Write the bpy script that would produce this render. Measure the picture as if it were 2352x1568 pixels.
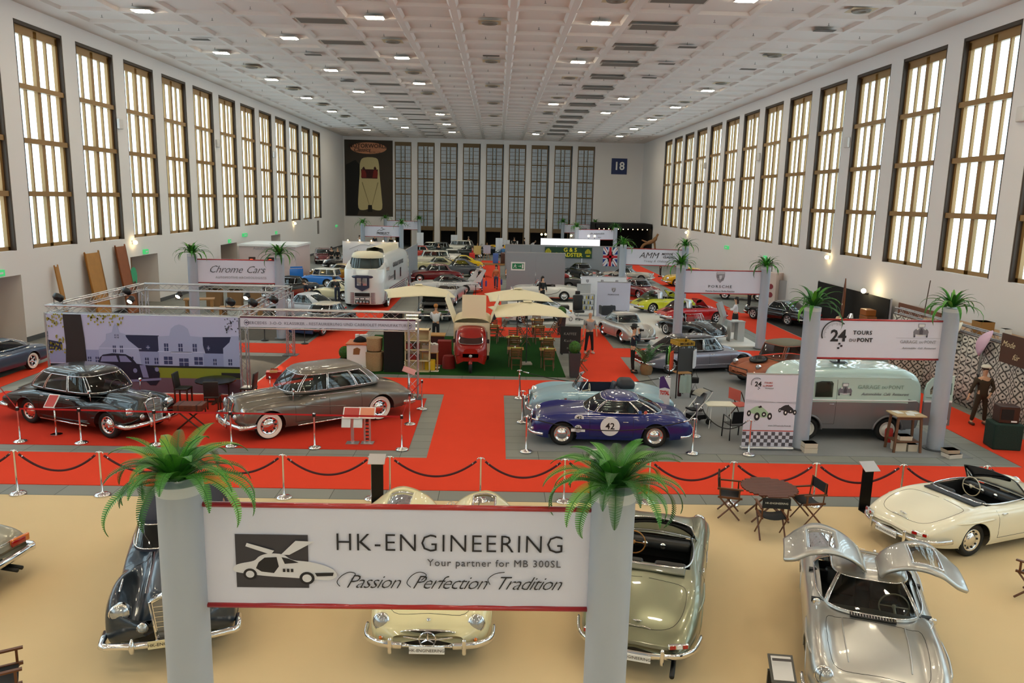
import bpy, math, random
from math import sin, cos, pi, radians, sqrt, atan2, acos, asin
from mathutils import Vector, Matrix, Quaternion
random.seed(7)
SC = bpy.context.scene
for o in list(bpy.data.objects): bpy.data.objects.remove(o)
COL = SC.collection
# ---------------- camera, exposure, sky, lamps ----------------
H = 6.6
CF, PITCH, YAW, ROLL = 1769.3, .182085, .022643, .023466
cd = bpy.data.cameras.new('camera'); CAM = bpy.data.objects.new('camera', cd); COL.objects.link(CAM)
_f = Vector((sin(YAW)*cos(PITCH), cos(YAW)*cos(PITCH), -sin(PITCH)))
_r = Vector((cos(YAW), -sin(YAW), 0)); _u = _r.cross(_f)
CR = _r*cos(ROLL)+_u*sin(ROLL); CU = -_r*sin(ROLL)+_u*cos(ROLL)
CAM.matrix_world = Matrix(((CR.x, CU.x, -_f.x, 0), (CR.y, CU.y, -_f.y, 0), (CR.z, CU.z, -_f.z, H), (0, 0, 0, 1)))
cd.sensor_width = 36; cd.lens = CF/2352*36; cd.clip_end = 400; cd.clip_start = .1
SC.camera = CAM
SC.view_settings.view_transform = 'Standard'; SC.view_settings.look = 'None'
SC.view_settings.exposure = 0.72; SC.view_settings.gamma = 1
SC.view_settings.use_curve_mapping = False
SC.cycles.max_bounces = 7; SC.cycles.diffuse_bounces = 4; SC.cycles.glossy_bounces = 3
SC.cycles.transparent_max_bounces = 12; SC.cycles.transmission_bounces = 4
SC.cycles.sample_clamp_indirect = 6; SC.cycles.caustics_reflective = False; SC.cycles.caustics_refractive = False
W = bpy.data.worlds.new('world'); SC.world = W; W.use_nodes = True
W.node_tree.nodes['Background'].inputs[0].default_value = (.80, .90, 1, 1)
W.node_tree.nodes['Background'].inputs[1].default_value = 1.2
PANE_GLOW = 3.4; LAMP_GLOW = 60

def area(name, loc, rot, sx, sy, power, col):
    l = bpy.data.lights.new(name, 'AREA'); l.shape = 'RECTANGLE'; l.size = sx; l.size_y = sy; l.energy = power; l.color = col
    o = bpy.data.objects.new(name, l); COL.objects.link(o); o.location = loc; o.rotation_euler = rot; return o

def ray(px, py): return CR*((px-1176)/CF)+CU*((784-py)/CF)+_f
def G(px, py, z=0.0):           # the point at height z seen at a pixel of the photograph
    d = ray(px, py); t = (z-H)/d.z; return Vector((d.x*t, d.y*t, z))
def GY(px, py, y):              # the point of the plane y=const seen at a pixel
    d = ray(px, py); t = y/d.y; return Vector((d.x*t, y, d.z*t+H))
def GX(px, py, x):
    d = ray(px, py); t = x/d.x; return Vector((x, d.y*t, d.z*t+H))

# ---------------- materials ----------------
MC = {}
def srgb(h):
    if isinstance(h, str):
        h = h.lstrip('#'); c = [int(h[i:i+2], 16)/255 for i in (0, 2, 4)]
    else: c = list(h)
    return tuple(((x+.055)/1.055)**2.4 if x > .04045 else x/12.92 for x in c)+(1,)
def mat(key, col, rough=.6, metal=0, coat=0, emit=None, es=1, alpha=1, spec=None, bump=None, noise=None):
    if key in MC: return MC[key]
    m = bpy.data.materials.new(key); m.use_nodes = True; MC[key] = m
    b = m.node_tree.nodes['Principled BSDF']; I = b.inputs
    I['Base Color'].default_value = srgb(col); I['Roughness'].default_value = rough; I['Metallic'].default_value = metal
    if coat: I['Coat Weight'].default_value = coat; I['Coat Roughness'].default_value = .04
    if emit: I['Emission Color'].default_value = srgb(emit); I['Emission Strength'].default_value = es
    if spec is not None: I['Specular IOR Level'].default_value = spec
    if alpha < 1: I['Alpha'].default_value = alpha
    N = m.node_tree.nodes; L = m.node_tree.links
    if bump or noise:
        t = N.new('ShaderNodeTexCoord')
        def nz(sc, det=3):
            n = N.new('ShaderNodeTexNoise'); n.inputs['Scale'].default_value = sc; n.inputs['Detail'].default_value = det
            L.new(t.outputs['Object'], n.inputs['Vector']); return n
        if bump:
            n = nz(bump[0]); bp = N.new('ShaderNodeBump'); bp.inputs['Strength'].default_value = bump[1]; bp.inputs['Distance'].default_value = bump[2] if len(bump) > 2 else .01
            L.new(n.outputs['Fac'], bp.inputs['Height']); L.new(bp.outputs['Normal'], I['Normal'])
        if noise:
            n = nz(noise[0], 4); mx = N.new('ShaderNodeMix'); mx.data_type = 'RGBA'
            c = srgb(col); k = noise[1]
            mx.inputs[6].default_value = tuple(min(1, x*(1-k)) for x in c[:3])+(1,); mx.inputs[7].default_value = tuple(min(1, x*(1+k)) for x in c[:3])+(1,)
            L.new(n.outputs['Fac'], mx.inputs[0]); L.new(mx.outputs[2], I['Base Color'])
    return m
def paint(col, metal=0.0, key=None): return mat(key or 'paint_%s_%d' % (col, metal*10), col, .32 if metal else .25, metal, .7, spec=.35)
CHROME = mat('chrome', '#e8e8ea', .07, 1)
SATIN = mat('brushed_aluminium', '#c9cbd0', .3, .9)
BLACK = mat('black_plastic', '#101012', .45)
RUBBER = mat('rubber', '#141414', .7)
DARK = mat('dark_interior', '#1a1715', .8)
def glass_mat(key, tint, clear=.5):
    m = bpy.data.materials.new(key); m.use_nodes = True; MC[key] = m
    N = m.node_tree.nodes; L = m.node_tree.links; N.remove(N['Principled BSDF'])
    out = N['Material Output']; tr = N.new('ShaderNodeBsdfTransparent'); tr.inputs[0].default_value = (tint[0]*clear, tint[1]*clear, tint[2]*clear, 1)
    g = N.new('ShaderNodeBsdfGlossy'); g.inputs['Roughness'].default_value = .03
    fr = N.new('ShaderNodeFresnel'); fr.inputs[0].default_value = 1.55
    mx = N.new('ShaderNodeMixShader'); L.new(fr.outputs[0], mx.inputs[0]); L.new(tr.outputs[0], mx.inputs[1]); L.new(g.outputs[0], mx.inputs[2]); L.new(mx.outputs[0], out.inputs[0]); return m
GLASS = glass_mat('car_glass', (.9, 1, .97), .45)
CLEAR = glass_mat('clear_glass', (1, 1, 1), .85)
LENS = mat('headlight_lens', '#b4b8bc', .1, .7, .5)
RED_L = mat('red_lens', '#a51410', .12, 0, 1); ORANGE_L = mat('orange_lens', '#e0761c', .12, 0, 1)
WHITE = mat('white_gloss', '#e9e9e9', .35)

# ---------------- mesh builder ----------------
def fr(d, up=Vector((0, 0, 1))):
    d = Vector(d).normalized()
    a = up.cross(d)
    if a.length < 1e-3: a = Vector((1, 0, 0)).cross(d)
    a.normalize(); return a, d.cross(a)
class MB:
    def __init__(s): s.v = []; s.f = []; s.m = []
    def add(s, vs, fs, m=0):
        n = len(s.v); s.v += [tuple(p) for p in vs]; s.f += [tuple(i+n for i in f) for f in fs]; s.m += [m]*len(fs); return s
    def box(s, x0, x1, y0, y1, z0, z1, m=0, M=None):
        vs = [Vector((x, y, z)) for x in (x0, x1) for y in (y0, y1) for z in (z0, z1)]
        if M: vs = [M @ p for p in vs]
        return s.add(vs, [(0, 1, 3, 2), (4, 6, 7, 5), (0, 4, 5, 1), (2, 3, 7, 6), (0, 2, 6, 4), (1, 5, 7, 3)], m)
    def cbox(s, c, sz, m=0, rz=0, rx=0, ry=0):
        M = Matrix.Translation(c) @ Matrix.Rotation(rz, 4, 'Z') @ Matrix.Rotation(ry, 4, 'Y') @ Matrix.Rotation(rx, 4, 'X')
        a, b, c2 = [q/2 for q in sz]; return s.box(-a, a, -b, b, -c2, c2, m, M)
    def rbox(s, c, sz, r=.02, m=0, rz=0, rx=0, ry=0, n=3):  # box with rounded vertical profile (superellipse rings)
        a, b, h = [q/2 for q in sz]; M = Matrix.Translation(c) @ Matrix.Rotation(rz, 4, 'Z') @ Matrix.Rotation(ry, 4, 'Y') @ Matrix.Rotation(rx, 4, 'X')
        rings = []
        prof = [(r*(1-cos(pi/2*i/n)), -h+r*(1-sin(pi/2*i/n))) for i in range(n+1)]
        prof = [(r-r*sin(pi/2*i/n), -h+r-r*cos(pi/2*i/n)) for i in range(n+1)]
        prof += [(i, -z) for i, z in reversed(prof)]
        for ins, z in prof:
            ring = []
            for (sx, sy, a0) in ((1, 1, 0), (-1, 1, pi/2), (-1, -1, pi), (1, -1, 3*pi/2)):
                for k in range(n+1):
                    t = a0+pi/2*k/n; rr = max(r-ins, 1e-4)
                    ring.append(M @ Vector((sx*(a-r)+cos(t)*rr, sy*(b-r)+sin(t)*rr, z)))
            rings.append(ring)
        return s.loft(rings, m, True, True)
    def loft(s, rings, m=0, closed=True, caps=False):
        n = len(rings[0]); vs = [p for r in rings for p in r]; fs = []
        for i in range(len(rings)-1):
            for j in range(n if closed else n-1):
                k = (j+1) % n; fs.append((i*n+j, i*n+k, (i+1)*n+k, (i+1)*n+j))
        if caps: fs.append(tuple(range(n-1, -1, -1))); fs.append(tuple((len(rings)-1)*n+j for j in range(n)))
        return s.add(vs, fs, m)
    def tube(s, pts, r, n=8, m=0, closed=False, flat=1.0, caps=True, up=Vector((0, 0, 1))):
        pts = [Vector(p) for p in pts]; N = len(pts); rings = []
        for i, p in enumerate(pts):
            if closed: d = pts[(i+1) % N]-pts[i-1]
            else: d = pts[min(i+1, N-1)]-pts[max(i-1, 0)]
            a, b = fr(d, up); rr = r[i] if isinstance(r, (list, tuple)) else r
            rings.append([p+a*(cos(2*pi*k/n)*rr*flat)+b*(sin(2*pi*k/n)*rr) for k in range(n)])
        if closed: rings.append(rings[0])
        return s.loft(rings, m, True, caps and not closed)
    def lathe(s, prof, n=24, o=(0, 0, 0), axis='Z', m=0, cap=True):
        o = Vector(o); rings = []
        for r, z in prof:
            ring = []
            for k in range(n):
                t = 2*pi*k/n; a, b = cos(t)*max(r, 1e-4), sin(t)*max(r, 1e-4)
                ring.append(o+(Vector((a, b, z)) if axis == 'Z' else Vector((a, z, b)) if axis == 'Y' else Vector((z, a, b))))
            rings.append(ring)
        return s.loft(rings, m, True, cap)
    def ball(s, c, r, n=12, m=0, sz=(1, 1, 1)):
        prof = [(r*sin(pi*i/(n//2)), -r*cos(pi*i/(n//2))) for i in range(n//2+1)]
        k = len(s.v); s.lathe(prof, n, (0, 0, 0), 'Z', m, False)
        s.v[k:] = [(c[0]+x*sz[0], c[1]+y*sz[1], c[2]+z*sz[2]) for x, y, z in s.v[k:]]; return s
    def poly(s, pts, m=0): return s.add(pts, [tuple(range(len(pts)))], m)
    def prism(s, pts, off, m=0):
        pts = [Vector(p) for p in pts]; n = len(pts); q = [p+Vector(off) for p in pts]
        return s.add(pts+q, [tuple(range(n-1, -1, -1)), tuple(range(n, 2*n))]+[(i, (i+1) % n, n+(i+1) % n, n+i) for i in range(n)], m)
    def mesh(s, name, mats, smooth=False):
        me = bpy.data.meshes.new(name); me.from_pydata(s.v, [], s.f)
        for q in (mats if isinstance(mats, (list, tuple)) else [mats]): me.materials.append(q)
        me.polygons.foreach_set('material_index', s.m)
        if smooth: me.polygons.foreach_set('use_smooth', [True]*len(s.f))
        me.update()
        if smooth and smooth != 'all':
            try: me.set_sharp_from_angle(angle=radians(40 if smooth is True else smooth))
            except Exception: pass
        return me
    def obj(s, name, mats, parent=None, smooth=False, loc=None, rot=None):
        o = bpy.data.objects.new(name, s.mesh(name, mats, smooth)); COL.objects.link(o)
        if parent: o.parent = parent
        if loc: o.location = loc
        if rot: o.rotation_euler = rot
        return o
def tag(o, label, cat, group=None, kind=None):
    o['label'] = label; o['category'] = cat
    if group: o['group'] = group
    if kind: o['kind'] = kind
    return o
def thing(name, label, cat, loc=(0, 0, 0), rz=0, group=None):
    o = bpy.data.objects.new(name, None); COL.objects.link(o); o.empty_display_size = .1
    o.location = loc; o.rotation_euler = (0, 0, rz); return tag(o, label, cat, group)
def struct(name, mb, mats, smooth=False):
    o = mb.obj(name, mats, None, smooth); o['kind'] = 'structure'; return o
def dup(root, loc=None, rz=None, label=None, scale=None):
    def cp(o, par):
        c = o.copy(); COL.objects.link(c)
        if par: c.parent = par
        for ch in list(o.children): cp(ch, c)
        return c
    r = cp(root, None)
    if loc is not None: r.location = loc
    if rz is not None: r.rotation_euler = (0, 0, rz)
    if label: r['label'] = label
    if scale: r.scale = (scale,)*3 if not isinstance(scale, tuple) else scale
    return r
def text(s, size, m, parent=None, loc=(0, 0, 0), rot=(pi/2, 0, 0), align='CENTER', shear=0, ext=.002, sp=1, bold=0, name='lettering', sx=1):
    c = bpy.data.curves.new(name, 'FONT'); c.body = s; c.size = size; c.align_x = align; c.align_y = 'CENTER'; c.shear = shear; c.extrude = ext; c.space_character = sp; c.offset = bold; c.resolution_u = 2
    t = bpy.data.objects.new('t', c); COL.objects.link(t); me = bpy.data.meshes.new_from_object(t); bpy.data.objects.remove(t)
    me.materials.clear(); me.materials.append(m)
    o = bpy.data.objects.new(name, me); COL.objects.link(o); o.location = loc; o.rotation_euler = rot; o.scale = (sx, 1, 1)
    if parent: o.parent = parent
    return o
def cr(pts, per=6, closed=False):     # Catmull-Rom through points (any dimension)
    P = [tuple(p) for p in pts]; n = len(P); out = []
    for i in range(n if closed else n-1):
        a, b, c, d = (P[(i-1) % n], P[i], P[(i+1) % n], P[(i+2) % n]) if closed else (P[max(i-1, 0)], P[i], P[i+1], P[min(i+2, n-1)])
        for k in range(per):
            t = k/per; out.append(tuple(.5*((2*q)+(-p+r)*t+(2*p-5*q+4*r-w)*t*t+(-p+3*q-3*r+w)*t**3) for p, q, r, w in zip(a, b, c, d)))
    if not closed: out.append(P[-1])
    return out
# ---------------- hall shell ----------------
XL, XR, YF, ZC, YB = -20.375, 19.185, 104.3, 14.26, -32.0  # hall stretched behind the camera to carry added windows
ZB, ZT, WS, WW, WY0 = 3.99, 13.58, 4.812, 3.665, 34.44
wallm = mat('wall_plaster', '#e4e0df', .8, bump=(3, .08, .01))
WALLT = .55
def side_wall(name, x, sgn, idx):
    mb = MB(); ys = [YB]; 
    for i in idx: ys += [WY0+i*WS, WY0+i*WS+WW]
    ys.append(YF+.6); x0, x1 = sorted((x, x+sgn*WALLT))
    doors = DOORS_L if sgn < 0 else DOORS_R
    # lower band with door recesses
    cur = YB
    for (a, b, h) in doors:
        mb.box(x0, x1, cur, a, 0, ZB); mb.box(x0, x1, a, b, h, ZB); cur = b
    mb.box(x0, x1, cur, YF+.6, 0, ZB); mb.box(x0, x1, YB, YF+.6, ZT, ZC+.4)
    for k in range(0, len(ys), 2): mb.box(x0, x1, ys[k], ys[k+1], ZB, ZT)
    return struct(name, mb, wallm)
# doors: y-range and height of the deep recesses seen in the side walls
DOORS_L = [(29.6, 33.4, 2.95), (43.4, 46.9, 2.95), (57.6, 61.2, 2.8), (70.5, 73.5, 2.9)]
DOORS_R = [(53.2, 56.2, 2.75), (77, 80, 2.7)]
side_wall('wall_left', XL, -1, range(-13, 12)); side_wall('wall_right', XR, 1, range(-13, 12))
frm = mat('bronze_window_frame', '#94703f', .45, .1); frd = mat('dark_window_frame', '#43362b', .6)
def pane_mat():
    m = bpy.data.materials.new('frosted_daylit_pane'); m.use_nodes = True; N = m.node_tree.nodes; L = m.node_tree.links
    b = N['Principled BSDF']; b.inputs['Base Color'].default_value = (.55, .6, .62, 1); b.inputs['Roughness'].default_value = .12
    t = N.new('ShaderNodeTexCoord'); n = N.new('ShaderNodeTexNoise'); n.inputs['Scale'].default_value = .12; L.new(t.outputs['Object'], n.inputs['Vector'])
    r = N.new('ShaderNodeValToRGB'); r.color_ramp.elements[0].position = .3; r.color_ramp.elements[1].position = .65
    r.color_ramp.elements[0].color = (.24, .42, .52, 1); r.color_ramp.elements[1].color = (.50, .62, .66, 1)
    L.new(n.outputs['Fac'], r.inputs[0]); L.new(r.outputs[0], b.inputs['Emission Color']); b.inputs['Emission Strength'].default_value = PANE_GLOW; return m
PANE = pane_mat()
def window_mesh(sgn):
    # local: wall plane x=0, outward = sgn*x, y 0..WW, z 0..(ZT-ZB)
    hh = ZT-ZB; o = sgn; mb = MB(); B = lambda x0, x1, *a: mb.box(min(o*x0, o*x1), max(o*x0, o*x1), *a)
    d0, d1 = .20, .42
    B(.02, .5, 0, .10, 0, hh, 1); B(.02, .5, WW-.10, WW, 0, hh, 1); B(.02, .5, 0, WW, hh-.14, hh, 1)
    B(d0, d1, .1, WW-.1, 0, .16); B(d0, d1, .1, WW-.1, hh-.5, hh-.14)
    for y, w in ((.1, .16), (WW/2-.13, .26), (WW-.26, .16)): B(d0, d1, y, y+w, 0, hh-.2)
    for y in (.25*WW+.03, .75*WW-.03): B(d0+.04, d1, y-.05, y+.05, 0, hh-.2)
    for k in (1, 2, 3): z = .1+(hh-.5)*k/4; B(.06, d1, .02, WW-.02, z-.11, z+.11)
    fm = mb.mesh('window_frame', [frm, frd]); g = MB(); X = sorted((o*(d1-.06), o*(d1-.03)))
    g.box(X[0], X[1], .2, WW-.2, .1, hh-.3); return fm, g.mesh('pane', [PANE])
wn = 0
for nm, x, sgn in (('left', XL, -1), ('right', XR, 1)):
    fm, gm = window_mesh(sgn)
    for i in range(-13, 12):  # bays behind the camera are added to throw daylight on camera-facing surfaces
        wn += 1; r = bpy.data.objects.new('window_%d' % wn, fm); COL.objects.link(r); r.location = (x, WY0+i*WS, ZB); r['kind'] = 'structure'
        p = bpy.data.objects.new('window_pane', gm); COL.objects.link(p); p.parent = r
# door recess backs and leaves
dm = mat('door_wood', '#b5762c', .5, noise=(2, .15)); dg = mat('door_grey', '#b9b4ae', .6)
dn = 0
for doors, x, sg in ((DOORS_L, XL, -1), (DOORS_R, XR, 1)):
    for (a, b, h) in doors:
        dn += 1; mb = MB(); X = sorted((x+sg*WALLT, x+sg*(WALLT+1.2)))
        mb.box(X[0], X[1], a-.1, a, 0, h); mb.box(X[0], X[1], b, b+.1, 0, h); mb.box(X[0], X[1], a-.1, b+.1, h, h+.1)
        struct('trim_%d' % dn, mb, wallm)
        mb = MB(); X = sorted((x+sg*1.6, x+sg*1.66)); mb.box(X[0], X[1], a, b, 0, h)
        d = struct('door_%d' % dn, mb, dm if sg < 0 else dg)
        MB().box(*sorted((x+sg*1.54, x+sg*1.6)), (a+b)/2-.12, (a+b)/2-.08, .9, 1.25).obj('door_handle', SATIN, d)
# ceiling with real coffers
cm = mat('ceiling_plaster', '#ddd3cc', .85); mb = MB(); cx0, cy0, CXP, CYP = -19.16-2.475, 35.94-2.1, 2.475, 2.415
xs = [XL-.2]; k = 0
while cx0+k*CXP < XR+2: k += 1
cells_x = [(cx0+i*CXP+2.475, cx0+i*CXP+2.475+2.2) for i in range(16)]; cells_x = [(a, b) for a, b in cells_x if a > XL and b < XR]
y0 = cy0-CYP*17; cells_y = [(y0+j*CYP-12*CYP, y0+j*CYP-12*CYP+2.05) for j in range(60)]; cells_y = [(a, b) for a, b in cells_y if a > YB+.2 and b < YF]
gx = [XL-.2]+[q for c in cells_x for q in c]+[XR+.2]; gy = [YB]+[q for c in cells_y for q in c]+[YF+.2]
VENTS = [(-8, 36.6+4.83*k, 2.1, 1.15) for k in range(-2, 14)]+[(6.8, 31.2+4.83*k, 2.1, 1.15) for k in range(-2, 14)]
for i in range(len(gx)-1):
    for j in range(len(gy)-1):
        a, b, c, d = gx[i], gx[i+1], gy[j], gy[j+1]
        if i % 2 == 1 and j % 2 == 1:
            e = .10; u = .13
            mb.add([(a, c, ZC), (b, c, ZC), (b, d, ZC), (a, d, ZC), (a+e, c+e, ZC+u), (b-e, c+e, ZC+u), (b-e, d-e, ZC+u), (a+e, d-e, ZC+u)], [(1, 0, 4, 5), (2, 1, 5, 6), (3, 2, 6, 7), (0, 3, 7, 4), (5, 4, 7, 6)])
        else: mb.add([(a, c, ZC), (b, c, ZC), (b, d, ZC), (a, d, ZC)], [(3, 2, 1, 0)])
mb.box(XL-.6, XR+.6, YB, YF+.6, ZC+.3, ZC+.5)
struct('ceiling', mb, cm)
# ceiling lamps on their grid
lampm = mat('lit_ceiling_lamp', '#fff2d0', .4, emit='#fff0cf', es=LAMP_GLOW); lfm = mat('lamp_rim', '#cfc6ba', .5)
LP = []
for k in range(-6, 7): LP += [(-15.5, 35.6+9.68*k), (-5.5, 35.6+9.68*k), (4.35, 35.4+9.68*k), (14.25, 35.4+9.68*k)]
for k in range(-6, 7): LP += [(-10.5, 30.9+9.7*k), (9.3, 30.9+9.7*k)]
OFF = {(4.35, 2), (4.35, 4), (4.35, 5), (14.25, 0), (14.25, 1), (-15.5, 5), (-5.5, 3), (9.3, 1), (9.3, 2), (9.3, 5)}
base = None
for x, y in LP:
    k = round((y-35.5)/9.68) if x in (-15.5, -5.5, 4.35, 14.25) else round((y-30.9)/9.7)
    if (x, k) in OFF or y > 100 or (x == -10.5 and k == 0): continue
    if base is None:
        base = thing('ceiling_lamp', 'lit square lamp set flush in the coffered ceiling', 'ceiling lamp', (x, y, ZC), 0, 'lit square ceiling lamps')
        q = MB(); q.box(-.42, .42, -.31, .31, -.03, .0); q.obj('rim', lfm, base)
        q = MB(); q.box(-.37, .37, -.26, .26, -.05, -.03); q.obj('diffuser', lampm, base)
    else: dup(base, (x, y, ZC))
ventm = mat('vent_dark', '#6f665c', .8, bump=(30, .5)); vr = mat('vent_rim', '#b7ada2', .6)
base = None
for x, y, w, d in VENTS:
    if y > 100: continue
    if base is None:
        base = thing('ceiling_grille', 'wide dark air grille recessed in the coffered ceiling', 'air grille', (x, y, ZC), 0, 'wide ceiling air grilles')
        q = MB(); q.box(-1.05, 1.05, -.5, .5, -.012, -.004, 0); q.obj('louvre', ventm, base)
        q = MB()
        for a in (-1, 1): q.box(-1.1, 1.1, a*.53-.03, a*.53+.03, -.02, 0); q.box(a*1.08-.03, a*1.08+.03, -.5, .5, -.02, 0)
        q.obj('rim', vr, base)
    else: dup(base, (x, y, ZC))
base = None
for x, y in [(-5.4, 31.1+9.68*k) for k in range(0, 7)]+[(4.4, 31.5+9.68*k) for k in range(0, 7)]+[(14.2, 32+9.68*k) for k in range(7)]+[(-15.3, 50+9.68*k) for k in range(5)]+[(-.5, 36+4.84*k) for k in range(0, 12, 2)]:
    if base is None:
        base = thing('ceiling_diffuser', 'round ring air diffuser in a square beige ceiling plate', 'air diffuser', (x, y, ZC), 0, 'round ceiling diffusers')
        q = MB(); q.box(-.5, .5, -.42, .42, -.015, -.003); q.obj('plate', mat('diffuser_plate', '#c4b08e', .6), base)
        q = MB(); q.lathe([(.12, -.02), (.38, -.02), (.34, -.07), (.2, -.07), (.12, -.02)], 20, (0, 0, 0)); q.obj('ring', mat('diffuser_ring', '#7d7468', .6), base)
    else: dup(base, (x, y, ZC))
base = None
for x, y in [(-15.3, 41.7), (-10.4, 45.2), (14.3, 35.7), (9.3, 40.2), (9.3, 45), (9.3, 50), (14, 41.5), (14.2, 46), (-.5, 44), (4.4, 54), (-10.4, 55), (9.3, 64), (4.4, 72)]:
    if base is None:
        base = MB().box(-.45, .45, -.2, .2, -.02, -.002).obj('ceiling_hatch', mat('hatch', '#5f564d', .8)); base.location = (x, y, ZC)
        tag(base, 'small dark rectangular hatch in the coffered ceiling', 'ceiling hatch', 'small dark ceiling hatches')
    else: dup(base, (x, y, ZC))
# sprinklers: tiny heads on the ribs
q = MB(); q.tube([(0, 0, 0), (0, 0, -.1)], .012, 5); q.box(-.05, .05, -.01, .01, -.11, -.1); sprm = q.mesh('sprinkler_head', [mat('sprinkler', '#5a5048', .6)])
n = 0
for i, (a, b) in enumerate(cells_x):
    for j, (c, d) in enumerate(cells_y):
        if 25 < c < 62 and (i+j) % 2 == 0 and n < 110:
            n += 1; o = bpy.data.objects.new('sprinkler_head', sprm); COL.objects.link(o); o.location = ((a+b)/2, (c+d)/2, ZC+.12)
            tag(o, 'tiny T-shaped sprinkler head under the coffered ceiling', 'sprinkler', 'sprinkler heads across the ceiling')
# far wall: nine tall glazed bays
far_x = [GY(p, 420, YF).x for p in (907, 945, 959, 998, 1011, 1051, 1063, 1103, 1116, 1156, 1168, 1207, 1219, 1260, 1272, 1313, 1325, 1364)]
FT = GY(1130, 331, YF).z; FZ = GY(1130, 524, YF).z; FD = 2.3
mb = MB(); mb.box(XL-.6, far_x[0], YF, YF+.6, 0, ZC+.4); mb.box(far_x[-1], XR+.6, YF, YF+.6, 0, ZC+.4); mb.box(far_x[0], far_x[-1], YF, YF+.6, FT, ZC+.4)
for k in range(8): mb.box(far_x[2*k+1], far_x[2*k+2], YF, YF+.6, 0, FT)
struct('wall_far', mb, wallm)
fgm = mat('dim_leaded_glass', '#8b989c', .15, emit='#8f9ba0', es=.22); fcm = mat('coloured_leaded_strip', '#5f625c', .3)
frb = mat('old_bronze', '#6b563a', .5, .2)
q = MB(); w = far_x[1]-far_x[0]; hh = FT-FD
for a in (0, w-.12): q.box(a, a+.12, -.05, .25, FD, FT)
q.box(0, w, -.05, .25, FT-.5, FT); q.box(0, w, -.12, .3, FD, FD+.55)
for a in (.34*w, .6*w): q.box(a, a+.1, 0, .2, FD, FT)
for k in range(1, 5): z = FD+.5+(hh-1)*k/5; q.box(.1, w-.1, -.02, .2, z-.07, z+.07)
for k in range(1, 22): z = FD+.5+(hh-1)*k/22; q.box(.12, w-.12, .05, .16, z-.02, z+.02)
for a in (.12, .2, .27): q.box(a*w, a*w+.03, .05, .16, FD, FT); q.box(w-a*w-.03, w-a*w, .05, .16, FD, FT)
for k in range(60): z = FD+.6+(hh-1.1)*k/60; q.box(.36*w, .46*w, .04, .17, z, z+.09, 1); q.box(.51*w, .6*w, .04, .17, z, z+.09, 1)
fm = q.mesh('window_frame', [frb, fcm]); g = MB().box(.1, w-.1, .18, .2, FD+.5, FT-.4).mesh('window_pane', [fgm])
q = MB(); q.box(0, .12, 0, .25, 0, FD); q.box(w-.12, w, 0, .25, 0, FD); dfm = q.mesh('door_frame', [frb])
for k in range(9):
    wn += 1; o = bpy.data.objects.new('window_%d' % wn, fm); COL.objects.link(o); o.location = (far_x[2*k], YF, 0); o['kind'] = 'structure'
    p = bpy.data.objects.new('window_pane', g); COL.objects.link(p); p.parent = o
    dn += 1; o = bpy.data.objects.new('door_%d' % dn, dfm); COL.objects.link(o); o.location = (far_x[2*k], YF, 0); o['kind'] = 'structure'
# dim lobby behind the far doors
mb = MB(); a, b = far_x[0]-2, far_x[-1]+2
mb.box(a, b, YF+9, YF+9.2, 0, 4); mb.box(a, b, YF+.6, YF+9, 3.9, 4.1); mb.box(a-.2, a, YF+.6, YF+9, 0, 4); mb.box(b, b+.2, YF+.6, YF+9, 0, 4)
struct('wall_lobby', mb, mat('lobby_wall', '#4a4440', .7))
mb = MB(); mb.box(a, b, YF+.6, YF+9, 4.1, 16); struct('wall_upper', mb, mat('outer_dim', '#8d969b', .9))
mb = MB(); mb.box(XL-2.5, XR+2.5, YB-.2, YB, 0, ZC+.4); struct('wall_back', mb, wallm)
# ---------------- floor ----------------
def tile_mat():
    m = bpy.data.materials.new('grey_stone_tiles'); m.use_nodes = True; N = m.node_tree.nodes; L = m.node_tree.links; b = N['Principled BSDF']; b.inputs['Roughness'].default_value = .55
    t = N.new('ShaderNodeTexCoord'); br = N.new('ShaderNodeTexBrick'); br.offset = 0; br.inputs['Scale'].default_value = 1; br.inputs['Brick Width'].default_value = 1.2; br.inputs['Row Height'].default_value = .6
    br.inputs['Mortar Size'].default_value = .008; br.inputs['Color1'].default_value = srgb('#83857f'); br.inputs['Color2'].default_value = srgb('#777a76'); br.inputs['Mortar'].default_value = srgb('#3c3d3b')
    L.new(t.outputs['Object'], br.inputs['Vector']); L.new(br.outputs['Color'], b.inputs['Base Color']); return m
mb = MB(); mb.box(XL-2.2, XR+2.2, YB, YF+10, -.3, 0); struct('floor', mb, tile_mat())
RED = mat('red_carpet', '#da442c', .95, spec=.1, noise=(1.2, .05)); BEIGE = mat('beige_carpet', '#d6bf97', .9, spec=.15, noise=(.5, .07)); GREY = mat('grey_carpet', '#85878a', .95, spec=.1, noise=(2, .05))
REDD = mat('crimson_carpet', '#c83827', .95, spec=.1, noise=(1.2, .05)); GREEN = mat('green_turf', '#22491f', .95, spec=.05, noise=(30, .4), bump=(120, .6))
DGREY = mat('dark_grey_carpet', '#57534e', .95, spec=.1, noise=(6, .12)); WHITEF = mat('white_floor', '#e6e4df', .4)
def carpet(name, label, rects, m, z=.012, cat='carpet'):
    mb = MB()
    for a, b, c, d in rects: mb.box(a, b, c, d, .0, z)
    return tag(mb.obj(name, m), label, cat)
carpet('carpet', 'wide beige carpet under the foreground silver and cream sports cars', [(XL+.1, XR-.1, -8, 16.15)], BEIGE)
carpet('red_carpet', 'red walkway carpet running across the hall behind the burgundy rope barrier', [(XL+.1, XR-.1, 16.78, 19.0)], RED)
carpet('red_carpet', 'long red centre aisle carpet leading to the far doors', [(-1.7, .34, 19.0, 27.93), (-1.6, .36, 37.1, 84)], RED)
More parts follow.
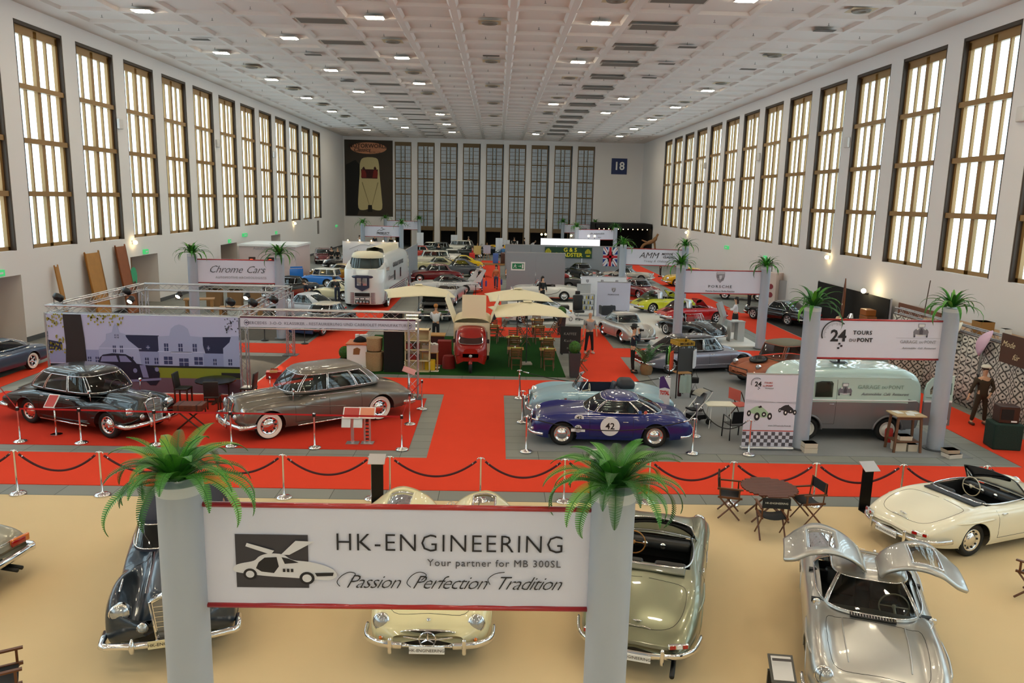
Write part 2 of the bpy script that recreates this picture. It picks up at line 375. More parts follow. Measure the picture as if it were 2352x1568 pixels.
carpet('red_carpet', 'red cross aisle carpet in front of the green cafe turf', [(-6.2, -1.7, 25.6, 27.93), (.34, 5.44, 25.6, 27.93)], RED)
carpet('red_carpet', 'red carpet stand under the black and the grey limousine', [(-16.1, -2.24, 19.58, 25.0)], REDD)
carpet('red_carpet', 'red aisle carpet between chalkboard and palm-column stands', [(3.35, 5.44, 27.93, 37.1), (.36, 5.44, 37.1, 39.9), (5.44, 13.9, 32.6, 34.6)], RED)
carpet('red_carpet', 'red aisle carpet along the right wall past the lace curtain stall', [(15.2, 15.6, 34.6, 47), (13.6, 15.2, 34.6, 100), (13.9, 15.6, 19.0, 32.6)], RED)
carpet('red_carpet', 'red aisle carpet left of the cafe behind the grey limousine', [(-8.4, -6.3, 25.6, 60), (-17.2, -8.4, 32.1, 34.2), (-17.4, -16.6, 19.0, 32.1)], RED)
carpet('red_carpet', 'red cross aisle in the middle distance before the far car stands', [(-19, -1.6, 60, 62), (.36, 13.6, 52.5, 54.6)], RED)
carpet('grey_carpet', 'light grey carpet under the blue racing coupe and the panel van', [(.97, 13.0, 19.7, 25.2), (5.95, 13.0, 25.2, 31.6)], GREY)
carpet('green_carpet', 'green artificial turf of the cafe with folding tables', [(-5.8, 2.72, 28.5, 36.9)], GREEN)
carpet('white_platform', 'white floor of the stand with the silver and black sports cars', [(.78, 12.6, 41.2, 50), (6.6, 12.6, 35.5, 41.2)], WHITEF, .05, 'platform')
carpet('dark_carpet', 'dark grey carpet behind the mural inside the truss stand', [(-16, -8.5, 25.5, 31.4)], DGREY)
carpet('dark_carpet', 'dark carpet under the black racing saloon left of the aisle', [(-14, -8.6, 34.9, 44)], DGREY)
carpet('red_carpet', 'dark red carpet under the steel-blue fastback by the left wall', [(XL+.2, -17.9, 22, 30)], mat('darkred', '#8e2a20', .95, spec=.1))
carpet('dark_carpet', 'black carpet under the black modern coupe near the right wall', [(15.7, 18.8, 36.5, 45)], mat('blackcarpet', '#2c2b2b', .95))
for n_, x, s in (('left', XL, 1), ('right', XR, -1)):
    mb = MB(); cur = YB
    for (a, b, h) in (DOORS_L if s > 0 else DOORS_R)+[(YF, YF, 0)]:
        mb.box(*sorted((x, x+s*.03)), cur, a, 0, .22); cur = b
    struct('baseboard_%s' % n_, mb, mat('skirting', '#54565a', .6))
# ---------------- cars ----------------
SEAM = mat('panel_gap', '#0c0c0c', .6)
class Body:
    """lofted car shell; rows (x, top z, half width, sill z, valley dip, fender bump)"""
    def __init__(s, rows, yf=(.40, .62, .83), zm=.5, lod=0):
        s.rows = sorted(rows, key=lambda r: -r[0]); s.yf = yf; s.zm = zm
        R = cr(s.rows, 6); x0, x1 = R[0][0], R[-1][0]; st = (.06, .1, .2)[lod]; n = max(6, int((x0-x1)/st)); s.R = []
        for i in range(n+1):
            x = x0+(x1-x0)*i/n; s.R.append(s.row(R, x))
        s.k = (4, 3, 2)[lod]; s.S = [s.section(r) for r in s.R]; s.x0, s.x1 = x0, x1
    @staticmethod
    def row(R, x):
        for a, b in zip(R, R[1:]):
            if a[0] >= x >= b[0]:
                t = (a[0]-x)/max(1e-6, a[0]-b[0]); return tuple(p+(q-p)*t for p, q in zip(a, b))
        return R[-1] if x < R[-1][0] else R[0]
    def section(s, r, k=None):
        x, zt, w, zs, dip, bump = r; a, b, c = s.yf; zf = zt+bump
        P = [(0, zt), (a*w, zt-.012), (b*w, zt-dip), (c*w, zf), (.97*w, zf-.28*(zf-zs)*.6), (w, zs+(zf-zs)*s.zm), (.985*w, zs+(zf-zs)*.2), (.93*w, zs)]
        return cr([(-P[1][0], P[1][1])]+P, k or s.k)[(k or s.k):]
    def at(s, x, v):            # surface point at length x, section parameter v (0 centre .. 1 sill)
        r = s.row(s.R, x); q = s.section(r, 8); i = v*(len(q)-1); j = min(int(i), len(q)-2); t = i-j
        return Vector((x, q[j][0]+(q[j+1][0]-q[j][0])*t, q[j][1]+(q[j+1][1]-q[j][1])*t))
    def zat(s, x, y):           # height of the upper surface above |y|
        q = s.section(s.row(s.R, x), 8)
        for a, b in zip(q, q[1:]):
            if a[0] <= abs(y) <= b[0]: return a[1]+(b[1]-a[1])*(abs(y)-a[0])/max(1e-6, b[0]-a[0])
        return q[-1][1]
    def yat(s, x, z):           # half width of the flank at height z
        q = s.section(s.row(s.R, x), 8)
        for a, b in zip(q[::-1], q[::-1][1:]):
            if min(a[1], b[1]) <= z <= max(a[1], b[1]): return a[0]+(b[0]-a[0])*(z-a[1])/((b[1]-a[1]) or 1e-6)
        return q[-1][0]
    def mesh(s, arches, opening=None):
        H2 = len(s.S[0]); full = []
        for r, q in zip(s.R, s.S):
            full.append([Vector((r[0], -y, z)) for y, z in q[:0:-1]]+[Vector((r[0], y, z)) for y, z in q])
        n = len(full[0]); V = [p for ring in full for p in ring]; F = []
        inside = lambda p: any(abs(p.y) > .5*s.R[len(s.R)//2][2] and (p.x-ax)**2+(p.z-az)**2 < ra*ra for ax, az, ra in arches)
        hc = len(s.S[0])-1; cut = [abs(i % n-hc) >= 3*s.k-1 and inside(p) for i, p in enumerate(V)]
        for i in range(len(full)-1):
            for j in range(n-1):
                f = (i*n+j, i*n+j+1, (i+1)*n+j+1, (i+1)*n+j); c = [cut[q] for q in f]
                if all(c): continue
                if opening:
                    mid = sum((V[q] for q in f), Vector())/4
                    if opening[0] < mid.x < opening[1] and abs(mid.y) < opening[2]*s.row(s.R, mid.x)[2]: continue
                F.append(f)
        used = set(q for f in F for q in f)
        for q in used:
            if cut[q]:
                p = V[q]
                for ax, az, ra in arches:
                    d = Vector((p.x-ax, 0, p.z-az))
                    if d.length < ra:
                        d.normalize(); p.x = ax+d.x*ra; p.z = az+d.z*ra
        for i, rev in ((0, 1), (len(full)-1, 0)):
            c = sum(full[i], Vector())/n; V.append(c); k = len(V)-1
            for j in range(n-1): F.append((i*n+j, k, i*n+j+1) if not rev else (i*n+j+1, k, i*n+j))
        mb = MB(); mb.add(V, F); return mb
def wheel_mesh(r, w, style, white, lod):
    n = (36, 24, 16)[lod]; mb = MB(); ri = r*.66; h = w/2
    mb.lathe([(ri, -h*.8), (r*.9, -h), (r*.98, -h*.7), (r, -h*.4), (r, h*.4), (r*.98, h*.7), (r*.9, h), (ri, h*.85), (ri*.98, h*.3)], n, (0, 0, 0), 'Y', 0, False)
    if white: mb.lathe([(ri, h*.86), (r*.72, h*1.03), (r*.9, h*1.015)], n, (0, 0, 0), 'Y', 1, False)
    tyre = mb.mesh('wheel', [RUBBER, mat('whitewall', '#ece6dc', .5)], 'all')
    q = MB()
    if style == 'cap':
        q.lathe([(ri, h*.86), (ri*.95, h*.95), (ri*.86, h*.6), (ri*.62, h*.55), (ri*.58, h*.8), (ri*.3, h*1.05), (0, h*1.12)], n, (0, 0, 0), 'Y', 0, False)
        for i in range(10 if lod < 2 else 0):
            t = 2*pi*i/10; q.cbox((cos(t)*ri*.76, h*.66, sin(t)*ri*.76), (ri*.1, .012, ri*.16), 1, ry=-t)
    elif style == 'disc':
        q.lathe([(ri, h*.86), (ri*.9, h*.9), (ri*.8, h*.35), (ri*.55, h*.55), (ri*.5, h*.8), (0, h*.95)], n, (0, 0, 0), 'Y', 0, False)
    elif style == 'spoke':
        q.lathe([(ri, h*.9), (ri*.88, h*.95), (ri*.85, h*.3), (ri*.84, 0)], n, (0, 0, 0), 'Y', 0, False); q.lathe([(ri*.3, h*.3), (ri*.25, h*.8), (0, h*.9)], 16, (0, 0, 0), 'Y', 0, False)
        for i in range(5): t = 2*pi*i/5; q.cbox((cos(t)*ri*.55, h*.6, sin(t)*ri*.55), (ri*.75, .03, ri*.26), 0, ry=-t)
        q.lathe([(ri*.86, 0), (0, 0)], n, (0, 0, 0), 'Y', 1, False)
    elif style == 'wire':
        q.lathe([(ri, h*.9), (ri*.88, h*.95), (ri*.85, h*.2)], n, (0, 0, 0), 'Y', 0, False); q.lathe([(ri*.2, h*.3), (ri*.18, h), (0, h*1.1)], 12, (0, 0, 0), 'Y', 0, False)
        for i in range(28): t = 2*pi*i/28; q.tube([(cos(t)*ri*.2, h*(.9 if i % 2 else .4), sin(t)*ri*.2), (cos(t+.25*(-1)**i)*ri*.88, h*.5, sin(t+.25*(-1)**i)*ri*.88)], .004, 4)
        q.lathe([(ri*.86, 0), (0, 0)], n, (0, 0, 0), 'Y', 1, False)
    return tyre, q, ri
def P_(o, name, parent): 
    c = bpy.data.objects.new(name, o); COL.objects.link(c); c.parent = parent; return c
def add_wheels(t, wb, tr, r, w, style='cap', white=False, capm=None, lod=0, skip=(), trr=None):
    ty, q, ri = wheel_mesh(r, w, style, white, lod); cap = q.mesh('hubcap', [capm or CHROME, BLACK], 'all')
    for i, (sx, sy) in enumerate(((1, 1), (1, -1), (-1, 1), (-1, -1))):
        if i in skip: continue
        o = P_(ty, 'wheel', t); o.location = (sx*wb/2, sy*(tr if sx > 0 else trr or tr), r)
        if sy < 0: o.rotation_euler = (0, 0, pi)
        P_(cap, 'hubcap', o)
def headlight(t, p, r, yaw=0, tilt=0, depth=.1, lod=0, name='headlight', lens=None, rim=None):
    q = MB(); n = 20 if lod < 2 else 12
    q.lathe([(r, -depth), (r*1.06, -.02), (r*1.06, .01), (r*.92, .02)], n, (0, 0, 0), 'X', 0, False)
    q.lathe([(r*.93, .012), (r*.7, .035), (r*.35, .05), (0, .054)], n, (0, 0, 0), 'X', 1, False)
    o = q.obj(name, [rim or CHROME, lens or LENS], t, 'all'); o.location = p; o.rotation_euler = (0, -tilt, yaw); return o
def bumper(t, x, z, hw, curve, sgn, h=.09, d=.05, over=None, m=None, wrap=.35, name='bumper', ends=True):
    pts = []
    for i in range(17):
        u = -1+i/8; pts.append((x-sgn*curve*abs(u)**3, u*hw, z))
    if ends: pts = [(x-sgn*(curve+wrap), -hw-.01, z)]+pts+[(x-sgn*(curve+wrap), hw+.01, z)]
    pts = [Vector(p) for p in cr(pts, 2)]; q = MB(); rings = []
    for i, p in enumerate(pts):
        dd = (pts[min(i+1, len(pts)-1)]-pts[max(i-1, 0)]).normalized(); nrm = Vector((dd.y, -dd.x, 0))*(-1 if sgn < 0 else 1)
        if nrm.x*sgn < 0 and abs(nrm.x) > .3: nrm = -nrm
        rings.append([p+nrm*(cos(a)*d)+Vector((0, 0, sin(a)*h/2)) for a in [2*pi*k/10 for k in range(10)]])
    q.loft(rings, 0, True, True); o = q.obj(name, m or CHROME, t, 'all')
    if over:
        for y in (-over, over):
            u = abs(y)/hw; v = MB(); xx = x-sgn*curve*u**3+sgn*.02
            v.loft([[Vector((xx+sgn*.045*f+.0, y+.035*f*cos(a), zz))+Vector((sgn*.04*f*sin(a), 0, 0)) for a in [2*pi*k/8 for k in range(8)]] for zz, f in ((z-h*.9, .5), (z-h*.6, 1), (z, 1.15), (z+h*.8, 1), (z+h*1.3, .35))], 0, True, True)
            v.obj('overrider', m or CHROME, o, 'all')
    return o
def trimline(t, body, pts, r=.007, m=None, off=.004, name='body_trim', both=True, mb=None):
    """strip lying on the body; pts (x, v) on the section parameter"""
    q = mb or MB()
    P = cr(pts, 4)
    for s in ((1, -1) if both else (1,)):
        L = []
        for x, v in P:
            p = body.at(x, v); c = Vector((p.x, 0, p.z-.5)); 
            e = .01; a = body.at(x, min(1, v+e))-body.at(x, max(0, v-e)); nn = Vector((0, -a.z, a.y)).normalized() if a.length > 1e-6 else Vector((0, 0, 1))
            p = p+nn*off*(-1 if nn.dot(Vector((0, p.y, p.z-.4))) < 0 else 1); L.append(Vector((p.x, s*p.y, p.z)))
        q.tube(L, r, 5)
    return q if mb is not None else q.obj(name, m or CHROME, t, 'all')
def sideline(t, body, pts, r=.008, m=None, name='side_trim', off=.006):
    q = MB()
    for s in (1, -1): q.tube([(x, s*(body.yat(x, z)+off), z) for x, z in cr(pts, 5)], r, 6)
    return q.obj(name, m or CHROME, t, 'all')
def superpt(cx, a, b, n, c, s): 
    e = 2/n; return (cx+a*math.copysign(abs(c)**e, c), b*math.copysign(abs(s)**e, s))
def greenhouse(t, base, top, m, win, n=3.2, crown=.05, lean=1.3, trim=True, lod=0, roofm=None, zslope=0, glass=None, s1=.93, s0=.10, trimm=None, name='roof', skipcap=None, mid=0, trr=.012):
    """base (x front, x rear, half w, z); top the same; win: list (kind, a, b)"""
    e = 2/n
    def ang(kind, f):       # fraction to angle
        return acos(max(-1, min(1, math.copysign(abs(f)**(1/e), f)))) if kind == 'side' else asin(min(1, abs(f)**(1/e)))
    W_ = []
    for w in win:
        if w[0] == 'front': a = ang('front', w[1]); W_.append((-a, a, w))
        elif w[0] == 'rear': a = ang('front', w[1]); W_.append((pi-a, pi+a, w))
        else:
            a, b = ang('side', w[1]), ang('side', w[2]); W_.append((a, b, w)); W_.append((2*pi-b, 2*pi-a, w))
    step = (6, 9, 15)[lod]; angs = set(round(radians(k*step), 5) for k in range(int(360/step)))
    for a, b, w in W_: angs |= {round(a % (2*pi), 5), round(b % (2*pi), 5)}
    A = sorted(angs); A2 = [A[0]]
    key = {round(x % (2*pi), 5) for a, b, w in W_ for x in (a, b)}
    for x in A[1:]:
        if x-A2[-1] < .02:
            if x in key: A2[-1] = x
            continue
        A2.append(x)
    A = A2; N = len(A)
    def pt(a, s):
        k = s**lean; cx = ((base[0]+base[1])*(1-k)+(top[0]+top[1])*k)/2; hx = ((base[0]-base[1])*(1-k)+(top[0]-top[1])*k)/2; hy = base[2]*(1-k)+top[2]*k
        x, y = superpt(cx, hx, hy, n, cos(a), sin(a)); z = base[3]+(top[3]-base[3])*s
        if zslope: z += zslope*(x-cx)*(1-s)
        return Vector((x, y, z))
    S = [0, s0, .35, .65, s1, 1]; mb = MB(); rings = [[pt(a, s) for a in A] for s in S]
    V = [p for r in rings for p in r]; Fp = []; groups = {}
    for i in range(len(S)-1):
        for j in range(N):
            k = (j+1) % N; mid_a = (A[j]+(A[k] if k else A[k]+2*pi))/2; f = (i*N+j, i*N+k, (i+1)*N+k, (i+1)*N+j); hit = None
            if S[i] >= s0-1e-6 and S[i+1] <= s1+1e-6:
                for q, (a, b, w) in enumerate(W_):
                    for sh in (0, 2*pi, -2*pi):
                        if a < mid_a+sh < b: hit = q
            if hit is None: Fp.append(f)
            else: groups.setdefault(hit, []).append(f)
    if skipcap != 'posts': mb.add(V, Fp)
    cx = (top[0]+top[1])/2
    for q, (r, dz) in enumerate(((.93, .35), (.8, .6), (.6, .8), (.35, .95), (0.01, 1))):
        rings.append([Vector((cx+(p.x-cx)*r, p.y*r, top[3]+crown*dz)) for p in rings[5]])
    if not skipcap: mb.loft(rings[5:], 0, True, False)
    ro = mb.obj(name, roofm or m, t, 60) if mb.f else None
    tq = MB()
    for q, fs in groups.items():
        a, b, w = W_[q]; g = MB(); g.add(V, fs)
        if len(w) > 3 and w[3] == 'open': pass
        else:
            nm = {'front': 'windscreen', 'rear': 'rear_window', 'side': 'side_window'}[w[0]]
            used = sorted({i for f in fs for i in f}); mp = {i: k for k, i in enumerate(used)}
            g = MB(); g.add([V[i] for i in used], [tuple(mp[i] for i in f) for f in fs]); g.obj(nm, glass or GLASS, t, 'all')
        if trim:
            M = 12; L = [pt(a+(b-a)*i/M, s0) for i in range(M+1)]+[pt(b, s0+(s1-s0)*i/4) for i in range(1, 4)]+[pt(b+(a-b)*i/M, s1) for i in range(M+1)]+[pt(a, s1+(s0-s1)*i/4) for i in range(1, 4)]
            tq.tube(L, trr, 5 if lod else 6, closed=True)
    if tq.f: tq.obj('window_trim', trimm or CHROME, t, 'all')
    return ro
def steering(t, p, r=.2, m=None, tilt=1.1):
    q = MB(); q.tube([(0, cos(a)*r, sin(a)*r) for a in [2*pi*k/24 for k in range(24)]], .012, 6, closed=True); q.tube([(0, -r, 0), (0, r, 0)], .01, 5); q.tube([(0, 0, 0), (.3, 0, -.05)], .02, 6); q.ball((0, 0, 0), .035, 8)
    o = q.obj('steering_wheel', m or mat('ivory', '#d8cfb8', .35), t, 'all'); o.location = p; o.rotation_euler = (0, tilt-pi/2+.5, 0); return o
def seats(t, x, z, m, w=.5, dy=.36, back=.55, n=2, rake=.25, bench=False):
    for s in ((1, -1) if not bench else (0,)):
        q = MB(); ww = w if not bench else dy*2+w
        q.rbox((x, s*dy, z+.09), (.5, ww, .16), .05); q.rbox((x-.3-rake*.2, s*dy, z+.12+back/2), (.15, ww, back), .05, ry=-rake); q.obj('seat', m, t, 60)
def tub(t, x0, x1, w, z0, z1, m=None):
    q = MB(); q.box(x0, x1, -w, w, z0, z0+.03); q.box(x0, x0+.03, -w, w, z0, z1); q.box(x1-.03, x1, -w, w, z0, z1); q.box(x0, x1, -w, -w+.03, z0, z1); q.box(x0, x1, w-.03, w, z0, z1)
    return q.obj('interior', m or DARK, t)
def under(t, x0, x1, w, wb, r, z0=.2, z1=.55):
    q = MB(); q.box(x0, x1, -w*.62, w*.62, z0, z1); q.obj('underbody_shade', BLACK, t)  # black underbody box, put in to make the wheel arches look shaded
def plate(t, x, z, txt=None, sgn=1, m=None, w=.5, h=.11, tm=None, y=0, tilt=0, size=None):
    q = MB(); q.rbox((0, 0, 0), (.012, w, h), .004, n=1); o = q.obj('number_plate', m or WHITE, t); o.location = (x, y, z); o.rotation_euler = (0, tilt, 0 if sgn > 0 else pi)
    if txt: text(txt, size or h*.7, tm or BLACK, o, (.008, 0, 0), (pi/2, 0, pi/2), ext=.0008)
    return o
def star(mb, c, r, m=0, thick=.008, ax='X', yaw=0):
    c = Vector(c); U = (Vector((0, 1, 0)), Vector((0, 0, 1))) if ax == 'X' else (Vector((0, 1, 0)), Vector((-1, 0, .3)).normalized())
    mb.tube([c+U[0]*cos(a)*r+U[1]*sin(a)*r for a in [2*pi*k/24 for k in range(24)]], r*.09+.002, 5, m, closed=True)
    for k in range(3):
        a = pi/2+2*pi*k/3; mb.tube([c, c+U[0]*cos(a)*r+U[1]*sin(a)*r], [r*.16+.002, .002], 4, m)
def seams(t, body, lines, r=.0035):
    q = MB()
    for pts in lines: trimline(t, body, pts, r, off=.001, mb=q)
    q.obj('panel_gap', SEAM, t)
def doorseams(t, body, xs, z0, z1, r=.004):
    q = MB()
    for x in xs:
        for s in (1, -1): q.tube([(x, s*(body.yat(x, z0+(z1-z0)*i/8)+.001), z0+(z1-z0)*i/8) for i in range(9)], r, 4)
    for s in (1, -1): q.tube([(xs[0]+(xs[-1]-xs[0])*i/8, s*(body.yat(xs[0]+(xs[-1]-xs[0])*i/8, z0)+.001), z0) for i in range(9)], r, 4)
    q.obj('door_gap', SEAM, t)
def handles(t, body, pts, m=None):
    for x, z in pts:
        for s in (1, -1):
            q = MB(); y = body.yat(x, z)+.02; q.tube([(x-.07, s*(y-.015), z), (x-.06, s*y, z), (x+.06, s*y, z), (x+.07, s*(y-.015), z)], .011, 6); q.obj('door_handle', m or CHROME, t, 'all')
def mirror(t, p, s=1, m=None):
    q = MB(); q.tube([(p[0], p[1], p[2]-.22), (p[0], p[1]+s*.03, p[2]+.1)], .009, 5); q.lathe([(0, -.04), (.04, -.02), (.055, .01), (.05, .02), (0, .02)], 12, (p[0]-.0, p[1]+s*.03, p[2]+.12), 'X')
    q.obj('wing_mirror', m or CHROME, t, 'all')
def arch_trim(t, body, arches, m, r=.012):
    for ax, az, ra in arches:
        for s in (1, -1):
            q = MB(); L = []
            for k in range(21):
                a = pi*k/20; x = ax+cos(a)*ra; z = max(az+sin(a)*ra, .2); L.append((x, s*(body.yat(x, z)-.002), z))
            q.tube(L, r, 5); q.obj('wheel_arch', m, t, 'all')
FZ_ = .0135
def place(t, fpx, rpx, side, wb, tr, fz=None):
    """set a car so that its visible-side wheel contacts fall at the two photograph pixels"""
    A, B = G(*fpx), G(*rpx); d = (A-B); s = d.length/wb; d.normalize(); n = Vector((-d.y, d.x, 0))*(1 if side == 'L' else -1)
    c = (A+B)/2-n*tr; t.location = c+Vector((0, 0, FZ_)); t.rotation_euler = (0, 0, atan2(d.y, d.x)); return s
CARS = []
def car(label, S, lod=0, name='vintage_car', group=None):
    g = S.get; t = thing(name, label, g('cat', 'car'), (0, 0, 0), 0, group)
    pm = g('m') or paint(S['col'], g('metal', 0)); b = Body(S['rows'], g('yf', (.40, .62, .83)), g('zm', .5), lod)
    wb, r = S['wb'], S['r']; ra = g('ra', r*1.13); rr = g('rr', ra); ar = [(wb/2, r, ra)]+([(-wb/2, r, rr)] if rr else [])
    b.mesh(ar, g('open')).obj('body', pm, t, 'all')
    add_wheels(t, wb, S['tr'], r, g('tw', .17), g('wheel', 'cap'), g('white', False), g('capm'), lod, (), g('trr'))
    x1, x0 = b.x0, b.x1; mw = S['tr']+.05; under(t, x0+.25, x1-.3, mw, wb, r, g('uz', .2), g('uz1', .5))
    if lod < 2: arch_trim(t, b, ar, g('archm', pm), g('archr', .012))
    if 'open' in S: tub(t, S['open'][0]-.02, S['open'][1]+.02, S['open'][2]*S['rows'][len(S['rows'])//2][2]+.02, .28, g('tubz', .8), g('tubm'))
    if 'gh' in S: greenhouse(t, m=pm, lod=lod, **S['gh'])
    for h in g('head', ()):
        for s in (1, -1): headlight(t, (h[0], s*h[1], h[2]), h[3], s*(h[4] if len(h) > 4 else .06), h[5] if len(h) > 5 else .05, lod=lod)
    for h in g('fog', ()):
        for s in (1, -1): headlight(t, (h[0], s*h[1], h[2]), h[3], 0, 0, .06, lod=lod, name='fog_lamp')
    for h in g('ind', ()):
        for s in (1, -1): headlight(t, (h[0], s*h[1], h[2]), h[3], s*.3, 0, .03, lod=2, name='indicator', lens=ORANGE_L)
    for h in g('tail', ()):
        for s in (1, -1):
            q = MB(); q.rbox((0, 0, 0), (h[3], h[4], h[5]), min(h[3:6])*.35, n=2); o = q.obj('tail_light', h[6] if len(h) > 6 else RED_L, t, 60); o.location = (h[0], s*h[1], h[2]); o.rotation_euler = (0, 0, s*(h[7] if len(h) > 7 else .35))
    for k, sg in (('fb', 1), ('rb', -1)):
        if k in S: a = dict(S[k]); bumper(t, a.pop('x'), a.pop('z'), a.pop('hw'), a.pop('c', .12), sg, **a)
    if 'doors' in S and lod < 2: d = S['doors']; doorseams(t, b, d[0], d[1], d[2])
    if 'handles' in S: handles(t, b, S['handles'])
    if 'side' in S: 
        for L in S['side']: sideline(t, b, L, g('sr', .008), g('sm', CHROME))
    if 'lines' in S and lod < 2: seams(t, b, S['lines'])
    if 'trim' in S: 
        for L in S['trim']: trimline(t, b, L, g('tr_r', .008), g('trm', CHROME))
    if 'seats' in S: seats(t, *S['seats'][:2], m=mat(*S['seats'][2]), **(S['seats'][3] if len(S['seats']) > 3 else {}))
    if 'sw' in S: steering(t, S['sw'], g('swr', .19), g('swm'))
    if 'tag' in S: 
        for a in S['tag']: plate(t, *a[:2], **a[2])
    if 'mir' in S:
        for x, y, z in S['mir']: mirror(t, (x, y, z), 1 if y > 0 else -1)
    if 'fx' in S: S['fx'](t, b, pm, lod)
    t['_b'] = 0; del t['_b']; CARS.append(t); return t
def put(t, f, r, side, wb, tr, adj=True):
    s = place(t, f, r, side, wb, tr)
    if adj and .85 < s < 1.18: t.scale = (s, s, s); 
    return t
def at(t, px, py, deg, s=1, back=0):
    p = G(px, py); t.rotation_euler = (0, 0, radians(deg)); t.location = p+Vector((0, 0, FZ_))-Vector((cos(radians(deg)), sin(radians(deg)), 0))*back; t.scale = (s, s, s); return t
def oval_grille(t, x, z, w, h, starr=0, bar=True, teeth=0, ring=.012, nm='grille', dx=.06):
    q = MB(); n = 28; L = [Vector((x-dx*abs(cos(a))**2, cos(a)*w, z+sin(a)*h*(1-.25*(1 if sin(a) > 0 else 0)))) for a in [2*pi*k/n for k in range(n)]]
    q.poly([p-Vector((.01, 0, 0)) for p in L], 1); q.tube(L, ring, 6, closed=True)
    if bar: q.tube([(x+.01-dx, -w, z), (x+.03, -w*.3, z-.005), (x+.03, w*.3, z-.005), (x+.01-dx, w, z)], .014, 6)
    for i in range(teeth): y = -w+2*w*(i+.5)/teeth; hh = h*sqrt(max(0, 1-(y/w)**2)); q.tube([(x-.02, y, z-hh), (x+.01, y, z), (x-.02, y, z+hh*.75)], .008, 4)
    if starr: star(q, (x+.05, 0, z), starr)
    return q.obj(nm, [CHROME, BLACK], t, 60)
def upright_grille(t, x, z0, z1, w0, w1, tilt=.12, bars=(6, 2), lod=0, depth=.12):
    q = MB(); T = lambda y, z, d=0: Vector((x-tilt*(z-z0)+d, y, z)); zc = z1+.07
    out = [(-w0, z0), (-w1, z1), (-w1*.55, z1+.05), (0, zc), (w1*.55, z1+.05), (w1, z1), (w0, z0)]
    q.prism([T(y, z, 0) for y, z in out], (-depth, 0, 0), 0)
    q.poly([T(y*.86, z0+.03+(z-z0)*.9, .008) for y, z in out], 1)
    n = bars[0]
    for i in range(1, n): z = z0+(z1-z0)*i/n; w = (w0+(w1-w0)*i/n)*.84; q.tube([T(-w, z, .018), T(w, z, .018)], .007, 5)
    q.tube([T(0, z0, .022), T(0, zc, .022)], .012, 6)
    q.tube([T(y, z, .012) for y, z in out], .02, 6)
    star(q, T(0, zc+.09, -.05), .05); q.tube([T(0, zc, -.05), T(0, zc+.04, -.05)], .012, 5)
    return q.obj('grille', [CHROME, mat('grille_mesh', '#8e8d8a', .4, .7)], t, 60)
def ws_frame(t, b, x0, w, z0, h, rake, rk=.16, m=None, glass=None, n=3.0, bar=False):
    """open-car windscreen: curved frame"""
    q = MB(); g = MB(); A = [radians(-62+124*i/16) for i in range(17)]
    def p(a, s): 
        k = 1-.16*s; return Vector((x0-rake*s-(1-cos(a))*rk*2.2, sin(a)/sin(radians(62))*w*k, z0+h*s-(.03*(1-cos(a)) if s > .5 else 0)))
    lo, hi = [p(a, 0) for a in A], [p(a, 1) for a in A]
    g.loft([lo, [p(a, .5) for a in A], hi], 0, False); gl = g.obj('windscreen', glass or CLEAR, t, 'all')
    q.tube(lo, .011, 6); q.tube(hi, .012, 6); q.tube([lo[0], p(A[0], .5), hi[0]], .016, 6); q.tube([lo[-1], p(A[-1], .5), hi[-1]], .016, 6)
    if bar: q.tube([p(0, 0), p(0, 1)], .008, 5)
    q.obj('windscreen_frame', m or CHROME, gl, 'all')
# ---- the two-seat sports body shared by the silver, cream and green-silver cars
SLR = [(2.12, .50, .50, .36, .005, -.005), (2.07, .60, .70, .29, .005, .0), (1.93, .70, .82, .24, .01, .03), (1.65, .775, .875, .21, .02, .045), (1.2, .835, .89, .2, .03, .04), (.75, .875, .885, .2, .03, .01),
       (.35, .92, .885, .2, .01, -.035), (-.3, .925, .885, .2, .005, -.05), (-.9, .905, .89, .2, .01, -.01), (-1.4, .855, .89, .22, .01, .01), (-1.9, .755, .84, .26, .01, .0), (-2.25, .63, .74, .32, .01, -.01), (-2.42, .50, .60, .38, .01, -.01)]
def sl_front(t, b, pm, txt='HK-ENGINEERING'):
    oval_grille(t, 2.13, .47, .47, .155, .115)
    q = MB()
    for s in (1, -1):
        L = [(2.03, s*.46, .42), (2.22, s*.44, .40), (2.26, s*.40, .40), (2.2, s*.3, .40)]
        q.tube(cr([(1.7, s*.93, .40), (1.98, s*.9, .40), (2.14, s*.74, .40), (2.2, s*.55, .40), (2.22, s*.36, .40)], 5), .052, 10, flat=.6)
        q.tube([(2.22, s*.36, .40), (2.19, s*.24, .38), (2.2, s*.2, .38)], .022, 8)
    q.tube([(2.2, -.25, .38), (2.2, .25, .38)], .022, 8); o = q.obj('bumper', CHROME, t, 'all')
    for s in (1, -1):
        v = MB(); v.rbox((2.25, s*.52, .41), (.06, .06, .24), .025); v.obj('overrider', CHROME, o, 60)
    plate(t, 2.27, .36, txt, 1, WHITE, .5, .11, size=.062)
    q = MB(); q.lathe([(.028, 0), (.024, .008), (0, .012)], 14, (0, 0, 0), 'X'); e = q.obj('badge', CHROME, t, 'all'); e.location = (2.02, 0, .685); e.rotation_euler = (0, -.9, 0)
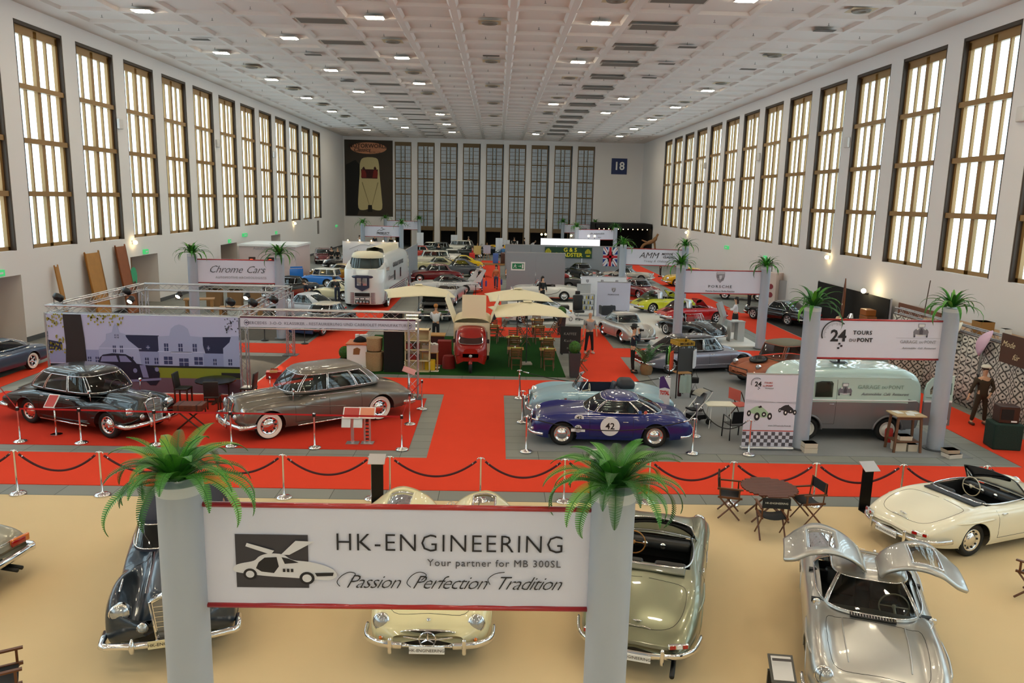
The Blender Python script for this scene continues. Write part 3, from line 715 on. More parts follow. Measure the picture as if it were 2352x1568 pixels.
def sl_rear(t, b, pm, txt='HK-ENGINEERING'):
    q = MB()
    q.tube(cr([(-1.85, .90, .44), (-2.2, .82, .43), (-2.4, .62, .42), (-2.49, .3, .41), (-2.5, 0, .41), (-2.49, -.3, .41), (-2.4, -.62, .42), (-2.2, -.82, .43), (-1.85, -.90, .44)], 5), .045, 10, flat=.6); o = q.obj('bumper', CHROME, t, 'all')
    for s in (1, -1): v = MB(); v.rbox((-2.52, s*.40, .43), (.06, .055, .24), .024); v.obj('overrider', CHROME, o, 60)
    plate(t, -2.55, .38, txt, -1, WHITE, .5, .11, size=.062)
    for s in (1, -1):
        q = MB(); q.rbox((0, 0, 0), (.06, .30, .075), .02, 0); q.box(-.036, -.03, -.13, -.06, -.025, .025, 1); q.box(-.036, -.03, -.05, .03, -.025, .025, 2); q.box(-.036, -.03, .045, .13, -.025, .025, 1)
        o = q.obj('tail_light', [CHROME, RED_L, WHITE], t, 60); o.location = (-2.36, s*.60, .545); o.rotation_euler = (0, .1, -s*.42)
    q = MB(); star(q, (0, 0, 0), .07); o = q.obj('badge', CHROME, t, 'all'); o.location = (-2.13, 0, .70); o.rotation_euler = (0, -.95, 0)
    q = MB(); q.tube(cr([(-2.22, -.2, .655), (-2.2, -.1, .67), (-2.21, 0, .663), (-2.2, .1, .67), (-2.22, .2, .652)], 4), .006, 5); q.obj('script_badge', CHROME, t, 'all')
    q = MB(); q.tube([(-2.1, -.55, .24), (-2.6, -.55, .22)], .035, 10); q.obj('exhaust_pipe', BLACK, t, 'all')
def sl_common(t, b):
    for s in (1, -1):
        for wx in (1.2, -1.2):       # eyebrow flares above the wheel arches
            q = MB()
            L = [(wx+dx, s*(b.yat(wx+dx, .74)+.012*(1-abs(dx)/.5)), .735-.10*max(0, dx if wx > 0 else -dx)*0) for dx in [-.5+i*.1 for i in range(11)]]
            q.tube(L, [.004]+[.022]*9+[.004], 6); q.obj('wheel_arch_flare', b_pm[0], t, 'all')
b_pm = [None]
def sl_roadster(label, col, metal, inm, sw='ivory', screen=CHROME, rim=None, cover=None):
    def fx(t, b, pm, lod):
        b_pm[0] = pm; sl_common(t, b); sl_rear(t, b, pm); 
        ws_frame(t, b, .62, .70, .90, .36, .28, .15, screen, bar=False)
        q = MB(); q.rbox((.33, 0, .80), (.26, 1.24, .16), .05, ry=.15); q.obj('dashboard', mat('dash_'+inm, inm, .45), t, 60)
        for y in (-.15, .15, .42):
            q = MB(); q.lathe([(.055, 0), (.05, -.015), (0, -.015)], 14, (0, 0, 0), 'X'); o = q.obj('gauge', [CHROME], t, 'all'); o.location = (.2, y, .82)
        rimL = []
        for s in (1, -1): rimL.append([(.45, s*.60, .925), (0, s*.665, .935), (-.45, s*.66, .925), (-.72, s*.56, .925)])
        q = MB(); full = cr([p for p in rimL[0]]+[(-.8, .3, .935), (-.8, -.3, .935)]+[p for p in rimL[1][::-1]], 5); q.tube(full, .018, 8); q.obj('cockpit_trim', CHROME, t, 'all')
        q = MB(); q.rbox((-.84, 0, .915), (.26, 1.16, .03), .014); q.obj('top_cover', cover or mat('tonneau', '#23262e', .6), t, 60)
    S = dict(rows=SLR, wb=2.40, r=.335, tr=.72, tw=.18, ra=.385, col=col, metal=metal, wheel='cap', capm=None, open=(-.74, .46, .72), tubz=.88, tubm=mat('tub_'+inm, inm, .6),
             head=[(1.99, .69, .63, .112, .12, .25)], seats=(-.3, .42, ('seat_'+inm, inm, .5), dict(w=.5, dy=.34, back=.42)), sw=(.12, .34, .86), swr=.2, swm=mat('ivory', '#d8cfb8', .35) if sw == 'ivory' else mat('wood_rim', '#a5743a', .3),
             doors=([.38, -.62], .34, .86), handles=[(-.45, .8)], fx=fx,
             lines=[[(-1.15, .02), (-1.2, .25), (-1.35, .34), (-1.8, .36), (-2.1, .3), (-2.2, .12), (-2.21, 0)], [(.62, .0), (.62, .3)], [(1.75, .3), (1.2, .33), (.62, .33)]], side=[[(.7, .62), (.4, .62)], [(.7, .56), (.35, .56)]], rim=rim)
    return car(label, S, 0, 'sports_car')
def gullwing(label, col, metal, inm):
    def fx(t, b, pm, lod):
        b_pm[0] = pm; sl_common(t, b); sl_front(t, b, pm); sl_rear(t, b, pm)
        q = MB()         # vent slats at the scuttle
        for i in range(16): q.cbox((.74, -.28+.56*i/15, .905), (.06, .012, .03), 0, ry=.2)
        q.cbox((.74, 0, .90), (.08, .6, .02), 1, ry=.2); q.obj('scuttle_vent', [CHROME, BLACK], t)
        for s in (1, -1):      # dark door openings: sill and reveal
            q = MB(); q.box(-.55, .42, s*.60-.1, s*.60+.1, .3, .72); q.box(.38, .46, s*.66-.14, s*.66+.14, .5, .9); q.box(-.62, -.54, s*.66-.14, s*.66+.14, .5, .9); q.obj('door_sill', mat('black_leather', '#131315', .4), t)
        for s in (1, -1):      # raised wing doors
            prof = [(.10, 1.285), (.20, 1.40), (.36, 1.50), (.55, 1.57), (.74, 1.60), (.90, 1.595), (1.04, 1.56), (1.17, 1.49), (1.30, 1.42), (1.43, 1.37)]
            P = cr([(.10+(y-.10)*.84, z) for y, z in prof], 4); N = len(P); rings = []; xs = []
            for i, (y, z) in enumerate(P):
                u = i/(N-1); fx0 = .18+.30*min(1, u/.55)-.0*u; rx0 = -.42-.22*min(1, u/.5)+.12*max(0, u-.6)/.4
                if u > .85: fx0 -= .10*(u-.85)/.15; rx0 += .16*(u-.85)/.15
                xs.append((rx0, fx0)); rings.append([Vector((rx0+(fx0-rx0)*k/12, s*y, z+.02*sin(pi*k/12))) for k in range(13)])
            i0, i1 = int(N*.36), int(N*.66); V = [p for r_ in rings for p in r_]; F = []; Gf = []
            for i in range(N-1):
                for k in range(12):
                    f = (i*13+k, i*13+k+1, (i+1)*13+k+1, (i+1)*13+k)
                    (Gf if i0 <= i < i1 and 2 <= k < 10 else F).append(f)
            q = MB(); q.add(V, F); d = q.obj('gullwing_door', pm, t, 'all'); md = d.modifiers.new('s', 'SOLIDIFY'); md.thickness = .045; md.offset = -1
            used = sorted({i for f in Gf for i in f}); mp = {i: k for k, i in enumerate(used)}; g = MB(); g.add([V[i] for i in used], [tuple(mp[i] for i in f) for f in Gf]); g.obj('side_window', CLEAR, d, 'all')
            q = MB(); q.tube([V[i*13+2] for i in range(i0, i1+1)]+[V[i1*13+k] for k in range(3, 11)]+[V[i*13+10] for i in range(i1-1, i0-1, -1)]+[V[i0*13+k] for k in range(9, 2, -1)], .016, 6, closed=True); q.obj('window_trim', CHROME, d, 'all')
            q = MB(); q.tube([(-.5, s*.52, 1.1), (-.42, s*.62, 1.5)], .012, 6); q.obj('door_strut', SATIN, d, 'all')
            q = MB(); q.lathe([(0, .02), (.07, .01), (.09, -.01)], 14, (0, 0, 0), 'Y'); o = q.obj('door_speaker', CHROME, t, 'all'); o.location = (.47, s*.56, .78)
    S = dict(rows=SLR, wb=2.40, r=.335, tr=.72, tw=.18, ra=.385, col=col, metal=metal, wheel='cap', open=(-.95, .50, .74), tubz=.88, tubm=mat('tub_'+inm, inm, .6),
             gh=dict(base=(.72, -1.42, .74, .885), top=(.16, -.62, .50, 1.24), win=[('front', .80), ('rear', .72), ('side', .78, -.42, 'open')], n=3.4, crown=.055, lean=1.5, s1=.94, skipcap=None),
             head=[(2.00, .68, .63, .118, .12, .25)], ind=[(2.07, .67, .43, .035)], seats=(-.25, .42, ('seat_'+inm, inm, .5), dict(w=.46, dy=.33, back=.4)), sw=(.2, .34, .86), swr=.2,
             mir=[(.72, .72, .88), (.72, -.72, .88)], fx=fx, lines=[[(1.9, .0), (1.88, .28), (1.6, .33), (.85, .33), (.80, .2), (.80, 0)]], trim=[[(1.75, .16), (1.2, .17), (.8, .17)]], tr_r=.010)
    S['trm'] = paint(col, metal)
    return car(label, S, 0, 'sports_car')
# ---- limousine
ADR = [(2.30, .80, .40, .46, .06, -.15), (2.22, .99, .80, .36, .34, -.22), (2.02, 1.03, .88, .30, .36, -.15), (1.6, 1.06, .90, .26, .34, -.13), (1.1, 1.08, .90, .26, .26, -.15), (.75, 1.10, .90, .25, .16, -.20), (.3, 1.10, .90, .25, .06, -.12),
       (-1.0, 1.08, .91, .25, .03, -.08), (-1.5, 1.04, .92, .26, .06, -.10), (-2.0, .99, .92, .30, .08, -.14), (-2.4, .88, .89, .34, .08, -.12), (-2.66, .72, .80, .38, .04, -.06), (-2.74, .6, .66, .42, .02, -.02)]
def limousine(label, col, metal, white, wide=True, long_=0, side='dark', txt=None, sw='ivory'):
    def fx(t, b, pm, lod):
        upright_grille(t, 2.36, .42, .94, .20, .27, .15)
        q = MB()     # long running fender creases
        for s in (1, -1):
            q.tube([(x, s*(b.yat(x, z)+.0), z) for x, z in cr([(1.9, .82), (1.2, .84), (.6, .76), (0, .66), (-.5, .60)], 5)], .012, 6)
        q.obj('wing_crease', pm, t, 'all')
        for s in (1, -1): q = MB(); q.tube([(.85, s*.9, .27), (-.95, s*.9, .27)], .022, 8); q.obj('sill_trim', CHROME, t, 'all')
        q = MB(); q.tube([(2.2, 0, 1.03), (.9, 0, 1.13)], .012, 6); q.obj('bonnet_trim', CHROME, t, 'all')
    win = [('front', .86), ('rear', .68)]+([('side', .82, .27), ('side', .24, -.34), ('side', -.37, -.72)] if wide else [('side', .84, .35), ('side', .31, -.30), ('side', -.34, -.74)])
    S = dict(rows=ADR, yf=(.36, .58, .84), wb=3.05+long_, r=.36, tr=.73, tw=.19, ra=.41, rr=.41, col=col, metal=metal, wheel='cap', white=white,
             gh=dict(base=(1.02, -1.80, .81, 1.05), top=(.56, -1.22, .66, 1.56), win=win, n=3.6, crown=.085, lean=1.5, s1=.88),
             head=[(2.20, .66, .74, .12)], fog=[(2.3, .38, .58, .075)], fb=dict(x=2.46, z=.42, hw=.90, c=.16, over=.3, h=.12), rb=dict(x=-2.78, z=.44, hw=.88, c=.14, over=.35, h=.12),
             doors=([.9, -.05, -.98], .36, 1.0), handles=[(.12, .9), (-.85, .9)], side=[[(2.0, .93), (1.2, .96), (.2, .97), (-1.0, .95)]], seats=(.05, .6, ('seat_tan', '#8a7c68', .7), dict(w=.55, dy=.36, back=.6)),
             sw=(.5, .36, 1.05), mir=[(.92, .78, 1.08), (.92, -.78, 1.08)], tail=[(-2.62, .62, .62, .08, .1, .14)], tag=[(2.52, .40, dict(txt=txt, m=mat('plate_red', '#c9b7a6', .4), w=.45, h=.1))] if txt else (), fx=fx, uz1=.6)
    return car(label, S, 0, 'limousine')

def loc(t, x, y, deg, s=1, z=None): t.location = (x, y, FZ_ if z is None else z); t.rotation_euler = (0, 0, radians(deg)); t.scale = (s, s, s); return t
def roof_patch(t, x0, x1, w, z, m, h=.03, name='soft_top'):
    q = MB(); q.rbox(((x0+x1)/2, 0, z), (abs(x1-x0), 2*w, h), h*.45); return q.obj(name, m, t, 60)
def disc(t, x, y, z, r, m, s=-1, tx=None, ts=.2, sy=1.0):
    q = MB(); q.lathe([(0, .0), (r, .0), (r, .006), (0, .006)], 28, (0, 0, 0), 'Y'); o = q.obj('number_roundel', m, t); o.location = (x, y, z); o.scale = (1, 1, sy)
    if tx: text(tx, ts, BLACK, o, (0, .008, 0), (pi/2, 0, pi), ext=.001, bold=.004)
    return o
# -- foreground
sg = gullwing('silver gullwing sports car with both doors raised, nose towards the bottom right', '#b9b9b6', .75, '#141416'); loc(sg, 5.66, 10.58, -110)
cg = gullwing('pale cream gullwing sports car with raised doors behind the big engineering banner', '#e6dcae', 0, '#2a1512'); loc(cg, -.83, 12.1, -91)
gr = sl_roadster('olive-silver open roadster seen from behind beside the right front column', '#8a8d76', .75, '#141414', 'wood', CHROME, None, paint('#6f7160', .3)); loc(gr, 2.74, 12.13, 73)
wr_ = sl_roadster('ivory open roadster with black cockpit parked at the right edge by the rope', '#e9e3cd', 0, '#15161a', 'ivory', mat('black_frame', '#15161a', .3)); loc(wr_, 10.12, 14.9, 20)
plate_txt = 'HK-ENGINEERING'
def cab_fx(t, b, pm, lod):
    upright_grille(t, 2.33, .40, .98, .17, .25, .10, (8, 2))
    q = MB(); q.tube([(2.2, 0, 1.07), (1.0, 0, 1.14)], .010, 6); q.obj('bonnet_trim', CHROME, t, 'all')
    for s in (1, -1): q = MB(); q.rbox((1.62, s*.70, .955), (.34, .03, .03), .012, ry=.08); q.obj('wing_lamp', CHROME, t, 60)
    plate(t, 2.5, .45, plate_txt, 1, mat('plate_cream', '#d8cda6', .4), .55, .12, size=.068)
CAB = dict(rows=[(2.26, .80, .36, .46, .08, -.2), (2.18, 1.00, .78, .36, .42, -.20), (2.0, 1.04, .87, .30, .44, -.12), (1.55, 1.07, .89, .28, .42, -.13), (1.1, 1.10, .88, .28, .34, -.22), (.75, 1.12, .86, .28, .2, -.3), (.3, 1.10, .84, .28, .06, -.12), (-.9, 1.06, .85, .28, .04, -.08), (-1.4, 1.0, .88, .28, .08, -.10), (-2.0, .85, .86, .32, .1, -.1), (-2.45, .6, .7, .4, .05, -.05)],
    yf=(.34, .56, .84), wb=2.85, r=.36, tr=.70, tw=.18, ra=.40, rr=.40, col='#39434f', metal=.55, wheel='cap',
    gh=dict(base=(.86, -1.35, .70, 1.08), top=(.52, -.95, .62, 1.46), win=[('front', .9), ('rear', .4), ('side', .84, -.1)], n=5, crown=.06, lean=1.2, s1=.86, roofm=mat('navy_softtop', '#171a2c', .8)),
    head=[(2.14, .66, .78, .135, .05, .05)], fog=[(2.28, .36, .60, .075)], ind=(), fb=dict(x=2.42, z=.42, hw=.88, c=.12, over=.48, h=.10), rb=dict(x=-2.55, z=.44, hw=.8, over=.4), doors=([.8, -.3], .4, 1.0), side=[[(2.0, .98), (.8, 1.04), (-.9, 1.0)]],
    seats=(0, .6, ('seat_grey', '#4a4a48', .7), dict(w=.5)), sw=(.5, .34, 1.06), mir=[(.8, .72, 1.08)], fx=cab_fx, uz1=.6)
loc(car('dark slate-blue cabriolet with navy soft top behind the left front column', CAB, 0, 'cabriolet'), -5.15, 12.2, -73)
W111 = dict(rows=[(2.35, .6, .7, .4, .0, 0), (2.2, .82, .82, .28, .01, -.02), (1.4, .90, .88, .24, .01, -.02), (.8, .93, .90, .24, .01, -.03), (-.8, .92, .90, .24, .01, -.03), (-1.5, .88, .89, .25, .01, .01), (-2.2, .80, .84, .28, .01, .03), (-2.42, .72, .80, .34, .01, .02), (-2.47, .6, .76, .4, .0, 0)],
    wb=2.75, r=.33, tr=.74, ra=.38, col='#9a9a8e', metal=.7, gh=dict(base=(.75, -1.5, .76, .90), top=(.25, -1.0, .60, 1.33), win=[('front', .85), ('rear', .8), ('side', .8, -.8)], n=4, crown=.05, lean=1.2),
    tail=[(-2.47, .62, .66, .05, .36, .13, ORANGE_L, .1), (-2.475, .58, .645, .05, .28, .11, RED_L, .1)], fb=dict(x=2.45, z=.45, hw=.86), rb=dict(x=-2.56, z=.46, hw=.86, c=.06, h=.13, wrap=.5), sideX=0, side=[[(2.2, .62), (-2.3, .58)]], trim=[[(-2.42, .0), (-2.42, .45)]],
    fx=lambda t, b, pm, lod: [(MB().tube([(-2.2, y, .26), (-2.62, y, .24)], .035, 10)).obj('exhaust_pipe', BLACK, t, 'all') for y in (-.35, -.45)])
loc(car('silver-grey coupe whose tail with amber-red lamps enters at the left edge', W111, 0, 'coupe'), -10.62, 12.35, 170)
# -- middle
lm = limousine('glossy black limousine with chrome grille beside the rope on red carpet', '#08080a', 0, False, False, 0); put(lm, (252, 1007), (72, 972), 'R', 3.05, .8)
gl = limousine('grey-brown limousine with whitewall tyres on the red carpet stand', '#6d675f', .45, True, True, .1, txt='300'); put(gl, (618, 1008), (870, 964), 'L', 3.15, .8)
ITR = [(2.0, .45, .45, .36, .0, -.02), (1.93, .62, .70, .27, .02, .0), (1.7, .72, .80, .22, .05, .05), (1.3, .80, .84, .2, .05, .05), (.8, .86, .84, .2, .03, .0), (.4, .90, .83, .2, .01, -.04), (-.6, .90, .83, .2, .01, -.03), (-1.1, .90, .85, .2, .01, .0), (-1.6, .85, .84, .24, .01, -.02), (-2.0, .75, .78, .28, .01, -.03), (-2.18, .58, .62, .36, 0, 0)]
def it_fx(t, b, pm, lod):
    q = MB(); q.lathe([(.30, 0), (.33, .02), (.30, .03)], 24, (0, 0, 0), 'X', 0, False); q.lathe([(.3, .005), (0, .005)], 24, (0, 0, 0), 'X', 1, False)
    for k in range(-4, 5): q.tube([(.02, k*.06, -.28*sqrt(1-(k/5)**2)), (.02, k*.06, .28*sqrt(1-(k/5)**2))], .006, 4)
    o = q.obj('grille', [CHROME, BLACK], t, 60); o.location = (1.98, 0, .53); o.scale = (1, .9, .75)
    for s in (1, -1):
        for x, sg, n_ in ((2.05, 1, 'bumper'), (-2.2, -1, 'bumper')):
            q = MB(); q.tube(cr([(x-sg*.35, s*.80, .32), (x-sg*.08, s*.66, .32), (x+sg*.03, s*.38, .32)], 5), .045, 8, flat=.6); q.tube([(x+sg*.03, s*.38, .24), (x+sg*.05, s*.38, .48)], .03, 8); q.obj('bumper', CHROME, t, 'all')
def it_coupe_fx(t, b, pm, lod):
    it_fx(t, b, pm, lod); y = b.yat(-.1, .58)
    wm = mat('roundel_white', '#dfe3e6', .4); disc(t, -.02, y+.012, .58, .25, wm, tx='42', ts=.24)
    disc(t, .78, b.yat(.78, .78)+.008, .78, .12, wm, tx='42', ts=.14, sy=.75)
    q = MB(); q.box(.62, .98, y+.02, y+.026, .42, .50); q.lathe([(0, 0), (.1, 0), (.1, .006), (0, .006)], 20, (.8, y+.02, .50), 'Y'); o = q.obj('rally_plate', wm, t); text('26', .12, BLACK, o, (.8, y+.032, .53), (pi/2, 0, pi), ext=.001)
    for x, c in ((-.78, '#3c62a8'), (-.92, '#c96a5c')): disc(t, x, .79, .96, .045, mat('sticker'+c, c, .4))
IT = dict(rows=ITR, wb=2.40, r=.32, tr=.66, ra=.37, col='#15206a', metal=.15, wheel='disc', capm=CHROME,
    gh=dict(base=(.62, -1.45, .72, .88), top=(.1, -.72, .54, 1.22), win=[('front', .84), ('rear', .80), ('side', .72, -.34), ('side', -.38, -.78)], n=3.2, crown=.06, lean=1.4, s1=.9, s0=.06),
    head=[(1.86, .60, .62, .11, .1, .12)], fog=[(1.98, .62, .42, .04)], tail=[(-2.05, .6, .55, .04, .07, .1)], doors=([.5, -.62], .3, .84), handles=[(-.42, .7)], seats=(-.2, .45, ('seat_blue', '#2d6f9c', .6), dict(back=.5)), sw=(.25, .3, .85), mir=[(.55, .74, .86)], fx=it_coupe_fx, tag=[(2.1, .44, dict(m=mat('redplate', '#b02a20', .4), w=.4, h=.1)), (-2.24, .44, dict(sgn=-1, m=mat('redplate', '#b02a20', .4), w=.3, h=.14))])
bc = car('dark blue racing coupe with start number 42 on its door', IT, 0, 'coupe'); put(bc, (1290, 1023), (1502, 1029), 'L', 2.40, .74)
def itr_fx(t, b, pm, lod):
    it_fx(t, b, pm, lod); ws_frame(t, b, .72, .62, .88, .34, .2, .16, CHROME, bar=False)
    q = MB(); q.rbox((-.85, .0, .98), (.5, .62, .34), .15); q.obj('headrest_fairing', mat('tonneau', '#23262e', .6), t, 60)
    q = MB(); q.box(.95, 1.02, b.yat(.95, .7)+.002, b.yat(.95, .7)+.008, .62, .72); q.obj('badge', mat('badge_red', '#8c2f22', .4), t)
ITC = dict(IT, col='#8fb0c0', metal=.15, fx=itr_fx, open=(-.62, .6, .74), tubz=.86, tubm=mat('tub_navy', '#1c2740', .6), seats=(-.2, .42, ('seat_navy', '#222c3c', .6), dict(back=.4)), mir=[(.62, .72, .86)]); ITC.pop('gh'); ITC.pop('tag')
ITC['doors'] = ([.6, -.55], .3, .82)
lb = car('light blue open racing roadster behind the dark blue coupe', ITC, 0, 'roadster')
bx, by = bc.location.x, bc.location.y; loc(lb, bx+.02, by+2.35, math.degrees(bc.rotation_euler.z)+2, bc.scale.x)
# panel van
def van():
    t = thing('panel_van', 'mint and grey vintage panel van with garage lettering between the columns', 'van'); MINT = mat('mint_paint', '#b9d3cd', .3, 0, 1); GR = mat('van_grey', '#77767a', .35, .2, .6)
    rows = [(2.0, 1.25, .60, .6, .02, -.3), (1.92, 1.75, .82, .42, .02, -.18), (1.6, 1.98, .86, .36, .02, -.15), (1.0, 2.08, .88, .36, .02, -.14), (-1.3, 2.08, .88, .36, .02, -.14), (-1.75, 2.02, .87, .36, .02, -.15), (-2.0, 1.85, .84, .38, .02, -.15), (-2.08, 1.5, .78, .45, .01, -.1)]
    b = Body(rows, (.4, .7, .93), .5, 0); wb = 2.35; ar = [(wb/2, .34, .42), (-wb/2, .34, .42)]
    q = b.mesh(ar); nf = []
    for f in q.f: z = sum(q.v[i][2] for i in f)/len(f); nf.append(0 if z > 1.20 else 1)
    q.m = nf; q.obj('body', [MINT, GR], t, 'all'); add_wheels(t, wb, .74, .34, .17, 'disc', False, mat('white_wheel', '#dedcd6', .4), 0); under(t, -1.9, 1.7, .8, wb, .34, .25, .6)
    arch_trim(t, b, ar, GR, .035)
    q = MB(); [q.tube([(x, s*(b.yat(x, 1.21)+.008), 1.21) for x in [1.9-.2*k for k in range(20)]], .022, 6) for s in (1, -1)]; q.obj('waist_trim', mat('white_trim', '#e8e8e6', .35), t, 'all')
    q = MB(); [q.tube([(x, s*(b.yat(x, 1.86)-.0), 1.86) for x in [1.5-.2*k for k in range(17)]], .012, 6) for s in (1, -1)]; q.obj('roof_gutter', MINT, t, 'all')
    doorseams(t, b, [1.2, .42], .5, 1.80); handles(t, b, [(.55, 1.1)])
    y = max(b.yat(0, 1.3), b.yat(-1, 1.35))+.006
    q = MB(); q.prism([(.55, y, 1.30), (1.05, y, 1.30), (1.05, y, 1.72), (.9, y, 1.76), (.6, y, 1.76), (.55, y, 1.7)], (0, .01, 0)); q.obj('side_window', GLASS, t)
    tm = mat('sage_lettering', '#7f9a90', .5); gm = mat('van_logo_grey', '#67656f', .5)
    text('GARAGE', .16, tm, t, (-.48, y+.004, 1.60), (pi/2, 0, pi), ext=.001, sp=1.05); text('DU', .11, tm, t, (-.93, y+.0, 1.585), (pi/2, 0, pi), ext=.001); text('PONT', .16, tm, t, (-1.27, y, 1.60), (pi/2, 0, pi), ext=.001, sp=1.05)
    text('Automobiles  Café  Restaurant', .115, gm, t, (-.96, y+.004, 1.40), (pi/2, 0, pi), ext=.001, shear=.4, sp=.95)
    logo_car(t, Vector((.20, y+.005, 1.52)), .40, Vector((-1, 0, 0)), Vector((0, 1, 0)))
    # opened rear door standing behind the tail
    q = MB(); zz = lambda z: z; o = [(-2.12, .84, .5), (-2.12, .84, 1.35), (-2.14, .84, 1.7), (-2.3, .84, 1.9), (-2.55, .84, 1.93), (-2.95, .84, 1.93), (-2.95, .84, .5)]
    q.prism([(x, .80, z) for x, _, z in o if z <= 1.2]+[], (0, .05, 0)) if False else None
    q.add([(-2.13, .80, .5), (-2.95, .80, .5), (-2.95, .80, 1.2), (-2.13, .80, 1.2), (-2.13, .86, .5), (-2.95, .86, .5), (-2.95, .86, 1.2), (-2.13, .86, 1.2)], [(0, 1, 2, 3), (4, 7, 6, 5), (0, 4, 5, 1), (0, 3, 7, 4), (1, 5, 6, 2)], 1)
    up = [(-2.13, 1.2), (-2.13, 1.5), (-2.18, 1.72), (-2.32, 1.88), (-2.6, 1.95), (-2.95, 1.95), (-2.95, 1.2)]
    win = [(-2.28, 1.40), (-2.27, 1.55), (-2.33, 1.66), (-2.42, 1.71), (-2.6, 1.74), (-2.9, 1.74), (-2.9, 1.40)]
    for i in range(7): j = (i+1) % 7; q.add([(up[i][0], y_, up[i][1]) for y_ in (.8, .86)]+[(up[j][0], y_, up[j][1]) for y_ in (.8, .86)]+[(win[i][0], y_, win[i][1]) for y_ in (.8, .86)]+[(win[j][0], y_, win[j][1]) for y_ in (.8, .86)], [(0, 2, 6, 4), (1, 5, 7, 3), (0, 1, 3, 2), (4, 6, 7, 5)], 0)
    q.add([(-2.13, .87, 1.18), (-2.95, .87, 1.18), (-2.95, .87, 1.24), (-2.13, .87, 1.24)], [(0, 1, 2, 3)], 2)
    d = q.obj('rear_door', [MINT, GR, WHITE], t); MB().prism([(x, .83, z) for x, z in win], (0, .005, 0)).obj('door_window', CLEAR, d)
    plate(d, 0, 0, None).location = (-2.62, .875, .62); d.children[-1].rotation_euler = (0, 0, pi/2); text('B W 95', .085, BLACK, d, (-2.62, .885, .62), (pi/2, 0, pi), ext=.001)
    text('WWW.GARAGEDUPONT.DE', .05, tm, d, (-2.5, .865, 1.31), (pi/2, 0, pi), ext=.001); text('24', .11, BLACK, d, (-2.6, .865, .86), (pi/2, 0, pi), ext=.001, bold=.003)
    return t
def logo_car(t, c, w, ax, nn, dark='#4a4853', mid='#77757f'):
    """vintage open car seen from the front, as printed on the banner and the van"""
    U = Vector((0, 0, 1)); h = w/2; P = lambda x, z, k=0: c+ax*(x*h)+U*(z*h)+nn*(.001*k)
    q = MB(); F = lambda pts, m, k: q.poly([P(x, z, k) for x, z in pts], m)
    for s in (1, -1):
        F([(s*.25, -.5), (s*.95, -.42), (s*1, -.15), (s*.85, .15), (s*.5, .3), (s*.25, .2)], 1, 1); F([(s*.72, -.85), (s*.93, -.85), (s*.95, -.4), (s*.70, -.4)], 0, 0)
        F([(s*(.5+.14*cos(a)), .25+.14*sin(a)) for a in [2*pi*k/12 for k in range(12)]], 2, 3)
    F([(-.3, -.55), (.3, -.55), (.34, 0), (.2, .5), (-.2, .5), (-.34, 0)], 1, 2); F([(-.22, -.45), (.22, -.45), (.24, 0), (0, .42), (-.24, 0)], 0, 3)
    F([(-.95, -.52), (.95, -.52), (.6, -.62), (0, -.74), (-.6, -.62)], 2, 2); F([(-.42, .45), (.42, .45), (.45, .95), (-.45, .95)], 1, 1); F([(-.36, .5), (.36, .5), (.38, .88), (-.38, .88)], 2, 2)
    return q.obj('logo', [mat('ld'+dark, dark, .6), mat('lm'+mid, mid, .6), mat('ll', '#d6d8dc', .6)], t)
va = van(); put(va, (1854, 1012), (2031, 1014), 'L', 2.35, .83, False); print('van', va.location, va.rotation_euler.z)
# streamlined saloon with black roof
DSR = [(2.25, .35, .5, .3, 0, 0), (2.15, .5, .74, .26, .02, .05), (1.9, .66, .86, .22, .04, .06), (1.4, .78, .90, .2, .03, .04), (.9, .86, .90, .2, .01, -.02), (.2, .90, .89, .2, .0, -.06), (-1.0, .90, .86, .2, .0, -.06), (-1.7, .84, .82, .22, .0, -.05), (-2.2, .72, .74, .28, .0, -.03), (-2.55, .55, .62, .34, .0, 0)]
DS = dict(rows=DSR, wb=3.12, r=.33, tr=.74, trr=.66, ra=.42, rr=.30, col='#8d8c9b', metal=.6, gh=dict(base=(1.0, -1.9, .76, .88), top=(.55, -1.15, .60, 1.36), win=[('front', .85), ('rear', .75), ('side', .84, .22), ('side', .18, -.45)], n=3.8, crown=.07, lean=1.2, s1=.93, s0=.05, roofm=paint('#141210')),
    head=[(2.02, .62, .56, .10)], doors=([1.0, .05, -.85], .28, .84), handles=[(.2, .76), (-.7, .76)], side=[[(1.9, .36), (-1.9, .36)]], fb=dict(x=2.3, z=.32, hw=.82, c=.25), rb=dict(x=-2.6, z=.42, hw=.68, c=.1, h=.12), tail=[(-2.52, .42, .55, .04, .3, .12), (-1.5, .69, 1.2, .15, .05, .05)],
    seats=(.3, .5, ('seat_dark', '#3a3030', .7), dict()), fx=lambda t, b, pm, lod: plate(t, -2.6, .54, None, -1, mat('dsplate', '#5b1f1c', .4), .7, .14))
put(car('silver-lilac streamlined saloon with black roof behind the clothes rack', DS, 0, 'saloon'), (1728, 852), (1512, 862), 'R', 3.12, .78)
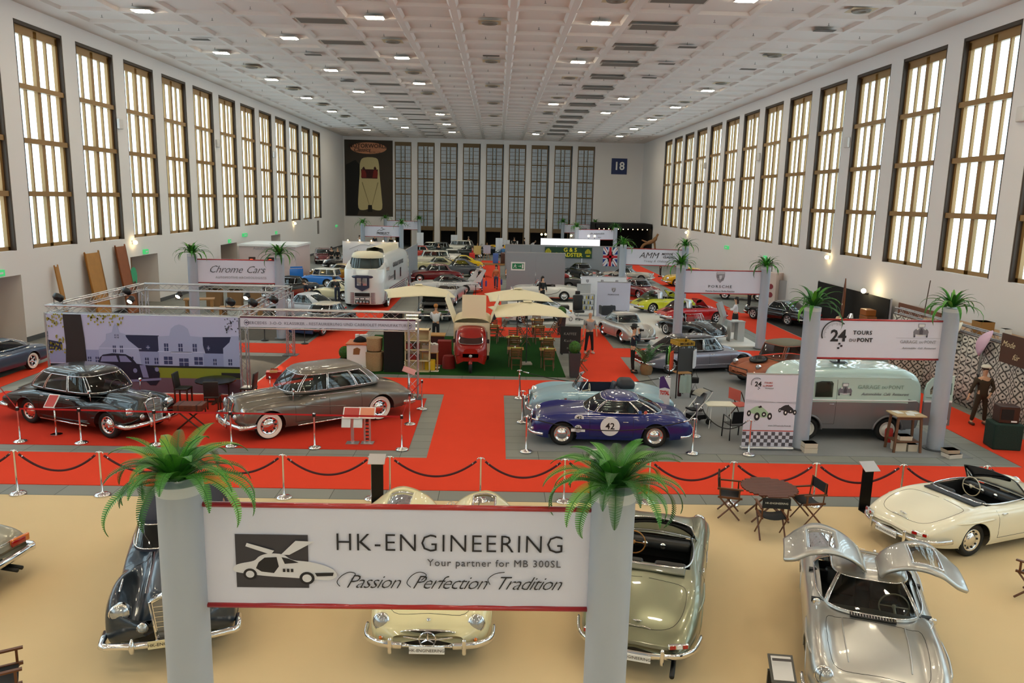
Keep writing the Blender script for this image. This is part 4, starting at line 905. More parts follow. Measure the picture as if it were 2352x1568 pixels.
# brown open car with spare wheel on the bonnet
def br_fx(t, b, pm, lod):
    q = MB(); q.lathe([(.17, -.06), (.24, -.085), (.32, -.05), (.34, 0), (.32, .05), (.24, .085), (.17, .06), (.17, -.06)], 28, (0, 0, 0), 'Z'); o = q.obj('spare_wheel', mat('shiny_rubber', '#131313', .25), t, 'all'); o.location = (1.15, .0, .93); o.rotation_euler = (0, .18, 0)
    q = MB()
    for k in range(5): q.cbox((1.62, -.3+.15*k, .74), (.18, .1, .02), 0, ry=.3)
    q.obj('bonnet_louvre', BLACK, t)
    q = MB(); q.tube(cr([(2.0, -.75, .45), (2.12, -.4, .42), (2.15, 0, .42), (2.12, .4, .42), (2.0, .75, .45)], 4), .03, 8); q.tube([(2.12, -.5, .42), (2.14, -.5, .7), (2.14, .5, .7), (2.12, .5, .42)], .02, 6); q.obj('bull_bar', BLACK, t, 'all')
BR = dict(rows=[(1.95, .5, .5, .3, .05, 0), (1.85, .68, .78, .26, .1, .0), (1.5, .80, .84, .24, .1, .02), (1.0, .88, .84, .24, .08, .0), (.6, .94, .80, .24, .03, -.1), (-.6, .94, .80, .24, .02, -.1), (-1.2, .9, .82, .24, .06, -.04), (-1.7, .7, .74, .3, .05, 0), (-1.9, .5, .6, .36, 0, 0)],
    wb=2.4, r=.3, tr=.66, ra=.36, col='#9a5638', metal=0, m=mat('matt_brown_paint', '#9a5638', .55), wheel='disc', gh=dict(base=(.72, -1.2, .70, .92), top=(.45, -.95, .62, 1.50), win=[('front', .88), ('rear', .5), ('side', .86, -.05)], n=4, crown=.10, lean=1.1, s1=.92, roofm=mat('khaki_canvas', '#6b6657', .9), glass=CLEAR, trimm=mat('brown_frame', '#8a4a34', .5), trr=.02),
    head=[(1.75, .6, .80, .09)], ind=[(1.9, .62, .6, .04)], fx=br_fx, tail=[(-1.85, .55, .6, .05, .08, .1)])
brc = car('matt brown open off-roader with spare wheel on bonnet and khaki top', BR, 0, 'off_road_car'); loc(brc, 10.9, 28.5, -155)
P911 = [(2.0, .45, .45, .3, 0, 0), (1.9, .56, .68, .24, .03, .04), (1.6, .66, .77, .2, .06, .10), (1.1, .76, .81, .2, .05, .07), (.7, .84, .81, .2, .01, .0), (.3, .87, .80, .2, 0, -.05), (-.5, .88, .80, .2, 0, -.05), (-1.0, .86, .82, .2, .0, -.03), (-1.5, .76, .80, .24, .0, -.03), (-1.9, .60, .70, .3, 0, -.02), (-2.05, .45, .55, .36, 0, 0)]
def bars(t, x, z, hw, n='bumper', m=None): bumper(t, x, z, hw, .12, 1 if x > 0 else -1, h=.12, d=.03, m=m)
def s911(label, col, metal=0, targa=True, closed=True, roof=None, whl='spoke', lod=1, name='sports_car', seatc='#17171a'):
    def fx(t, b, pm, lod):
        if targa:
            q = MB(); rings = []
            for x, k in ((-.42, 1), (-.75, .96)):
                rings.append([Vector((x, y*k, z)) for y, z in cr([(-.68, .84), (-.62, 1.05), (-.52, 1.24), (-.25, 1.30), (0, 1.31), (.25, 1.30), (.52, 1.24), (.62, 1.05), (.68, .84)], 3)])
            q.loft(rings, 0, False); o = q.obj('targa_bar', SATIN, t, 'all'); md = o.modifiers.new('s', 'SOLIDIFY'); md.thickness = .03
            ws_frame(t, b, .80, .66, .84, .42, .35, .14, BLACK)
            q = MB(); R = [[Vector((-.76, y, z)) for y, z in cr([(-.62, .86), (-.56, 1.1), (-.46, 1.23), (0, 1.28), (.46, 1.23), (.56, 1.1), (.62, .86)], 3)], [Vector((-1.1, y*.92, .84+(z-.84)*.72)) for y, z in cr([(-.62, .86), (-.56, 1.1), (-.46, 1.23), (0, 1.28), (.46, 1.23), (.56, 1.1), (.62, .86)], 3)], [Vector((-1.5, y*.8, .78+(z-.84)*.12)) for y, z in cr([(-.62, .86), (-.56, 1.1), (-.46, 1.23), (0, 1.28), (.46, 1.23), (.56, 1.1), (.62, .86)], 3)]]
            q.loft(R, 0, False); q.obj('rear_window', GLASS, t, 'all')
        q = MB(); [q.cbox((-1.55-.05*k, 0, b.zat(-1.55-.05*k, 0)+.008), (.03, .5, .012), 0) for k in range(6)]; q.box(-1.86, -1.5, -.27, .27, .6, .62); q.obj('engine_grille', BLACK, t)
        bars(t, 2.0, .36, .72); bars(t, -2.08, .42, .72)
    S = dict(rows=P911, yf=(.36, .56, .80), wb=2.25, r=.31, tr=.66, ra=.35, col=col, metal=metal, wheel=whl, head=[(1.66, .62, .62, .115, .1, .5)], tail=[(-1.98, .52, .52, .06, .30, .1, ORANGE_L, .5)], doors=([.62, -.45], .28, .8), handles=[(-.3, .72)], seats=(-.15, .4, ('s'+seatc, seatc, .6), dict(back=.5)), sw=(.3, .32, .85), fx=fx)
    if targa: S.update(open=(-.5, .62, .72), tubz=.82)
    if not targa: S['gh'] = dict(base=(.88, -1.55, .70, .84), top=(.3, -.62, .54, 1.24), win=[('front', .84), ('rear', .8), ('side', .72, -.30), ('side', -.34, -.74)], n=3.3, crown=.06, lean=1.35, s1=.9, roofm=roof)
    return car(label, S, lod, name)
P356 = [(1.9, .40, .45, .3, 0, 0), (1.82, .52, .68, .24, .02, .04), (1.6, .64, .78, .2, .05, .10), (1.2, .74, .81, .2, .06, .10), (.8, .84, .82, .2, .03, .0), (.4, .88, .82, .2, .0, -.06), (-.5, .88, .82, .2, .0, -.06), (-1.0, .84, .82, .2, .02, -.02), (-1.5, .70, .76, .24, .03, -.04), (-1.85, .52, .6, .3, 0, -.02), (-1.98, .4, .45, .34, 0, 0)]
def s356(label, col, metal=0, closed=True, seatc='#7c2420', lod=1, whl='disc'):
    def fx(t, b, pm, lod):
        bars(t, 1.95, .32, .68, m=pm if closed else CHROME); bars(t, -2.02, .36, .66)
        q = MB(); q.box(1.62, 1.78, -.012, .012, .64, .70); q.obj('bonnet_handle', CHROME, t)
        if not closed: ws_frame(t, b, .55, .62, .86, .36, .18, .2, CHROME)
    S = dict(rows=P356, yf=(.36, .56, .80), wb=2.10, r=.31, tr=.64, ra=.345, col=col, metal=metal, wheel=whl, head=[(1.60, .58, .60, .115, .1, .35)], ind=[(1.80, .56, .45, .03)], tail=[(-1.88, .5, .5, .05, .08, .06)], doors=([.5, -.5], .28, .8), handles=[(-.32, .72)], seats=(-.1, .4, ('s'+seatc, seatc, .6), dict(back=.42)), sw=(.25, .3, .84), fx=fx, swm=mat('ivory', '#d8cfb8', .35))
    if closed: S['gh'] = dict(base=(.68, -1.35, .70, .84), top=(.25, -.62, .56, 1.23), win=[('front', .86), ('rear', .7), ('side', .72, -.2), ('side', -.25, -.66)], n=3.4, crown=.06, lean=1.4, s1=.9, trim=False)
    else: S.update(open=(-.6, .42, .72), tubz=.84)
    return car(label, S, lod, 'sports_car')
FZ_ = .0515
loc(s356('silver rounded coupe facing the camera on the white stand', '#b4b5b3', .55), 6.35, 37.0, -73)
bs = s356('black open speedster with red interior on the white stand', '#08080a', 0, False, '#a02c22', whl='wire'); loc(bs, 9.75, 37.75, -62)
rt = s911('red open-top targa sports car behind the black speedster', '#b3141a'); loc(rt, 11.1, 42.9, 18)
yt = s911('lime-yellow targa sports car behind the red targa', '#cfd22e'); loc(yt, 10.35, 46.9, 16)
w9 = s911('white coupe under the nearer cafe parasol, nose to the left', '#e4e6e6', 0, False, roof=None); put(w9, (1226, 746), (1283, 737), 'L', 2.25, .73, False); w9.rotation_euler = (0, 0, radians(205)); w9.location.x -= .15
FZ_ = .0135
loc(s911('dark red coupe with black roof facing the camera behind the lilac partition', '#7c1418', 0, False, roof=paint('#0d0d0f')), 10.15, 54.3, -68)
loc(s356('bright red open roadster behind the dark red coupe', '#c21f18', 0, False, '#221a18'), 9.6, 60.5, -75)
# generic shapes for cars further back
def rows_of(L, W_, belt, hood, deck, nose=.55, tail=.55, fend=.0, zs=.24, rear=None):
    f, r = L*.47, -L*.53
    return [(f, nose-.12, W_*.6, zs+.12, 0, 0), (f-.08, nose+.05, W_*.92, zs+.04, .01, fend), (f-.5, hood-.06, W_, zs, .01+fend*.5, fend), (f-L*.27, belt-.05, W_, zs, .01, fend*.4), (f-L*.34, belt, W_, zs, 0, -.04), (r+L*.28, belt, W_, zs, 0, -.04), (r+L*.2, deck+.02, W_, zs, .01, -.02), (r+.25, deck-.06, W_*.97, zs+.03, .01, -.02), (r, tail-.1, W_*.7, zs+.12, 0, 0)]
def gen(label, col, kind='sedan', L=4.4, W_=.84, Hh=1.42, metal=0, lod=2, white=False, roof=None, cat='car', name='vintage_car', fend=.0, boxy=4, belt=.92, whl='disc', seatc='#3a302a', **kw):
    S = dict(rows=rows_of(L, W_, belt, belt-.04, belt-.06, fend=fend), wb=L*.58, r=.32, tr=W_-.12, ra=.365, col=col, metal=metal, wheel=whl, white=white, cat=cat, head=[(L*.47-.08, W_*.74, .66, .1)], tail=[(-L*.53+.02, W_*.7, .65, .04, .12, .08)], fb=dict(x=L*.47+.08, z=.4, hw=W_*.92, h=.1), rb=dict(x=-L*.53-.08, z=.42, hw=W_*.92, h=.1))
    if kind == 'sedan': S['gh'] = dict(base=(L*.15, -L*.33, W_*.88, belt-.02), top=(L*.06, -L*.24, W_*.72, Hh-.06), win=[('front', .86), ('rear', .8), ('side', .84, .1), ('side', .04, -.74)], n=boxy, crown=.06, lean=1.2, roofm=roof)
    if kind == 'coupe': S['gh'] = dict(base=(L*.14, -L*.38, W_*.88, belt-.02), top=(L*.02, -L*.16, W_*.70, Hh-.05), win=[('front', .86), ('rear', .8), ('side', .8, -.5)], n=3.4, crown=.05, lean=1.3, roofm=roof)
    if kind == 'wagon': S['gh'] = dict(base=(L*.13, -L*.51, W_*.92, belt-.02), top=(L*.07, -L*.46, W_*.82, Hh-.05), win=[('front', .86), ('rear', .8), ('side', .86, .35), ('side', .3, -.25), ('side', -.3, -.85)], n=6, crown=.05, lean=1.1, roofm=roof)
    if kind == 'soft': S['gh'] = dict(base=(L*.12, -L*.26, W_*.84, belt-.02), top=(L*.02, -L*.14, W_*.68, Hh-.06), win=[('front', .86), ('rear', .5), ('side', .78, -.15)], n=3.6, crown=.07, lean=1.2, roofm=roof or mat('black_softtop', '#17171a', .85))
    if kind == 'open':
        S['open'] = (-L*.16, L*.11, .74); S['tubz'] = belt-.04; S['seats'] = (-L*.05, .42, ('s'+seatc, seatc, .6), dict(back=.45)); S['sw'] = (L*.05, .34, belt-.03)
        S['fx'] = lambda t, b, pm, lod: ws_frame(t, b, L*.145, W_*.82, belt-.03, .36, .2, .15, CHROME)
    S.update(kw)
    return car(label, S, lod, name)
def facing_grille(w=.9, z=.62, h=.14): return lambda t, b, pm, lod: (MB().rbox((b.x0+.02, 0, z), (.05, w, h), .02)).obj('grille', CHROME, t)
loc(gen('white open grand tourer with curved black side line, tail to the right', '#e2e0d9', 'open', 4.8, .88, belt=.95, whl='cap', lod=1, side=[[(.9, .62), (.3, .45), (-.3, .42), (-.9, .56), (-1.15, .78)]], sm=BLACK, sr=.014, fb=dict(x=2.34, z=.4, hw=.84)), 3.2, 51.85, 178)
loc(gen('dark grey open tourer with red seats behind the white grand tourer', '#3a3c3f', 'open', 5.0, .88, metal=.5, belt=.98, seatc='#8e2220', lod=1, fend=.05, fx=lambda t, b, pm, lod: [ws_frame(t, b, .8, .72, .95, .36, .2, .15, CHROME), roof_patch(t, -.8, -1.5, .7, 1.05, mat('red_hood', '#8a1f1f', .7), .25, 'folded_top')]), 3.9, 57.6, 184)
loc(gen('silver sports car with black soft top near the British flag', '#a6a39c', 'soft', 4.4, .80, 1.25, .7, belt=.82, fend=.06, whl='wire', lod=1), 11.2, 64.9, -24)
loc(gen('black vintage sports coupe facing the camera before the grey partition', '#0c0c0e', 'coupe', 4.4, .82, 1.34, fend=.08, belt=.88, lod=1, fx=facing_grille(.3, .6, .35)), 7.5, 66.4, -70)
loc(gen('white car partly hidden behind the grey exit partition', '#e3e5e3', 'sedan', 4.2, belt=.9), 5.4, 70.5, -85)
loc(gen('cream compact saloon by the white advertising totem near the right wall', '#e0d3bd', 'sedan', 3.9, .78, 1.5, fend=.05, lod=1), 17.5, 54.1, 158)
loc(gen('black modern sports coupe with five-spoke silver wheels by the right wall', '#060608', 'coupe', 4.4, .9, 1.28, belt=.8, whl='spoke', capm=mat('alloy', '#cfd2d6', .25, .6), lod=1, fend=.04), 16.5, 43.9, 118)
mu = gen('steel-blue fastback coupe entering at the left edge beside the wall', '#4e5b73', 'coupe', 4.6, .88, 1.3, .6, belt=.92, white=True, whl='spoke', lod=1); loc(mu, -18.05, 27.0, -96)
FZ_ = .0135
loc(gen('black open muscle car with raised bonnet under the rear cafe parasol', '#0b0b0d', 'open', 5.2, .95, belt=.92, lod=1, fx=lambda t, b, pm, lod: [ws_frame(t, b, .75, .76, .90, .34, .2, .12, BLACK), facing_grille(1.5, .6, .18)(t, b, pm, lod), (MB().box(.9, .96, -.7, .7, .92, 1.5)).obj('raised_bonnet', pm, t), (MB().rbox((1.6, 0, .93), (.9, 1.2, .1), .04)).obj('engine', mat('engine', '#4a4a4a', .4, .7), t)]), -3.35, 43.2, -88)
bm = gen('dark grey racing saloon with beige roof standing behind the truss banner', '#4c4e50', 'sedan', 4.2, .80, 1.4, .4, roof=paint('#b9b4a4', .3), lod=1, whl='spoke', fx=lambda t, b, pm, lod: [facing_grille(1.2, .64, .16)(t, b, pm, lod), plate(t, 2.07, .46, 'GO 777 H', 1, WHITE, .5, .11, size=.09), (MB().rbox((2.0, 0, .27), (.1, 1.3, .16), .03)).obj('front_spoiler', mat('navy', '#2a3b66', .5), t, 60)]); loc(bm, -8.5, 37.7, -108)
loc(gen('black and red two-tone vintage cabriolet left of the white touring bus', '#100e10', 'soft', 4.4, .82, 1.45, fend=.1, belt=1.0, lod=1, fx=lambda t, b, pm, lod: [upright_grille(t, 2.12, .4, .9, .2, .24, .1, (6, 2)), [(MB().box(-1.0, .9, s*.825-.01, s*.825+.02, .34, .7)).obj('red_side_panel', paint('#8a1d16'), t) for s in (1, -1)]]), -13.2, 49.4, -112)
def bub_fx(t, b, pm, lod):     # front door swung open
    q = MB(); q.rbox((2.0, -.55, .75), (.06, 1.0, .9), .03, rz=-.9); q.rbox((2.0, -.55, 1.3), (.05, .9, .12), .02, rz=-.9); q.obj('front_door', pm, t, 60)
loc(gen('blue microcar with white roof and its front door open beside the bus', '#2d79d0', 'wagon', 3.0, .7, 1.4, roof=paint('#e9e8e2'), lod=1, belt=.9, fx=bub_fx), -12.9, 56.4, 170)
loc(gen('cream bubble-shaped small car with a man leaning over it by the bus', '#e3dcb8', 'coupe', 3.0, .7, 1.3, belt=.8, lod=1), -10.45, 49.4, 175)
loc(gen('gold coupe behind the blue and white microcar', '#9d7d25', 'coupe', 4.6, .86, 1.3, .3), -12.6, 61.5, 185)
def wing_fx(t, b, pm, lod):
    for s in (1, -1): q = MB(); q.prism([(-2.15, s*.78, .85), (-2.75, s*.78, .85), (-3.15, s*.78, 1.75), (-2.9, s*.78, 1.75)], (0, s*.05, 0)); q.obj('wing_upright', pm, t)
    q = MB(); q.rbox((-3.0, 0, 1.76), (.36, 1.62, .05), .02); q.obj('rear_wing', pm, t, 60); text('road runner', .2, BLACK, t, (-2.1, .905, .7), (pi/2, 0, pi), ext=.001)
loc(gen('white muscle car with a tall rear wing and black roof right of the bus', '#d5d5d6', 'coupe', 5.3, .9, 1.35, roof=mat('vinyl', '#2b2b2d', .7), lod=1, fx=wing_fx), -3.75, 54.3, 197, .93)
loc(gen('silver convertible with white cover behind the front parasol', '#b9bcc0', 'open', 4.8, .88, metal=.6, lod=1), -3.1, 49.3, -97)
FAR = [('dark red classic saloon with bright glass behind the winged muscle car', '#6c1219', 'sedan', -5.0, 61.6, 195), ('grey classic coupe near the aisle behind the dark red saloon', '#4c545c', 'coupe', -3.4, 66.4, 190), ('bright yellow sports car in the far left car rows', '#e3c200', 'coupe', -3.4, 72.5, 188),
       ('pale gold hardtop behind the grey coupe in the far rows', '#b3ac82', 'coupe', -5.4, 69.5, 188), ('beige estate car beside the advertising partition far back', '#d6cfbd', 'wagon', -6.9, 76.5, 185), ('white boxy saloon facing the camera in the far rows', '#e6e4dc', 'sedan', -4.6, 80.8, -80), ('red saloon behind the beige estate car', '#b7352a', 'sedan', -8.8, 85, 190),
       ('dark green rounded saloon in the far rows', '#1f3330', 'sedan', -6.6, 90.5, -110), ('cream topped green saloon far back by the tall doors', '#2c3b35', 'sedan', -8.0, 93, -120, '#e8e0c8'), ('dark blue American convertible behind the painter easels', '#16202c', 'open', -1.4, 93.4, 200), ('white van-roofed car far back near the centre doors', '#e4dfd0', 'wagon', -5.2, 96.5, 170), ('yellow vintage racer far back behind the easels', '#e2b40e', 'open', 0.8, 98.5, 200),
       ('dark red wood-sided estate car by the left wall', '#5f1016', 'wagon', -17.2, 77, -75), ('dark grey vintage saloon beside the wood-sided estate', '#34383c', 'sedan', -14.7, 78.5, -75), ('black vintage convertible at the left partition corner', '#121416', 'sedan', -12.2, 80.5, -75), ('orange sports car half hidden by the grey exit partition', '#e08a16', 'coupe', 1.75, 66.5, -95),
       ('yellow sports car behind the motor classic banner', '#dba900', 'coupe', 15.7, 62.3, 185), ('dark green limousine in the far left rows', '#17231f', 'sedan', -3.2, 88, 195), ('blue-grey saloon close to the far easels', '#3b4a5c', 'sedan', 1.9, 90.2, 190), ('black open car with chrome front far left of the aisle', '#0d0d10', 'open', -13.6, 70.5, 190),
       ('white roadster low behind the grey partition with a raised boot', '#dfe2e6', 'open', 4.0, 61.5, 175), ('silver coupe half hidden behind the truss corner on the left', '#b9bfc8', 'coupe', -10.4, 41.6, 160), ('orange-red pickup beside the information stand left of the bus', '#a5482c', 'coupe', -11.0, 66.5, 10)]
for i, a in enumerate(FAR):
    loc(gen(a[0], a[1], a[2], [4.3, 4.5, 4.1][i % 3], .84, [1.42, 1.5, 1.38][i % 3], roof=paint(a[6]) if len(a) > 6 else None, fend=.04*(i % 2)), a[3], a[4], a[5])
# streamlined touring bus
def bus():
    t = thing('streamlined_bus', 'white streamlined touring bus with dark blue shield and red side stripes', 'bus'); WP = paint('#dfe3e4'); L, Wd = 10.5, 1.22
    
    def ring(x, k=1, zmax=3.1, sh=0): return [Vector((x, y*k, z)) for y, z in ([(-.3, .3), (-1.16, .3), (-1.2, .5), (-Wd, 1.2), (-1.2, 2.3), (-1.12, 2.7), (-.9, zmax-.12), (-.45, zmax), (.45, zmax), (.9, zmax-.12), (1.12, 2.7), (1.2, 2.3), (Wd, 1.2), (1.2, .5), (1.16, .3), (.3, .3)])]
    q = MB(); rings = [ring(0.12, .35, 2.0), ring(.05, .72, 2.15), ring(-.12, .92, 2.25), ring(-.5, 1, 2.35), ring(-1.15, 1, 2.75), ring(-1.5, 1, 3.05), ring(-2.2, 1, 3.1)]+[ring(-2.2-k, 1, 3.1) for k in range(1, 8)]+[ring(-9.9, .96, 3.05), ring(-10.3, .7, 2.6)]
    for r in rings[:5]:
        for p in r: p.z = min(p.z, 2.35+.0*p.x) if p.x > -1 else p.z
    q.loft(rings, 0, True, True); q.obj('body', WP, t, 50)
    q = MB()   # raised glazed cockpit
    def ck(z, s, dx): return [Vector((-1.35+dx+cos(a)*1.0*s*(1 if cos(a) > 0 else .9), sin(a)*1.08*s, z)) for a in [2*pi*k/32 for k in range(32)]]
    q.loft([ck(2.1, 1, 0), ck(2.36, 1, 0)], 0, True); q.loft([ck(2.95, .88, -.1), ck(3.02, .89, -.1), ck(3.2, .82, -.15), ck(3.3, .6, -.2), ck(3.34, .1, -.2)], 0, True)
    c = q.obj('cockpit', mat('cream_roof', '#dbd2b6', .4), t, 'all'); g = MB(); g.loft([ck(2.36, .99, 0), ck(2.95, .87, -.1)], 0, True); g.obj('windscreen', GLASS, c, 'all')
    q = MB()
    for a in (.5, -.5, 1.3, -1.3): q.tube([ck(2.36, 1, 0)[int(a*32/(2*pi)) % 32], ck(2.95, .88, -.1)[int(a*32/(2*pi)) % 32]], .025, 6)
    q.obj('cockpit_pillar', BLACK, c); 
    NV = mat('navy_paint', '#1d2040', .3, 0, 1); q = MB(); q.tube([(.14-.9*(1-cos(a))*.55, sin(a)*1.12, 1.92) for a in [radians(-80+160*k/20) for k in range(21)]], .10, 8, flat=.35); q.prism([(.19, -.42, 1.95), (.19, .42, 1.95), (.19, .42, 1.3), (.19, 0, 1.08), (.19, -.42, 1.3)], (.03, 0, 0)); q.obj('shield', NV, t)
    q = MB()
    for s in (1, -1): q.box(.22, .25, min(s*.05, s*.30), max(s*.05, s*.30), 1.42, 1.86)
    q.obj('grille', CHROME, t)
    text('GM', .34, CHROME, t, (.255, 0, 1.65), (pi/2, 0, pi/2), ext=.004)
    RD = mat('maroon_slats', '#6d1c2e', .4)
    for s in (1, -1):
        for k in range(9): q = MB(); z = .36+k*.075; q.tube([(.12, s*.50, z), (.02, s*.86, z), (-.2, s*1.08, z), (-.5, s*1.2, z), (-.8, s*1.225, z)], .022, 6); q.obj('front_slat', RD, t, 'all')
    for k in range(6): q = MB(); z = .45+k*.12; q.tube([(-1.9, 1.235, z), (-9.8, 1.235, z)], .02, 6); q.obj('side_stripe', RD, t, 'all')
    q = MB(); q.box(.14, .20, -.44, .44, .78, .98, 0); q.box(.14, .2, -.42, .42, .35, .52, 0); q.box(.14, .2, -.42, .42, .58, .70, 0); q.obj('air_intake', BLACK, t)
    for y in (-.3, -.1, .1, .3): headlight(t, (.22, y, .43), .075, lod=1)
    for y in (-.3, 0, .3): q = MB(); q.box(.2, .215, y-.12, y+.12, .6, .68); q.obj('badge_panel', WHITE, t)
    for x in (-1.3, -8.3): 
        for s in (1, -1):
            ty, cq, ri = wheel_mesh(.48, .28, 'disc', True, 1); o = P_(ty, 'wheel', t); o.location = (x, s*1.14, .48); o.rotation_euler = (0, 0, 0 if s > 0 else pi); P_(cq.mesh('hubcap', [CHROME, BLACK], 'all'), 'hubcap', o)
            q = MB(); q.tube([(x+cos(a)*.56, s*1.235, .48+sin(a)*.56) for a in [pi*k/14 for k in range(15)]], .03, 6); q.obj('wheel_arch', WP, t)
    q = MB(); q.loft([[Vector((x, y, z)) for y, z in ((-.6, 3.0), (-.5, 3.35), (0, 3.45), (.5, 3.35), (.6, 3.0))] for x in (-3.6, -4.2, -7.5, -9)], 0, False); q.obj('roof_fairing', mat('cream_roof', '#dbd2b6', .4), t, 'all')
    text('GENERAL MOTORS', .42, mat('grey_letter', '#55575c', .4), t, (-5.2, 1.215, 2.35), (pi/2, 0, pi), ext=.01, sp=1.1); text('Chromecars', .4, mat('grey_letter', '#55575c', .4), t, (-2.6, 1.24, 1.7), (pi/2, 0, pi), ext=.002, shear=.3)
    for x in (-4, -6.2): q = MB(); q.box(x, x+.4, 1.2, 1.235, 1.4, 2.0); q.obj('side_window', GLASS, t)
    for s in (1, -1):
        q = MB(); [q.tube([(-1.0, s*1.2, z), (-1.7, s*1.26, z)], .02, 5) for z in (2.2, 2.28, 2.36)]; q.obj('side_louvre', CHROME, t)
    return t
bt = bus(); loc(bt, -7.85, 45.45, -92.5)
# small three-wheeled van of the cafe
def trike():
    t = thing('three_wheeled_van', 'red three-wheeled delivery van with cream box body on the green turf', 'van'); RP = paint('#8e1710'); CP = mat('cream_panel', '#e4d9bb', .5)
    q = MB(); rings = []
    for x, w, zt, zb in ((1.28, .30, .95, .45), (1.22, .52, 1.02, .34), (1.1, .60, 1.12, .30), (.9, .63, 1.45, .3), (.72, .62, 1.62, .3), (.5, .60, 1.68, .3), (.1, .60, 1.68, .3)):
        rings.append([Vector((x, y, z)) for y, z in cr([(-w*.9, zb), (-w, zb+.3), (-w*.97, zt-.35), (-w*.8, zt-.06), (0, zt), (w*.8, zt-.06), (w*.97, zt-.35), (w, zb+.3), (w*.9, zb)], 3)])
    q.loft(rings, 0, False); q.poly([p for p in rings[0]][::-1]); q.poly(rings[-1]); q.obj('cab', RP, t, 50)
    q = MB(); W_ = cr([(-.42, 1.12), (-.44, 1.3), (-.40, 1.46), (0, 1.52), (.40, 1.46), (.44, 1.3), (.42, 1.12), (0, 1.08)], 3, True); q.poly([Vector((1.17-(z-1.1)*.95, y, z+.012)) for y, z in W_][::-1]); q.obj('windscreen', mat('dark_screen', '#2a1412', .08, 0, 1), t)
    q = MB(); q.tube([Vector((1.18-(z-1.1)*.95, y, z+.015)) for y, z in W_], .012, 5, closed=True); q.obj('window_trim', CHROME, t)
    for s in (1, -1): q = MB(); q.prism([(.25, s*.60, 1.1), (.8, s*.62, 1.1), (.62, s*.60, 1.5), (.25, s*.58, 1.5)], (0, s*.02, 0)); q.obj('side_window', GLASS, t)
    q = MB(); q.lathe([(.14, -.06), (.2, -.05), (.24, -.02), (.25, .02), (.22, .06), (.14, .07)], 20, (1.34, 0, .25), 'Y'); q.obj('front_wheel', RUBBER, t, 'all')
    q = MB(); q.rbox((1.36, 0, .42), (.36, .16, .16), .07, ry=.1); q.obj('mudguard', RP, t, 60)
    headlight(t, (1.34, 0, .66), .07, lod=1)
    for s in (1, -1):
        ty, cq, ri = wheel_mesh(.26, .14, 'disc', False, 2); o = P_(ty, 'wheel', t); o.location = (-1.3, s*.62, .26); P_(cq.mesh('hubcap', [CHROME, BLACK]), 'hubcap', o)
        q = MB(); q.rbox((1.02, s*.66, 1.2), (.04, .1, .16), .02); q.obj('wing_mirror', BLACK, t)
    q = MB(); q.box(-2.1, .05, -.70, .70, .45, .6); q.box(-2.1, .05, -.72, -.69, .6, 1.75); q.box(-2.1, -2.05, -.7, .7, .6, 1.75); q.box(0, .05, -.7, .7, .6, 1.75); q.box(-2.1, .05, .69, .72, .6, 1.1)
    A = [Vector((0, cos(a)*.72, 1.72+sin(a)*.22)) for a in [pi*k/12 for k in range(13)]]; q.loft([[p+Vector((x, 0, 0)) for p in A] for x in (.06, -2.1)], 0, False); q.obj('box_body', CP, t)
    q = MB(); q.box(-.08, .0, -.4, .55, 1.92, 2.85); q.obj('raised_front_flap', CP, t)
    for s in (1, -1): q = MB(); q.box(-2.0, 0, -.01, .01, 0, 1.0); o = q.obj('raised_side_flap', CP, t); o.location = (0, s*.73, 1.75); o.rotation_euler = (-s*.35, 0, 0)
    return t
tr_ = trike(); at(tr_, 1080, 858, -90, 1.0, 1.35)
# ---------------- columns, ferns, banners ----------------
COLM = mat('grey_column_paint', '#a7b1bf', .45, .1); CAPM = mat('column_cap', '#c5cbcf', .4); BASEM = mat('base_plate', '#4c5055', .5, .3)
BANM = mat('banner_cloth', '#d3d5e6', .75); REDR = mat('red_rail', '#a8161a', .3, 0, .5); INK = mat('black_ink', '#1c1b22', .6); GINK = mat('grey_ink', '#8d9096', .6)
FERN = [mat('fern_green', '#3f8a26', .5), mat('fern_dark', '#245c1c', .5), mat('fern_light', '#62a534', .5)]
def frond(q, az, L, up, droop, wid, n, rnd, wave=.0, plain=False):
    P = []; p = Vector((cos(az)*.04, sin(az)*.04, 0)); a = up
    for i in range(n+1):
        P.append(p.copy()); a -= droop*(1.7*i/n+.15)/n; d = Vector((cos(az)*cos(a), sin(az)*cos(a), sin(a))); p = p+d*(L/n)
    side0 = Vector((-sin(az), cos(az), 0)); m = rnd.choice((0, 0, 1, 1, 2))
    for i in range(n):
        d = (P[i+1]-P[i]).normalized(); nn = side0.cross(d).normalized(); u = (i+.5)/n; w = wid*min(1, u*5+.25)*(1-u**2.2)**.8+.004
        if plain: continue
        for s in (1, -1):
            b = P[i]; e = (P[i+1]-P[i]); t = b+side0*(s*w)+d*(w*.30)-nn*(w*.18)
            q.add([b, b+e*.85, t+e*.45, t], [(0, 1, 2, 3)], m)
    q.tube(P, [.006]+[.004]*(n-1)+[.001], 4, 1)
    if plain:
        R = []
        for i in range(n+1):
            u = i/n; w = wid*min(1, u*4+.3)*(1-u**3)+.002; d = (P[min(i+1, n)]-P[max(i-1, 0)]).normalized(); nn = side0.cross(d).normalized(); R.append([P[i]+side0*w, P[i]+nn*w*.25, P[i]-side0*w])
        q.loft(R, m, False)
def fern(label, loc, r=.8, seed=1, big=False, group=None):
    rnd = random.Random(seed); q = MB(); N = 44 if big else 34
    for k in range(N):
        az = 2.4*k+rnd.uniform(-.2, .2); u = k/N
        frond(q, az, r*rnd.uniform(.75, 1.15)*(.62+.5*u), 1.45-1.25*u+rnd.uniform(-.1, .1), 1.1+1.5*u+rnd.uniform(-.2, .3), .105*r if big else .052*r, 46 if big else 8, rnd, plain=not big)
    o = q.obj('potted_fern', FERN, None, False, loc); tag(o, label, 'fern', group); return o
